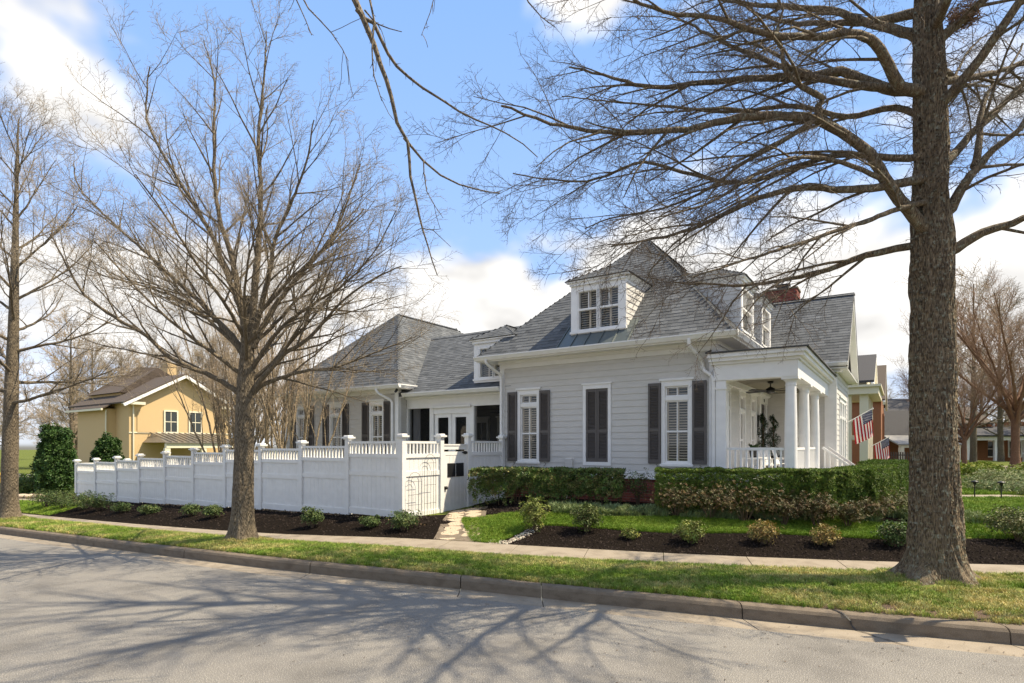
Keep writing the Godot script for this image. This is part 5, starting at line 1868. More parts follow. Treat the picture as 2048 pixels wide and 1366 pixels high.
# ---------------------------------------------------------------- planting
func clump_mesh(l: float, w: float, m: int) -> ArrayMesh:
	var b := MB.new()
	for k in m:
		var a := k * GOLD
		var d := Vector3(cos(a), rng.randf_range(-0.1, 1.0), sin(a)).normalized()
		var side := d.cross(Vector3(0.1, 0.97, 0.2)).normalized()
		var up := side.cross(d)
		b.xf = Transform3D(Basis(side, up, -d).rotated(d, rng.randfn(0, 0.5)), d * l * 0.25)
		var s := rng.randf_range(0.8, 1.2)
		b.tri(Vector3.ZERO, Vector3(w * 0.5 * s, w * 0.14, -l * 0.45), Vector3(0, -w * 0.1, -l * s))
		b.tri(Vector3.ZERO, Vector3(0, -w * 0.1, -l * s), Vector3(-w * 0.5 * s, w * 0.14, -l * 0.45))
	return b.mesh()


func tuft_mesh(h: float, w: float, spread: float, m: int) -> ArrayMesh:
	var b := MB.new()
	for k in m:
		var a := k * GOLD + rng.randf()
		var o := Vector3(cos(a), 0, sin(a))
		var s := Vector3(-o.z, 0, o.x) * w * 0.5
		var p := o * rng.randf_range(0.0, spread)
		var hh := h * rng.randf_range(0.6, 1.1)
		var lean := o * hh * rng.randf_range(0.2, 0.8)
		var q := p + lean * 0.35 + Vector3(0, hh * 0.6, 0)
		var e := p + lean + Vector3(0, hh * rng.randf_range(0.75, 1.0), 0)
		b.quad(p - s, p + s, q + s * 0.8, q - s * 0.8)
		b.tri(q - s * 0.8, q + s * 0.8, e)
	return b.mesh()


func tinted(c: Color, spread := 0.25) -> Color:
	var g := clampf(1.0 + rng.randfn(0, spread), 0.45, 1.8)
	return Color(c.r * g * clampf(1 + rng.randfn(0, 0.08), 0.7, 1.4), c.g * g, c.b * g)


func turned(d: Vector3, s: float) -> Basis:
	var side := d.cross(Vector3(0.31, 0.22, 0.93)).normalized()
	return (Basis(side, d, side.cross(d)) * Basis(Vector3.UP, rng.randf() * TAU)).scaled(Vector3.ONE * s)


# a shrub: stems that fork from the foot, leaves in clumps around their ends and over the outer shell
func shrub(called: String, label: String, pos: Vector3, size: Vector3, n: int, clump: Mesh, cols: Array, opt := {}) -> Node3D:
	var t := thing(called, label, opt.get("category", "shrub"), Transform3D(Basis(Vector3.UP, rng.randf() * TAU), pos), opt.get("group", ""))
	var st := MB.new()
	var ends := []
	var low: float = opt.get("low", 0.25)
	for k in int(opt.get("stems", 9)):
		var a := k * GOLD + rng.randf() * 0.5
		var f := sqrt(rng.randf())
		var e := Vector3(cos(a) * size.x * (0.2 if opt.has("cone") else 0.42) * f, size.y * rng.randf_range(0.55, 0.92), sin(a) * size.z * (0.2 if opt.has("cone") else 0.42) * f)
		var mid := Vector3(e.x * 0.4, e.y * 0.5, e.z * 0.4) + rand_dir() * 0.03
		st.tube(PackedVector3Array([Vector3(e.x * 0.08, -0.04, e.z * 0.08), mid, e]), PackedFloat32Array([0.011, 0.008, 0.003]), 4, false)
		for j in 3:
			var e2 := e + rand_dir() * size.x * (0.12 if opt.has("cone") else 0.22)
			e2.y = clampf(e2.y, size.y * low, size.y)
			st.tube(PackedVector3Array([mid.lerp(e, 0.3 + 0.2 * j), e2]), PackedFloat32Array([0.005, 0.002]), 3, false)
			ends.append(e2)
	part(t, "stems", st.mesh(), opt.get("bark", M.stem)).set_meta("kind", "stuff")
	var xfs := []
	var cc := PackedColorArray()
	var nz := noise(FastNoiseLite.TYPE_SIMPLEX_SMOOTH, 3.0, 2, rng.randi() % 1000)
	for i in n:
		var p: Vector3
		if i % 3 == 0:
			p = ends[rng.randi() % ends.size()] + rand_dir() * size.x * 0.09
		else:
			var d := rand_dir()
			var r := pow(rng.randf(), 0.35)
			r *= 1.0 + opt.get("ragged", 0.3) * nz.get_noise_3dv(d * 1.4)
			p = Vector3(d.x * size.x * 0.5 * r, size.y * (low + (1 - low) * (0.5 + 0.5 * d.y * r)), d.z * size.z * 0.5 * r)
			p.y = maxf(p.y, size.y * low * 0.6)
			if opt.has("cone"):
				var taper := lerpf(1.15, 0.42, clampf(p.y / size.y, 0, 1))
				p = Vector3(p.x * taper, p.y, p.z * taper)
		var dir := (Vector3(p.x / size.x, 0.25 + (p.y / size.y - 0.5), p.z / size.z) + rand_dir() * 0.35).normalized()
		xfs.append(Transform3D(turned(dir, rng.randf_range(0.75, 1.3)), p))
		cc.append(tinted(cols[rng.randi() % cols.size()]))
	stuff(t, "foliage", clump, M.leaf, xfs, cc)
	return t


# a clipped hedge along a line of ground points
func hedge(called: String, label: String, path: Array, half: float, top: float, clump: Mesh, cols: Array, dense: float, leggy: float) -> void:
	var t := thing(called, label, "hedge", Transform3D(Basis.IDENTITY, path[0]))
	var nz := noise(FastNoiseLite.TYPE_SIMPLEX_SMOOTH, 1.7, 3, 51)
	var o: Vector3 = path[0]
	var st := MB.new()
	var xfs := []
	var cc := PackedColorArray()
	for i in path.size() - 1:
		var a: Vector3 = path[i]
		var b: Vector3 = path[i + 1]
		var t2 := (b - a)
		t2.y = 0
		var l := t2.length()
		t2 /= l
		var side := t2.cross(Vector3.UP)
		for k in int(l * 9):
			var p := a.lerp(b, rng.randf()) + side * rng.randfn(0, half * 0.35)
			var g := land(p.x, -p.z)
			var e := p + Vector3(rng.randfn(0, 0.12), 0, rng.randfn(0, 0.12))
			st.tube(PackedVector3Array([Vector3(p.x, g - 0.03, p.z) - o, Vector3((p.x + e.x) * 0.5, g + (top - g) * 0.45, (p.z + e.z) * 0.5) - o + rand_dir() * 0.04, Vector3(e.x, top - 0.08, e.z) - o]), PackedFloat32Array([0.014, 0.010, 0.004]), 4, false)
		var n := int(l * dense)
		for k in n:
			# mostly on the outer shell, some within
			var f := rng.randf_range(-half / l, 1.0 + half / l)
			var u := rng.randf_range(-1, 1)
			var v := rng.randf()
			var w := rng.randf()
			if w < 0.34:
				v = 1.0 - absf(rng.randfn(0, 0.03))
			elif w < 0.8:
				u = (1.0 if w < 0.62 else -1.0) * (1.0 - absf(rng.randfn(0, 0.06)))
			var p := a + (b - a) * f
			var g := land(p.x, -p.z)
			var bulge := 1.0 + (0.22 if leggy < 0.2 else 0.5) * nz.get_noise_3d(p.x, v * 1.3 + u, p.z)
			if v > 0.9:
				bulge -= 0.12 * absf(u)
			var foot := leggy * (0.5 + 0.8 * absf(nz.get_noise_2d(p.x * 2.2 + 9, p.z * 2.2)))
			if v < foot and rng.randf() < 0.86:
				continue
			var hgt := (top - g) * (1.0 + 0.05 * nz.get_noise_2d(p.x * 1.5, p.z * 1.5))
			p += side * u * half * bulge
			p.y = g + 0.05 + v * (hgt - 0.05)
			var d := (side * u + Vector3.UP * (v * 1.6 - 0.5) + rand_dir() * 0.5).normalized()
			xfs.append(Transform3D(turned(d, rng.randf_range(0.75, 1.25)), p - o))
			cc.append(tinted(cols[rng.randi() % cols.size()]))
	part(t, "stems", st.mesh(), M.stem).set_meta("kind", "stuff")
	stuff(t, "foliage", clump, M.leaf, xfs, cc)


# scatter over a region of the ground given by x range and two depth curves
func scatter(called: String, label: String, category: String, mesh: Mesh, m: Material, n: int, x0: float, x1: float, near: Callable, far: Callable, shade: Callable, size: Vector2, tilt := 0.25) -> void:
	var xfs := []
	var cc := PackedColorArray()
	for i in n:
		var x := rng.randf_range(x0, x1)
		var a: float = near.call(x)
		var b: float = far.call(x)
		if b - a < 0.02:
			continue
		var d := rng.randf_range(a, b)
		var c: Color = shade.call(x, d)
		if c.a < 0.5:
			continue
		var up := (Vector3.UP + Vector3(rng.randfn(), 0, rng.randfn()) * tilt).normalized()
		xfs.append(Transform3D(turned(up, rng.randf_range(size.x, size.y)), spot(x, d, 0.0)))
		cc.append(c)
	var o := stuff(self, numbered(called), mesh, m, xfs, cc)
	o.set_meta("label", label)
	o.set_meta("category", category)


func bed(called: String, x0: float, x1: float, near: Callable, far: Callable, m: Material, up: float) -> void:
	var rows := []
	for k in 7:
		var t := k / 6.0
		rows.append(func(x): return lerpf(near.call(x), maxf(far.call(x), near.call(x) + 0.01), t))
	struct(called, sheet(rows, x0, x1, 0.15, func(x, d): return land(x, d) + up), m)


func fence_d(x: float) -> float:
	# depth of the long fence at an x
	return 12.925 + (-2.467 - x) * 0.6745


func build_planting() -> void:
	var nz := noise(FastNoiseLite.TYPE_SIMPLEX_SMOOTH, 0.55, 3, 61)
	var fine := noise(FastNoiseLite.TYPE_SIMPLEX_SMOOTH, 2.6, 2, 62)
	# --- beds of dark mulch
	var bed_near := func(x): return walk_back(x) + 0.02
	var bed_far := func(x): return walk_back(x) + minf(1.32 + 0.08 * sin(x * 1.7), maxf(0.02, 0.15 + (x + 0.25) * 1.7))
	bed("mulch_bed", -0.3, 14.0, bed_near, bed_far, M.mulch, 0.012)
	var back_near := func(x): return walk_back(x) + 2.28 + 0.07 * sin(x * 2.3)
	var back_far := func(x): return walk_back(x) + (5.6 if x < 7.0 else 4.0)
	bed("mulch_bed", -1.0, 9.3, back_near, back_far, M.mulch, 0.012)
	var fb_near := func(x): return walk_back(x) + 0.03
	var fb_far := func(x): return fence_d(x) + 0.3 if x < -2.5 else 13.3
	bed("fence_bed", -17.6, -1.15, fb_near, fb_far, M.mulch, 0.012)
	var chip := MB.new()
	chip.box(Vector3.ZERO, Vector3(0.055, 0.009, 0.016))
	var chip_m := chip.mesh()
	var chip_c := func(_x, _d):
		var g := rng.randf_range(0.35, 1.5)
		return Color(0.034 * g, 0.026 * g, 0.022 * g)
	scatter("mulch_chips", "dark shredded bark mulch in the planting beds", "mulch", chip_m, M.chip, 15000, -0.2, 8.6, bed_near, bed_far, chip_c, Vector2(0.6, 1.5), 0.5)
	scatter("mulch_chips", "dark bark mulch along the foot of the long fence", "mulch", chip_m, M.chip, 11000, -17.0, -1.2, fb_near, fb_far, chip_c, Vector2(0.7, 1.7), 0.5)
	scatter("mulch_chips", "dark bark mulch beneath the hedges by the house", "mulch", chip_m, M.chip, 9000, -0.6, 9.0, back_near, func(x): return back_near.call(x) + 1.3, chip_c, Vector2(0.6, 1.5), 0.5)
	# dead leaves and pale litter at the foot of the fence
	var litter := func(x, d): return tinted(Color(0.24, 0.16, 0.09), 0.4) if fine.get_noise_2d(x * 0.6, d * 0.6) > -0.1 else Color(0, 0, 0, 0)
	scatter("leaf_litter", "dry tan leaves lying along the fence foot", "leaves", leaf_mesh(0.06, 0.03), M.leaf, 4200, -12.0, -1.8, func(x): return fence_d(x) - 0.42, func(x): return fence_d(x) - 0.03, litter, Vector2(0.6, 1.3), 0.8)
	# --- turf
	var tuft := tuft_mesh(0.062, 0.0065, 0.03, 9)
	# worn patches of soil on the kerb side of the oak
	var bare := func(x, d):
		var k: float = d - kerb_d(x) - 0.17
		return smoothstep(3.4, 4.2, x) * (0.75 - absf(k - 0.22) * 2.6) * (0.35 + 1.5 * fine.get_noise_2d(x * 0.9, d * 1.6))
	bed("bare_soil", 3.3, 7.0, func(x): return kerb_d(x) + 0.18, func(x): return kerb_d(x) + 0.62, M.soil, 0.008)
	var verge_c := func(x, d):
		var v: float = nz.get_noise_2d(x, d * 1.6) + 0.5 * fine.get_noise_2d(x, d) + rng.randfn(0, 0.22)
		v += 0.35 * exp(-Vector2(x - 5.4, d - 7.2).length_squared() * 0.5) + 0.2 * exp(-Vector2(x + 5.2, d - 10.7).length_squared())
		if bare.call(x, d) > 0.3:
			return Color(0, 0, 0, 0)
		var green := Color(0.165, 0.25, 0.035)
		var straw := Color(0.52, 0.44, 0.19)
		return tinted(green.lerp(straw, clampf(0.24 + v * 0.85, 0, 1)), 0.2)
	scatter("verge_grass", "yellowing green turf on the verge between kerb and sidewalk", "grass", tuft, M.blade, 62000, -10.0, 8.5, func(x): return kerb_d(x) + 0.17, func(x): return walk_front(x) + 0.02, verge_c, Vector2(0.55, 1.15))
	scatter("verge_grass", "turf on the verge further down the street", "grass", tuft, M.blade, 16000, -24.0, -10.0, func(x): return kerb_d(x) + 0.17, func(x): return walk_front(x), verge_c, Vector2(0.8, 1.5))
	var lawn_c := func(x, d):
		var v: float = nz.get_noise_2d(x * 1.3, d * 1.3) + rng.randfn(0, 0.2)
		return tinted(Color(0.12, 0.21, 0.022).lerp(Color(0.22, 0.30, 0.045), clampf(0.4 + v * 0.6, 0, 1)), 0.18)
	var ln := func(x): return bed_far.call(x) + 0.0 if x > -0.25 else walk_back(x) + 0.03 + maxf(0.0, (-0.75 - x) * 4.5)
	var lf := func(x): return walk_back(x) + 2.26 + 0.07 * sin(x * 2.3) - maxf(0.0, -0.2 - x) * 0.6
	scatter("lawn_grass", "bright green lawn strip between mulch bed and shrubs", "grass", tuft, M.blade, 26000, -1.05, 7.6, ln, lf, lawn_c, Vector2(0.6, 1.2))
	scatter("lawn_grass", "bright green lawn beyond the oak on the corner", "grass", tuft, M.blade, 30000, 7.6, 20.0, func(x): return walk_back(x) + 1.4, func(_x): return 15.2, lawn_c, Vector2(0.8, 1.5))
	scatter("lawn_grass", "green lawn past the front walk", "grass", tuft, M.blade, 22000, 10.0, 30.0, func(_x): return 16.2, func(_x): return 27.0, lawn_c, Vector2(1.2, 2.0))
	scatter("lawn_grass", "small lawn patch beside the driveway", "grass", tuft, M.blade, 5000, -19.5, -14.5, func(x): return walk_back(x) + 0.1, func(x): return walk_back(x) + 1.5, lawn_c, Vector2(0.8, 1.5))
	# specks of twig and leaf blown over the road
	var sx := []
	var sc := PackedColorArray()
	for i in 900:
		var x := rng.randf_range(-9.0, 6.5)
		var d := kerb_d(x) - 0.1 - absf(rng.randfn(0, 2.2))
		var q := kerb_d(x) - d
		var y := fall(x, d) - 0.148 + 0.012 * minf(q, 4.0) + 0.006
		sx.append(Transform3D(Basis(Vector3.UP, rng.randf() * TAU).scaled(Vector3.ONE * rng.randf_range(0.3, 0.9)), Vector3(x, y, -d)))
		sc.append(tinted(Color(0.09, 0.06, 0.035), 0.4))
	var sp := stuff(self, "road_litter", leaf_mesh(0.04, 0.016), M.leaf, sx, sc)
	sp.set_meta("label", "tiny dry leaf specks scattered over the road")
	sp.set_meta("category", "leaf litter")
	# pebbles where the bed meets the walk
	var peb := SphereMesh.new()
	peb.radius = 0.03
	peb.height = 0.035
	peb.radial_segments = 7
	peb.rings = 4
	scatter("pebbles", "pale pebbles at the corner of the mulch bed", "pebbles", peb, M.chip, 420, -0.45, 0.5, func(x): return walk_back(x) + 0.04 + maxf(0, x + 0.1) * 1.6, func(x): return walk_back(x) + 0.32 + maxf(0, x + 0.1) * 1.8, func(_x, _d): return tinted(Color(0.36, 0.32, 0.26), 0.3), Vector2(0.5, 1.3), 0.4)
	# --- flagstone path to the gate
	var path := Node3D.new()
	path.name = "path"
	path.set_meta("kind", "structure")
	add_child(path)
	for k in 9:
		for j in 2:
			var f := (k + 0.45 * j + rng.randf() * 0.15) / 9.0
			var c := Vector2(-0.98, 11.05).lerp(Vector2(-1.12, 14.0), f)
			c.x += (0.19 if j else -0.19) + rng.randfn(0, 0.03)
			var top := []
			var m := 7
			var turn := rng.randf()
			for i in m:
				var a := TAU * (i + turn) / m + rng.randfn(0, 0.13)
				var r := rng.randf_range(0.165, 0.215)
				var q := c + Vector2(cos(a) * r, sin(a) * r * 0.92)
				top.append(spot(q.x, q.y, 0.022 + 0.003 * j))
			var b := MB.new()
			b.slab(top, Vector3(0, -0.06, 0))
			part(path, "flagstone", b.mesh(), M.stone)
	bed("path_sand", -1.5, -0.58, func(x): return walk_back(x) + 0.02, func(_x): return 14.1, M.kerb, 0.015)
	# --- ground cover tufts before the shrubs
	var lir := tuft_mesh(0.17, 0.011, 0.05, 12)
	var lir_c := func(x, d): return tinted(Color(0.19, 0.24, 0.11), 0.3) if nz.get_noise_2d(x * 2.2 + 30, d) > -0.28 else Color(0, 0, 0, 0)
	scatter("liriope", "grey-green strappy ground cover edging the shrub bed", "ground cover", lir, M.blade, 5200, 0.9, 9.0, func(x): return walk_back(x) + 2.3, func(x): return walk_back(x) + 2.85, lir_c, Vector2(0.6, 1.15))
	# --- hedges
	var hol := clump_mesh(0.055, 0.03, 6)
	var box_c := clump_mesh(0.026, 0.014, 8)
	var greens := [Color(0.076, 0.128, 0.031), Color(0.128, 0.178, 0.044), Color(0.170, 0.162, 0.060), Color(0.060, 0.093, 0.027)]
	hedge("hedge", "leggy clipped holly hedge beside the white gate", [on_lot(-4.75, 2.05), on_lot(-3.3, 1.6), on_lot(-2.15, 1.25)], 0.42, 1.22, hol, greens, 3000, 0.52)
	var bx := [Color(0.115, 0.18, 0.028), Color(0.18, 0.235, 0.038), Color(0.07, 0.115, 0.02)]
	hedge("hedge", "dense clipped boxwood hedge wrapping around the porch", [spot(3.5, 12.25), spot(5.9, 11.5), spot(7.2, 12.1), spot(8.85, 14.0)], 0.42, 1.30, box_c, bx, 8200, 0.06)
	hedge("hedge", "lighter boxwood hedge behind the wrapped porch hedge", [spot(9.8, 15.3), spot(11.0, 16.8)], 0.5, 1.36, box_c, [Color(0.10, 0.16, 0.02), Color(0.07, 0.12, 0.016)], 5200, 0.06)
	# --- azaleas in winter leaf before the boxwood
	var az := clump_mesh(0.032, 0.014, 7)
	var azc := [Color(0.085, 0.075, 0.026), Color(0.105, 0.062, 0.026), Color(0.07, 0.082, 0.028), Color(0.12, 0.085, 0.032)]
	var names := ["bronze azalea at the left end of the boxwood hedge", "bronze azalea second along the boxwood hedge", "broad bronze azalea before the middle of the boxwood hedge", "bronze azalea fourth along the boxwood hedge", "rust-tinged azalea before the first porch column", "rust-tinged azalea before the second porch column", "low bronze azalea at the corner of the boxwood hedge", "greenish azalea nearest the oak trunk"]
	var spots := [[3.35, 11.75, 0.95, 0.62], [3.95, 11.5, 0.95, 0.68], [4.55, 11.25, 1.05, 0.72], [5.2, 11.0, 0.85, 0.56], [5.75, 10.85, 0.7, 0.62], [6.3, 10.8, 0.62, 0.46], [7.0, 11.15, 0.7, 0.36], [7.7, 11.4, 1.0, 0.46]]
	for i in spots.size():
		var s: Array = spots[i]
		shrub("azalea", names[i], spot(s[0], s[1]), Vector3(s[2], s[3], s[2]), 480, az, azc if i < 7 else [Color(0.09, 0.10, 0.028), Color(0.13, 0.12, 0.04)], {"group": "azaleas along the boxwood hedge", "stems": 12, "ragged": 0.7})
	# --- young shrubs in the front bed
	var yh := clump_mesh(0.04, 0.018, 6)
	var yel := [Color(0.154, 0.182, 0.039), Color(0.210, 0.224, 0.049), Color(0.112, 0.140, 0.028)]
	var rus := [Color(0.280, 0.182, 0.063), Color(0.182, 0.154, 0.049), Color(0.308, 0.224, 0.070)]
	for q in [[0.44, 11.25, 0.55, 0.62, 420, yel, "open pale-stemmed young shrub at the left tip of mulch bed"], [1.42, 11.0, 0.52, 0.5, 520, [Color(0.07, 0.10, 0.022), Color(0.10, 0.12, 0.03)], "rounded dark green young shrub second in the mulch bed"], [2.15, 10.5, 0.3, 0.18, 90, yel, "tiny yellow-green seedling shrub in the mulch bed"], [3.15, 10.15, 0.45, 0.36, 320, yel, "yellow-green young shrub opposite the right window"], [4.35, 9.95, 0.46, 0.38, 260, rus, "coppery young shrub before the boxwood hedge"], [5.3, 9.75, 0.42, 0.33, 220, rus, "coppery young shrub next to the oak"], [6.4, 9.65, 0.5, 0.38, 300, [Color(0.05, 0.085, 0.02)], "dark green young shrub half hidden by the oak"]]:
		shrub("young_shrub", q[6], spot(q[0], q[1]), Vector3(q[2], q[3], q[2]), q[4], yh, q[5], {"group": "young shrubs in the front mulch bed", "stems": 12, "low": 0.12, "ragged": 0.75})
	for q in [[8.6, 9.75, 0.9, 0.5, "mottled low shrub just beyond the oak trunk"], [9.3, 9.7, 0.9, 0.52, "mottled low shrub at the corner mulch bed"], [9.9, 10.3, 0.9, 0.5, "mottled low shrub behind the corner mulch bed"]]:
		shrub("low_shrub", q[4], spot(q[0], q[1]), Vector3(q[2], q[3], q[2]), 700, yh, [Color(0.06, 0.09, 0.02), Color(0.13, 0.14, 0.045), Color(0.18, 0.17, 0.07)], {"group": "low shrubs at the corner"})
	# --- plants along the fence
	var fg := [Color(0.06, 0.095, 0.026), Color(0.10, 0.135, 0.04)]
	for q in [[-4.35, 12.55, 0.42, 0.42, "upright evergreen sprig at the fence foot right of street tree"], [-3.0, 12.2, 0.4, 0.22, "low evergreen tuft at the fence foot between sprigs"], [-2.25, 11.85, 0.6, 0.36, "spreading evergreen plant at the fence corner"], [-7.6, 14.6, 0.4, 0.3, "small evergreen plant at the fence foot left of street tree"], [-8.5, 15.2, 0.4, 0.3, "second small evergreen plant left of street tree"], [-10.3, 16.3, 0.5, 0.22, "low plant midway along the long fence"], [-11.6, 17.1, 0.45, 0.25, "low plant further along the long fence"], [-12.9, 17.9, 0.8, 0.5, "leafy shrub near the far fence end"], [-13.9, 18.5, 0.9, 0.55, "broad leafy shrub near the far fence end"], [-15.0, 19.2, 0.9, 0.55, "leafy shrub close to the last fence panel"], [-16.1, 19.9, 1.0, 0.6, "leafy shrub at the far corner of the fence"]]:
		shrub("fence_plant", q[4], spot(q[0], q[1]), Vector3(q[2], q[3], q[2]), int(240 + 500 * q[2] * q[3]), yh, fg, {"group": "plants along the fence foot", "ragged": 0.8})
	# --- hollies at the end of the fence
	var hc := [Color(0.033, 0.075, 0.018), Color(0.060, 0.112, 0.027), Color(0.045, 0.090, 0.021)]
	var big := clump_mesh(0.085, 0.045, 7)
	shrub("holly", "tall dense holly bush at the far fence end", spot(-20.6, 26.0), Vector3(1.9, 3.05, 1.9), 9000, big, hc, {"group": "hollies at the fence end", "low": 0.04, "stems": 22, "cone": true})
	shrub("holly", "holly bush rising behind the last fence panels", spot(-20.0, 28.4), Vector3(1.75, 2.75, 1.75), 7000, big, hc, {"group": "hollies at the fence end", "low": 0.04, "stems": 18, "cone": true})
	# --- shrubs against the brick by the window
	shrub("twiggy_shrub", "sparse twiggy shrub against the brick foundation", on_lot(-1.55, 0.75), Vector3(0.7, 0.8, 0.6), 160, yh, greens, {"stems": 12})
	# --- mounded ground cover beyond the lawn
	var mc := [Color(0.210, 0.238, 0.098), Color(0.154, 0.196, 0.077), Color(0.266, 0.266, 0.126)]
	for q in [[15.2, 17.4, 3.0, 0.3, "pale mounded ground cover beside the path lights"], [17.4, 20.3, 2.6, 0.3, "pale mounded ground cover further back on the lawn"], [16.4, 18.2, 3.2, 0.34, "broad pale mound of ground cover at the edge"]]:
		shrub("juniper_mound", q[4], spot(q[0], q[1]), Vector3(q[2], q[3], q[2] * 0.7), 2400, clump_mesh(0.07, 0.02, 8), mc, {"group": "juniper mounds", "low": 0.05})
	for q in [[20.6, 26.2, 1.2, 0.45, "yellow-green clipped shrub by the far drive"], [22.6, 27.4, 1.3, 0.45, "yellow-green clipped shrub beside its larger neighbour"], [18.8, 21.0, 1.6, 0.55, "bright yellow-green shrub at the drive's near side"], [20.2, 21.6, 1.8, 0.6, "bright yellow-green shrub at the edge of the drive"]]:
		shrub("round_shrub", q[4], spot(q[0], q[1]), Vector3(q[2], q[3], q[2]), 1500, big, [Color(0.22, 0.27, 0.04), Color(0.30, 0.32, 0.06)], {"group": "yellow-green shrubs by the drive", "low": 0.05})


# limbs measured on the spot, metres from each tree's foot (x, y, z in turn), with first and last radius
const OAK_LIMBS := [
	{"p": [-0.05, 4.49, 0.05, -0.33, 4.65, 0.1, -0.8, 5.12, 0.22, -1.12, 5.47, 0.3, -1.73, 5.73, 0.42, -2.07, 5.74, 0.48, -2.72, 5.68, 0.59, -3.57, 5.44, 0.74, -4.51, 5.33, 0.91, -5.11, 5.36, 1.03, -5.66, 5.49, 1.15], "r": [0.105, 0.012]},
	{"p": [-0.13, 6.37, 0.0, -0.58, 6.47, -0.12, -1.09, 6.78, -0.25, -1.49, 6.76, -0.35, -2.13, 6.85, -0.5, -2.8, 6.88, -0.65, -3.49, 6.91, -0.8, -4.21, 7.18, -0.95, -4.69, 7.38, -1.05], "r": [0.100, 0.012]},
	{"p": [-0.16, 6.3, 0.05, -0.57, 6.33, 0.17, -0.77, 6.53, 0.27, -1.12, 6.75, 0.42, -1.47, 6.74, 0.52, -2.03, 6.58, 0.69, -2.74, 6.48, 0.92, -3.24, 6.49, 1.1, -3.91, 6.37, 1.35, -4.39, 6.43, 1.55], "r": [0.095, 0.012]},
	{"p": [-0.09, 7.06, -0.05, -0.29, 7.29, -0.2, -0.63, 7.6, -0.44, -0.97, 7.91, -0.66, -1.45, 8.19, -0.94, -2.18, 8.55, -1.31, -2.87, 9.1, -1.65], "r": [0.085, 0.012]},
	{"p": [-0.08, 5.19, 0.05, -0.36, 5.14, 0.1, -0.96, 4.99, 0.21, -1.51, 4.93, 0.32, -1.87, 4.93, 0.39, -2.4, 4.78, 0.49, -2.91, 4.54, 0.61, -3.41, 4.28, 0.72, -3.89, 4.12, 0.83, -4.42, 3.99, 0.95], "r": [0.075, 0.010]},
	{"p": [-0.01, 4.39, -0.05, -0.21, 4.36, -0.12, -0.57, 4.33, -0.25, -0.85, 4.26, -0.35, -1.24, 4.14, -0.49, -1.71, 4.06, -0.64, -2.19, 4.03, -0.79, -2.7, 4.09, -0.93, -3.12, 4.14, -1.05], "r": [0.070, 0.010]},
	{"p": [-0.06, 5.54, 0.05, -0.33, 5.47, 0.01, -0.7, 5.51, -0.04, -1.17, 5.58, -0.1, -1.75, 5.45, -0.18, -2.4, 5.28, -0.27, -3.04, 5.42, -0.35, -3.72, 5.64, -0.43, -4.21, 5.49, -0.49, -4.64, 5.42, -0.55, -5.54, 5.58, -0.65], "r": [0.060, 0.008]},
	{"p": [-0.06, 4.9, 0.05, -0.46, 4.78, 0.19, -1.31, 4.42, 0.51, -1.91, 4.18, 0.75, -2.47, 3.95, 0.99, -3.18, 3.67, 1.31, -3.67, 3.46, 1.55], "r": [0.050, 0.008]},
	{"p": [-1.79, 5.7, 0.5, -1.82, 5.85, 0.54, -1.77, 5.93, 0.57, -2.06, 6.01, 0.63, -2.3, 6.18, 0.7, -2.36, 6.39, 0.76, -2.45, 6.56, 0.81, -2.41, 6.76, 0.87, -2.57, 7.02, 0.95], "r": [0.055, 0.010]},
	{"p": [-1.83, 5.69, 0.55, -2.2, 5.48, 0.4, -2.61, 5.3, 0.25, -2.99, 5.04, 0.11, -3.54, 4.85, -0.07, -4.22, 4.79, -0.25, -4.55, 4.68, -0.35], "r": [0.040, 0.007]},
	{"p": [-0.89, 5.11, 0.25, -1.47, 5.22, 0.42, -2.03, 5.2, 0.58, -2.68, 4.89, 0.79, -3.3, 4.47, 1.01, -4.0, 4.2, 1.25], "r": [0.040, 0.007]},
	{"p": [-0.09, 5.94, 0.05, -0.42, 6.23, -0.16, -0.91, 6.27, -0.44, -1.48, 6.6, -0.74, -2.26, 6.73, -1.1, -3.13, 7.02, -1.46, -4.0, 7.3, -1.79, -4.72, 7.54, -2.05], "r": [0.055, 0.008]},
	{"p": [0.03, 4.67, 0.05, 0.14, 4.78, 0.09, 0.23, 4.99, 0.15, 0.46, 5.36, 0.27, 0.81, 5.67, 0.41, 1.17, 5.91, 0.55], "r": [0.090, 0.020]},
	{"p": [0.03, 4.18, 0.05, 0.2, 4.25, 0.11, 0.38, 4.39, 0.18, 0.76, 4.5, 0.31, 0.86, 4.55, 0.35, 1.35, 4.67, 0.52, 1.69, 4.74, 0.65], "r": [0.085, 0.020]},
	{"p": [-0.03, 5.29, 0.05, 0.15, 5.43, -0.0, 0.56, 5.84, -0.14, 1.11, 6.31, -0.31, 1.57, 6.75, -0.45, 2.32, 7.35, -0.65], "r": [0.080, 0.020]},
	{"p": [-0.1, 6.82, 0.05, -0.04, 6.92, 0.08, 0.22, 7.16, 0.16, 0.48, 7.39, 0.25, 0.72, 7.69, 0.35], "r": [0.100, 0.020]},
	{"p": [-0.1, 6.37, 0.05, 0.15, 6.5, -0.05, 0.99, 6.81, -0.37, 1.75, 7.17, -0.65, 2.89, 7.7, -1.05], "r": [0.070, 0.015]},
	{"p": [0.4, 5.29, 0.15, 0.56, 5.74, 0.04, 0.6, 5.98, -0.02, 0.79, 6.41, -0.13, 1.11, 6.71, -0.22, 1.47, 7.22, -0.35], "r": [0.060, 0.012]}]
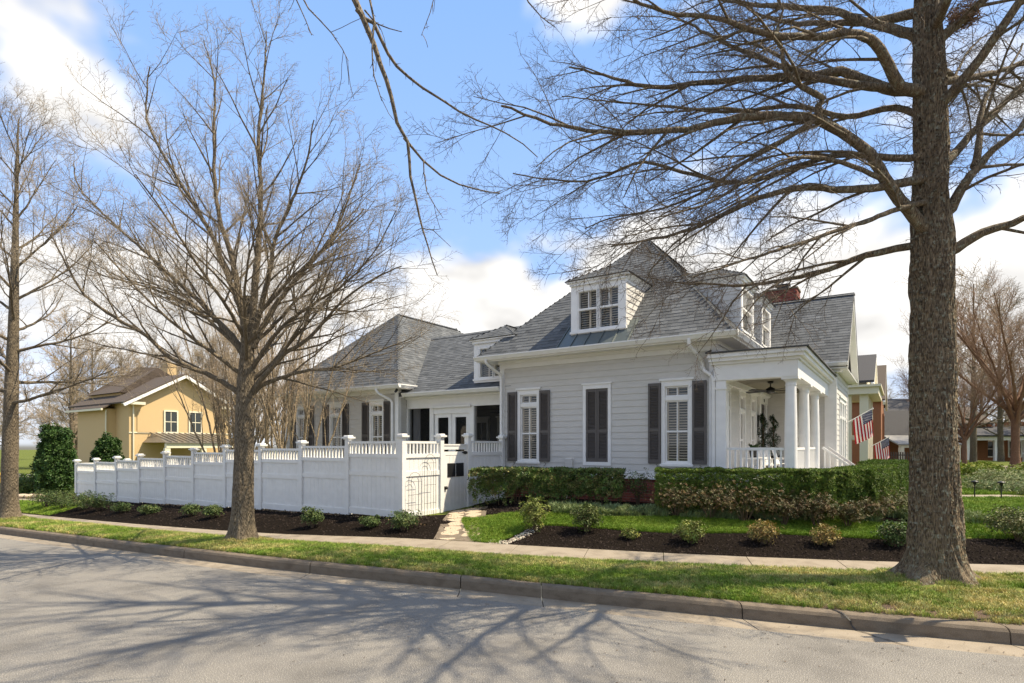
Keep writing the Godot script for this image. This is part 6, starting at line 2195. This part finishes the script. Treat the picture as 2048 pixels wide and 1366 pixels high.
const STREET_LIMBS := [
	{"p": [0.15, 2.57, 0.0, 0.01, 2.75, 0.06, -0.4, 3.04, 0.18, -1.05, 3.34, 0.38, -1.44, 3.74, 0.53, -1.87, 4.03, 0.67, -2.32, 4.4, 0.85, -2.52, 4.87, 0.99, -2.69, 5.37, 1.15], "r": [0.060, 0.010]},
	{"p": [0.15, 3.24, 0.0, -0.08, 3.68, -0.06, -0.7, 4.38, -0.17, -1.38, 4.98, -0.27, -2.2, 5.71, -0.4, -2.98, 6.39, -0.51, -3.51, 6.95, -0.59, -3.67, 7.45, -0.65], "r": [0.065, 0.010]},
	{"p": [0.15, 3.62, 0.0, 0.1, 4.21, 0.08, -0.17, 5.01, 0.2, -0.35, 5.58, 0.28, -0.72, 6.29, 0.4, -1.08, 6.94, 0.51, -1.38, 7.62, 0.62, -1.25, 8.48, 0.75], "r": [0.075, 0.010]},
	{"p": [0.15, 3.71, 0.0, -0.05, 4.54, -0.12, -0.28, 5.42, -0.24, -0.64, 6.51, -0.39, -0.79, 7.88, -0.57, -0.87, 9.15, -0.73, -1.15, 10.07, -0.85], "r": [0.080, 0.010]},
	{"p": [0.19, 3.71, 0.0, 0.29, 4.79, 0.01, 0.41, 6.45, 0.02, 0.36, 7.56, 0.03, 0.47, 8.67, 0.04, 0.53, 9.6, 0.05], "r": [0.085, 0.010]},
	{"p": [0.21, 3.71, 0.0, 0.61, 4.72, 0.24, 0.85, 5.53, 0.43, 1.25, 6.2, 0.62, 1.58, 6.89, 0.8, 1.73, 7.43, 0.95], "r": [0.070, 0.010]},
	{"p": [0.24, 3.62, 0.0, 0.56, 4.38, -0.15, 1.06, 5.16, -0.32, 1.59, 5.85, -0.47, 1.89, 6.73, -0.62, 2.1, 7.5, -0.75], "r": [0.065, 0.010]},
	{"p": [0.24, 2.76, 0.0, 0.42, 3.0, 0.05, 0.91, 3.48, 0.17, 1.38, 3.74, 0.26, 2.08, 4.4, 0.43, 2.65, 4.75, 0.54, 3.2, 4.98, 0.65], "r": [0.055, 0.010]},
	{"p": [0.22, 2.67, 0.0, 0.38, 2.9, -0.04, 1.12, 3.19, -0.15, 1.67, 3.26, -0.22, 2.16, 3.44, -0.29, 2.71, 3.68, -0.37, 3.28, 3.92, -0.45], "r": [0.050, 0.008]},
	{"p": [0.15, 3.43, 0.0, -0.36, 4.05, -0.19, -1.16, 4.55, -0.4, -2.18, 4.96, -0.63, -3.22, 5.26, -0.86, -4.1, 5.69, -1.05], "r": [0.045, 0.008]},
	{"p": [0.24, 3.24, 0.0, 0.84, 3.9, 0.26, 1.58, 4.33, 0.52, 2.29, 4.69, 0.76, 2.87, 5.22, 1.02, 3.22, 5.73, 1.25], "r": [0.045, 0.008]}]
const NEAR_LIMBS := [
	{"p": [1.33, 5.55, -6.9, 1.38, 5.37, -6.92, 1.45, 5.21, -6.93, 1.53, 5.02, -6.95, 1.58, 4.88, -6.96, 1.66, 4.63, -6.98, 1.7, 4.44, -7.0, 1.78, 4.3, -7.01, 1.8, 4.04, -7.04, 1.84, 3.85, -7.05, 1.89, 3.63, -7.07, 1.93, 3.51, -7.08, 2.0, 3.28, -7.1], "r": [0.028, 0.004]},
	{"p": [1.41, 5.26, -6.9, 1.47, 5.21, -6.93, 1.53, 5.19, -6.95, 1.58, 5.08, -6.99, 1.69, 4.92, -7.05, 1.88, 4.8, -7.12, 2.05, 4.71, -7.17, 2.3, 4.61, -7.25, 2.55, 4.54, -7.32, 2.69, 4.47, -7.36, 2.82, 4.38, -7.4], "r": [0.018, 0.004]},
	{"p": [1.75, 4.34, -7.02, 1.89, 4.2, -7.09, 2.02, 4.11, -7.15, 2.17, 4.05, -7.2, 2.3, 4.03, -7.24, 2.5, 4.03, -7.3], "r": [0.012, 0.004]},
	{"p": [1.9, 4.18, -7.05, 1.93, 3.92, -7.02, 2.06, 3.7, -7.0], "r": [0.006, 0.002]},
	{"p": [1.5, 5.43, -6.8, 1.54, 5.24, -6.78, 1.58, 5.07, -6.76, 1.57, 4.84, -6.74, 1.59, 4.63, -6.72, 1.65, 4.44, -6.7], "r": [0.010, 0.003]},
	{"p": [0.8, 5.71, -7.1, 0.88, 5.48, -7.1, 1.0, 5.2, -7.1], "r": [0.008, 0.003]},
	{"p": [0.87, 5.6, -7.0, 1.01, 5.34, -7.0, 1.19, 5.15, -7.0, 1.32, 4.93, -7.0], "r": [0.008, 0.003]},
	{"p": [2.04, 5.63, -7.0, 1.96, 5.31, -7.0, 1.89, 5.13, -7.0], "r": [0.006, 0.002]},
	{"p": [2.6, 5.94, -7.3, 2.74, 5.66, -7.35, 2.85, 5.56, -7.38, 2.97, 5.48, -7.4], "r": [0.010, 0.003]},
	{"p": [1.46, 5.29, -6.95, 1.54, 5.2, -6.97, 1.74, 5.16, -7.0], "r": [0.007, 0.003]},
	{"p": [1.88, 3.65, -7.08, 1.97, 3.64, -7.09, 2.11, 3.51, -7.1], "r": [0.005, 0.002]}]


# ---------------------------------------------------------------- bare trees
var sprays := []


func rand_dir() -> Vector3:
	return Vector3(rng.randfn(), rng.randfn(), rng.randfn()).normalized()


# a spray of fine twigs, one unit long, growing along +y
func twig_spray(thick: float) -> ArrayMesh:
	var b := MB.new()
	var line := func(p: Vector3, d: Vector3, l: float, r: float, bend: float):
		var pts := PackedVector3Array([p])
		var rad := PackedFloat32Array([r])
		var q := p
		var dd := d
		for i in 3:
			dd = (dd + rand_dir() * bend).normalized()
			q += dd * l / 3.0
			pts.append(q)
			rad.append(r * (1.0 - 0.25 * (i + 1)))
		b.tube(pts, rad, 3, false)
		return pts
	var stem: PackedVector3Array = line.call(Vector3.ZERO, Vector3.UP, 1.0, thick, 0.16)
	for k in 6:
		var f := 0.18 + 0.14 * k
		var i := mini(int(f * 3), 2)
		var p := stem[i].lerp(stem[i + 1], f * 3 - i)
		var a := k * GOLD + rng.randf()
		var d := Vector3(cos(a), rng.randf_range(0.5, 1.1), sin(a)).normalized()
		var l := rng.randf_range(0.3, 0.55) * (1.15 - f * 0.6)
		var s: PackedVector3Array = line.call(p, d, l, thick * 0.7, 0.22)
		for j in 2:
			var d2 := (d + rand_dir() * 0.9 + Vector3.UP * 0.2).normalized()
			line.call(s[1 + j], d2, l * 0.45, thick * 0.5, 0.25)
	return b.mesh()


func along_line(p: PackedVector3Array, f: float) -> Array:
	var x := clampf(f, 0, 0.9999) * (p.size() - 1)
	var i := int(x)
	return [p[i].lerp(p[i + 1], x - i), (p[i + 1] - p[i]).normalized(), x - i, i]


# side growth on a stem; S holds the habit of the tree, arrays are by level
func clothe(b: MB, tw: Array, p: PackedVector3Array, r: PackedFloat32Array, length: float, level: int, S: Dictionary, from := 0.16) -> void:
	if level > S.last:
		for k in S.sprays:
			var at := along_line(p, (k + rng.randf()) / S.sprays * 0.75 + 0.25)
			var d: Vector3 = (at[1] + rand_dir() * 0.75 + Vector3.UP * S.tip).normalized()
			if k == S.sprays - 1:
				at = along_line(p, 0.98)
				d = (at[1] + rand_dir() * 0.25).normalized()
			spray_at(tw, at[0], d, rng.randf_range(0.7, 1.25) * S.spray)
		return
	var m := int(length * S.density[level] + rng.randf())
	var spin := rng.randf() * TAU
	for k in m:
		var f := lerpf(from, 0.97, (k + rng.randf()) / m)
		var at := along_line(p, f)
		var i: int = at[3]
		var rr: float = lerpf(r[i], r[i + 1], at[2])
		spin += GOLD
		var t: Vector3 = at[1]
		var side := t.cross(Vector3(0.2, 0.9, 0.37)).normalized()
		var out := side * cos(spin) + t.cross(side) * sin(spin)
		out.y *= S.flat
		var ang: float = deg_to_rad(S.angle[level] + rng.randfn(0, 9))
		var d: Vector3 = (t * cos(ang) + out.normalized() * sin(ang) + Vector3.UP * S.lift[level] + Vector3(at[0].x, 0, at[0].z).normalized() * S.get("radial", 0.0) * (1.0 if level == 1 else 0.4)).normalized()
		var l: float = S.length[level] * lerpf(1.15, 0.5, f) * rng.randf_range(0.6, 1.25)
		shoot(b, tw, at[0], d, l, clampf(rr * 0.62, 0.0035, S.thick[level]), level, S)


func shoot(b: MB, tw: Array, p: Vector3, d: Vector3, l: float, r: float, level: int, S: Dictionary) -> void:
	var n := clampi(int(l / 0.28), 3, 9)
	var pts := PackedVector3Array([p])
	var rad := PackedFloat32Array([r])
	var dd := d
	for i in n:
		dd = (dd + rand_dir() * S.wander + Vector3.UP * S.bend[level] / n).normalized()
		p += dd * l / n
		pts.append(p)
		rad.append(lerpf(r, maxf(r * 0.3, 0.0025), (i + 1.0) / n))
	b.tube(pts, rad, S.sides[level], false)
	clothe(b, tw, pts, rad, l, level + 1, S)


func spray_at(tw: Array, p: Vector3, d: Vector3, s: float) -> void:
	var side := d.cross(Vector3(0.3, 0.2, 0.93)).normalized()
	tw.append(Transform3D(Basis(side * s, d * s, side.cross(d) * s), p))


func smooth_line(flat: Array, r0: float, r1: float) -> Array:
	var c := Curve3D.new()
	var q := []
	for i in range(0, flat.size(), 3):
		q.append(Vector3(flat[i], flat[i + 1], flat[i + 2]))
	for i in q.size():
		var t: Vector3 = (q[mini(i + 1, q.size() - 1)] - q[maxi(i - 1, 0)]) * 0.17
		c.add_point(q[i], -t, t)
	c.bake_interval = 0.2
	var p := c.get_baked_points()
	var r := PackedFloat32Array()
	for i in p.size():
		var f := float(i) / (p.size() - 1)
		p[i] += rand_dir() * minf(0.012, r1) * (1.0 if i > 0 else 0.0)
		r.append(lerpf(r0, r1, pow(f, 0.75)))
	return [p, r, c.get_baked_length()]


# trunk with flared foot, slightly fluted and knotted
func trunk_mesh(line: Array, sides: int, flare: float, rough: float, furrow := 0.0) -> ArrayMesh:
	var b := MB.new()
	var nz := noise(FastNoiseLite.TYPE_SIMPLEX_SMOOTH, 1.6, 3, 77)
	var rid := noise(FastNoiseLite.TYPE_SIMPLEX_SMOOTH, 1.0, 2, 78)
	rid.fractal_type = FastNoiseLite.FRACTAL_RIDGED
	var step := 0.07 if furrow == 0.0 else 0.05
	var rings := []
	for i in line.size() - 1:
		var a: Array = line[i]
		var c: Array = line[i + 1]
		var m := maxi(1, int((c[1] - a[1]) / step))
		for j in m:
			var f := float(j) / m
			rings.append([lerpf(a[0], c[0], f), lerpf(a[1], c[1], f), lerpf(a[2], c[2], f), lerpf(a[3], c[3], f)])
	rings.append(line[-1])
	for q in rings:
		var y: float = q[1]
		var fl := flare * exp(-maxf(y, -0.1) * 5.5)
		for s in sides:
			var a := TAU * s / sides
			var root := 1.0 + 0.5 * sin(a * 5.0 + 1.3) * exp(-maxf(y, 0.0) * 4.0)
			var rr: float = q[3] * (1.0 + 0.05 * sin(a * 3 + y * 0.7) + rough * nz.get_noise_3d(cos(a) * 2.0, y * 1.1, sin(a) * 2.0)) + fl * root * 0.5
			if furrow > 0.0:
				rr -= furrow * clampf(rid.get_noise_3d(cos(a) * 6.5, y * 0.9, sin(a) * 6.5), -0.2, 1.0)
			b.v.append(Vector3(q[0] + cos(a) * rr, y, q[2] + sin(a) * rr))
			b.uv.append(Vector2(float(s) / sides, y))
	for i in rings.size() - 1:
		for s in sides:
			var s2 := (s + 1) % sides
			var a := i * sides + s
			var c := i * sides + s2
			b.idx.append_array([a, c, c + sides, a, c + sides, a + sides])
	var st := SurfaceTool.new()
	var arr := []
	arr.resize(Mesh.ARRAY_MAX)
	arr[Mesh.ARRAY_VERTEX] = b.v
	arr[Mesh.ARRAY_TEX_UV] = b.uv
	arr[Mesh.ARRAY_INDEX] = b.idx
	var am := ArrayMesh.new()
	am.add_surface_from_arrays(Mesh.PRIMITIVE_TRIANGLES, arr)
	st.create_from(am, 0)
	st.generate_normals()
	return st.commit()


func finish_tree(t: Node3D, br: MB, tw: Array, bark_m: Material, twig_m: Material, kind: int) -> void:
	if br.v.size() > 0:
		var o := part(t, "branches", br.mesh(), bark_m)
		o.set_meta("kind", "stuff")
	var lists := [[], [], []]
	for x in tw:
		lists[rng.randi() % 3].append(x)
	for k in 3:
		if lists[k].size() > 0:
			stuff(t, "twigs", sprays[kind][k], twig_m, lists[k])


func build_trees() -> void:
	for th in [0.010, 0.010, 0.022]:
		sprays.append([twig_spray(th), twig_spray(th), twig_spray(th)])
	# ---- big oak on the verge
	var t := thing("oak_tree", "large bare oak with lichened trunk on the grass verge", "tree", Transform3D(Basis.IDENTITY, spot(5.55, 7.55, 0.0)))
	part(t, "trunk", trunk_mesh([[0.0, -0.15, 0.0, 0.315], [0.0, 0.5, 0.0, 0.295], [-0.01, 1.6, 0.0, 0.265], [-0.02, 2.3, 0.0, 0.25], [-0.03, 2.9, 0.0, 0.262], [-0.02, 3.1, 0, 0.245], [-0.02, 4.4, 0, 0.245], [-0.05, 4.9, 0, 0.20], [-0.06, 5.6, 0.02, 0.19], [-0.10, 6.6, 0.04, 0.18], [-0.14, 7.3, 0.06, 0.155], [-0.16, 8.4, 0.1, 0.13], [-0.1, 10.5, 0.1, 0.10], [-0.05, 13.0, 0.05, 0.06], [0.0, 15.5, 0.0, 0.02]], 120, 0.30, 0.07, 0.034), M.bark_oak)
	var S := {"last": 2, "sprays": 4, "spray": 0.33, "tip": 0.0, "flat": 0.6, "wander": 0.15, "radial": 0.45, "density": [0, 2.4, 4.0], "angle": [0, 36.0, 46.0], "lift": [0, -0.10, 0.0], "length": [0, 1.6, 0.6], "thick": [0, 0.022, 0.008], "bend": [0, -0.28, -0.05], "sides": [0, 5, 3]}
	var br := MB.new()
	var tw := []
	for l in OAK_LIMBS:
		var q := smooth_line(l.p, l.r[0] * 0.86, l.r[1])
		var b := MB.new()
		b.tube(q[0], q[1], 10)
		part(t, "limb", b.mesh(), M.bark_oak)
		clothe(br, tw, q[0], q[1], q[2], 1, S, 0.14)
	# limbs that come towards the street, go back to the house or rise out of sight
	for k in 13:
		var y := 6.0 + k * 0.35
		var a := k * GOLD + 0.9
		var d := Vector3(cos(a), 0.15 + 0.055 * k, sin(a)).normalized()
		if y < 6.8 and d.z > -0.1 and absf(d.x) < 0.75:
			d = Vector3(d.x, 0.7, d.z).normalized()
		var l := lerpf(3.6, 2.6, k / 12.0)
		var p := Vector3(-0.08, y, 0.03)
		var flat := []
		for i in 6:
			flat.append_array([p.x, p.y, p.z])
			d = (d + rand_dir() * 0.13 + Vector3.UP * 0.05).normalized()
			p += d * l / 5.0
		var q := smooth_line(flat, 0.075, 0.012)
		var b := MB.new()
		b.tube(q[0], q[1], 8)
		part(t, "limb", b.mesh(), M.bark_oak)
		clothe(br, tw, q[0], q[1], q[2], 1, S, 0.2)
	# crown above the view
	S.sprays = 2
	S.density = [0, 1.3, 2.2]
	for k in 16:
		var y := 9.2 + k * 0.36
		var a := k * GOLD + 2.1
		rising_limb(t, br, tw, Vector3(-0.1, y, 0.05), Vector3(cos(a), 0.45 + 0.06 * k, sin(a)).normalized(), lerpf(4.6, 1.8, k / 15.0), 0.06, S, M.bark_oak)
	# dense short shoots on the upper trunk
	for k in 90:
		var y := rng.randf_range(4.7, 7.6)
		var a := rng.randf() * TAU
		var d := Vector3(cos(a), rng.randf_range(-0.5, 0.6), sin(a)).normalized()
		spray_at(tw, Vector3(-0.08 + cos(a) * 0.2, y, sin(a) * 0.2), d, rng.randf_range(0.35, 0.7))
	finish_tree(t, br, tw, M.bark_oak, M.twig_oak, 0)
	# nest in the fork
	var nest := thing("bird_nest", "untidy brown twig nest high in the oak's fork", "nest", t.transform * Transform3D(Basis.IDENTITY, Vector3(0.28, 7.25, 0.12)))
	var nb := MB.new()
	for k in 260:
		var a := rng.randf() * TAU
		var rr := rng.randf_range(0.05, 0.17)
		var p := Vector3(cos(a) * rr, rng.randf_range(-0.1, 0.12), sin(a) * rr)
		var d := (Vector3(-sin(a), rng.randfn(0, 0.35), cos(a)) + rand_dir() * 0.5).normalized()
		nb.rod(p - d * 0.09, p + d * 0.11, 0.004, 3)
	part(nest, "nest_twigs", nb.mesh(), M.twig_red).set_meta("kind", "stuff")
	# ---- street tree in front of the fence
	t = thing("street_tree", "bare street tree with upswept crown before the white fence", "tree", Transform3D(Basis.IDENTITY, Vector3(-5.18, land(-5.18, 10.95), -10.95)))
	part(t, "trunk", trunk_mesh([[0.05, -0.15, 0.0, 0.22], [0.06, 0.5, 0, 0.195], [0.08, 1.6, 0, 0.172], [0.10, 2.6, 0, 0.165], [0.11, 3.0, 0, 0.16], [0.14, 3.6, 0, 0.12], [0.14, 4.6, 0, 0.085]], 64, 0.16, 0.06, 0.010), M.bark_young)
	S = {"last": 2, "sprays": 3, "spray": 0.36, "tip": 0.3, "flat": 0.9, "wander": 0.16, "radial": 0.2, "density": [0, 3.3, 3.8], "angle": [0, 36.0, 42.0], "lift": [0, 0.12, 0.12], "length": [0, 1.6, 0.6], "thick": [0, 0.022, 0.008], "bend": [0, 0.22, 0.2], "sides": [0, 5, 3]}
	br = MB.new()
	tw = []
	for l in STREET_LIMBS:
		var q := smooth_line(l.p, l.r[0], l.r[1])
		var b := MB.new()
		b.tube(q[0], q[1], 8)
		part(t, "limb", b.mesh(), M.bark_young)
		clothe(br, tw, q[0], q[1], q[2], 1, S, 0.18)
	for k in 9:
		var a := k * GOLD
		rising_limb(t, br, tw, Vector3(0.12, 2.9 + 0.14 * k, 0), Vector3(cos(a) * 0.75, 0.62, sin(a)).normalized(), 3.2, 0.045, S, M.bark_young)
	finish_tree(t, br, tw, M.bark_young, M.twig_young, 1)
	# ---- street tree at the far left
	t = thing("street_tree", "bare street tree beside the driveway at the far fence end", "tree", Transform3D(Basis.IDENTITY, Vector3(-14.5, land(-14.5, 16.6), -16.6)))
	part(t, "trunk", trunk_mesh([[0, -0.15, 0.0, 0.24], [0, 0.6, 0, 0.205], [0.02, 2.0, 0, 0.19], [0.04, 3.4, 0, 0.17], [0.1, 5.5, 0, 0.13], [0.15, 7.5, 0, 0.09], [0.2, 9.5, 0, 0.05], [0.25, 11.5, 0, 0.015]], 22, 0.17, 0.06), M.bark_young)
	br = MB.new()
	tw = []
	S.density = [0, 2.5, 3.2]
	S.spray = 0.42
	for k in 26:
		var f := k / 25.0
		var a := k * GOLD + 0.4
		var y := 3.3 + f * 7.4
		rising_limb(t, br, tw, Vector3(0.03 + 0.2 * f, y, 0), Vector3(cos(a), lerpf(0.05, 1.5, f), sin(a)).normalized(), lerpf(4.0, 1.3, f), lerpf(0.06, 0.02, f), S, M.bark_young)
	finish_tree(t, br, tw, M.bark_young, M.twig_young, 1)
	# ---- tree behind the viewer whose limb hangs into view
	t = thing("overhanging_tree", "bare tree across the road whose hanging twigs dip into view", "tree", Transform3D(Basis.IDENTITY, Vector3(-2.6, -0.12, 2.5)))
	part(t, "trunk", trunk_mesh([[0, -0.15, 0.0, 0.22], [0, 0.6, 0, 0.2], [0.02, 2.0, 0, 0.18], [0.06, 4.2, 0, 0.15], [0.1, 6.0, 0, 0.10], [0.1, 8.0, 0, 0.04]], 18, 0.16, 0.06), M.bark_young)
	var lead := smooth_line([0.05, 4.3, 0.0, 0.3, 5.4, -1.6, 0.8, 6.2, -3.6, 1.1, 6.35, -5.4, 1.3, 6.0, -6.5, 1.33, 5.55, -6.9], 0.085, 0.028)
	var lb := MB.new()
	lb.tube(lead[0], lead[1], 9)
	part(t, "limb", lb.mesh(), M.bark_young)
	for f in [[0.88, 5.55, -6.9], [2.05, 5.55, -6.9], [2.6, 5.61, -6.9], [1.47, 5.52, -6.9]]:
		var q := smooth_line([1.0, 6.33, -5.0, (1.0 + f[0]) * 0.5, 6.3, -6.1, f[0], f[1], f[2]], 0.03, 0.01)
		var b := MB.new()
		b.tube(q[0], q[1], 6)
		part(t, "limb", b.mesh(), M.bark_young)
	br = MB.new()
	tw = []
	for l in NEAR_LIMBS:
		var q := smooth_line(l.p, l.r[0], l.r[1])
		br.tube(q[0], q[1], 7)
		var len: float = q[2]
		for k in int(len * 7.0):
			var at := along_line(q[0], rng.randf_range(0.1, 0.98))
			var d: Vector3 = (at[1] * 0.8 + rand_dir()).normalized()
			var e: Vector3 = at[0] + d * rng.randf_range(0.02, 0.07)
			br.tube(PackedVector3Array([at[0], e]), PackedFloat32Array([0.003, 0.0015]), 4, false)
		if l.r[0] < 0.0105:
			for k in int(len * 5.0):
				var at := along_line(q[0], rng.randf_range(0.15, 1.0))
				var d: Vector3 = (at[1] + rand_dir() * 0.8).normalized()
				shoot(br, tw, at[0], d, rng.randf_range(0.1, 0.3), 0.0028, 2, {"last": 1, "sprays": 0, "wander": 0.2, "bend": [0, 0, 0], "sides": [3, 3, 3]})
	finish_tree(t, br, tw, M.bark_young, M.twig_young, 0)
	# ---- crape myrtles inside the fence
	var cm := crape_myrtle("crape_myrtle", "", 11, 7.2, M.bark_myrtle, M.twig_myrtle, 3)
	var spots := [[-16.9, 1.6, 0.3, 1.05, "pale multi-stemmed crape myrtle inside fence, nearest the yellow house"], [-13.5, 2.2, 1.7, 1.0, "pale multi-stemmed crape myrtle inside fence behind the street tree"], [-12.0, 2.3, 3.6, 0.92, "pale multi-stemmed crape myrtle before the louvred left windows"], [-15.0, 2.6, 5.0, 0.85, "slimmer crape myrtle between its larger neighbours inside the fence"]]
	for i in spots.size():
		var s: Array = spots[i]
		var xf := Transform3D(Basis(Vector3.UP, s[2]).scaled(Vector3.ONE * s[3]), on_lot(s[0], s[1]))
		if i == 0:
			cm.transform = xf
			cm.set_meta("label", s[4])
		else:
			copy_thing(cm, s[4], xf)
	# ---- crape myrtles across the lawn to the right
	var rm := crape_myrtle("spreading_tree", "", 16, 7.5, M.bark_red, M.twig_red, 1)
	rm.transform = Transform3D(Basis(Vector3.UP, 0.5).scaled(Vector3.ONE * 1.25), Vector3(32.4, 0.4, -37.0))
	rm.set_meta("label", "russet spreading bare tree on the lawn beyond the oak")
	copy_thing(rm, "smaller russet bare tree close behind the oak trunk", Transform3D(Basis(Vector3.UP, 2.2).scaled(Vector3.ONE * 0.75), Vector3(29.9, 0.4, -38.0)))


func rising_limb(t: Node3D, br: MB, tw: Array, p: Vector3, d: Vector3, l: float, r: float, S: Dictionary, m: Material) -> void:
	var flat := []
	for i in 6:
		flat.append_array([p.x, p.y, p.z])
		d = (d + rand_dir() * 0.12 + Vector3.UP * 0.07).normalized()
		p += d * l / 5.0
	var q := smooth_line(flat, r, 0.009)
	var b := MB.new()
	b.tube(q[0], q[1], 7)
	part(t, "limb", b.mesh(), m)
	clothe(br, tw, q[0], q[1], q[2], 1, S, 0.15)


func crape_myrtle(called: String, label: String, stems: int, high: float, bark_m: Material, twig_m: Material, trunks: int) -> Node3D:
	var t := thing(called, label, "tree", Transform3D.IDENTITY, "crape myrtles inside the fence" if trunks == 3 else "russet trees across the lawn")
	var S := {"last": 2, "sprays": 3, "spray": 0.5, "tip": 0.5, "flat": 1.0, "wander": 0.06, "density": [0, 0.95, 1.7], "angle": [0, 22.0, 30.0], "lift": [0, 0.25, 0.2], "length": [0, 2.2, 0.8], "thick": [0, 0.02, 0.008], "bend": [0, 0.15, 0.2], "sides": [0, 5, 3]}
	var br := MB.new()
	var tw := []
	if trunks == 1:
		part(t, "trunk", trunk_mesh([[0, -0.2, 0, 0.24], [0, 0.6, 0, 0.19], [0, 2.0, 0, 0.175], [0, 2.8, 0, 0.16]], 16, 0.12, 0.08), bark_m)
		S.angle = [0, 32.0, 34.0]
		S.spray = 0.75
		S.density = [0, 1.7, 2.4]
	for k in stems:
		var a := k * GOLD
		var out := rng.randf_range(0.14, 0.42) if trunks == 3 else rng.randf_range(0.45, 1.25)
		var d := Vector3(cos(a) * out, 1.0, sin(a) * out).normalized()
		var p := Vector3(cos(a) * 0.14, -0.1, sin(a) * 0.14)
		if trunks == 1:
			p = Vector3(cos(a) * 0.1, 2.2 + 0.08 * k, sin(a) * 0.1)
		var l := high * rng.randf_range(0.75, 1.05)
		var flat := []
		for i in 7:
			flat.append_array([p.x, p.y, p.z])
			d = (d + rand_dir() * 0.07 + Vector3.UP * 0.02).normalized()
			p += d * l / 6.0
		var q := smooth_line(flat, 0.052 if trunks == 3 else 0.10, 0.010)
		var b := MB.new()
		b.tube(q[0], q[1], 7)
		part(t, "stem", b.mesh(), bark_m)
		clothe(br, tw, q[0], q[1], q[2], 1, S, 0.3)
	finish_tree(t, br, tw, bark_m, twig_m, 1)
	return t


func _ready() -> void:
	rng.seed = 7
	var cam := Camera3D.new()
	cam.name = "camera"
	add_child(cam)
	cam.position = Vector3(0, 1.8, 0)
	cam.set_frustum(0.1 * 1366.0 / 1150.0, Vector2(0, 0.1 * 208.0 / 1150.0), 0.1, 900.0)
	var env := Environment.new()
	env.background_mode = Environment.BG_SKY
	var sky := Sky.new()
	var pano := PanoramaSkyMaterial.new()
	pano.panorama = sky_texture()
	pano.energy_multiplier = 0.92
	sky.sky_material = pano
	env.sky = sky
	env.tonemap_mode = Environment.TONE_MAPPER_LINEAR
	env.tonemap_exposure = 1.8
	env.sdfgi_enabled = true
	env.ssao_enabled = true
	env.ssil_enabled = true
	var we := WorldEnvironment.new()
	we.name = "environment"
	we.environment = env
	add_child(we)
	var sun := DirectionalLight3D.new()
	sun.name = "sun"
	sun.light_color = Color(1.0, 0.935, 0.82)
	sun.light_energy = 1.6
	sun.light_angular_distance = 0.5
	sun.shadow_enabled = true
	var el := deg_to_rad(55.0)
	var to_sun := Vector3(0.998 * cos(el), sin(el), -0.05 * cos(el))
	sun.basis = Basis.looking_at(-to_sun)
	add_child(sun)
	make_materials()
	build_ground()
	build_house()
	build_fence()
	build_trees()
	build_planting()
	build_neighbours()
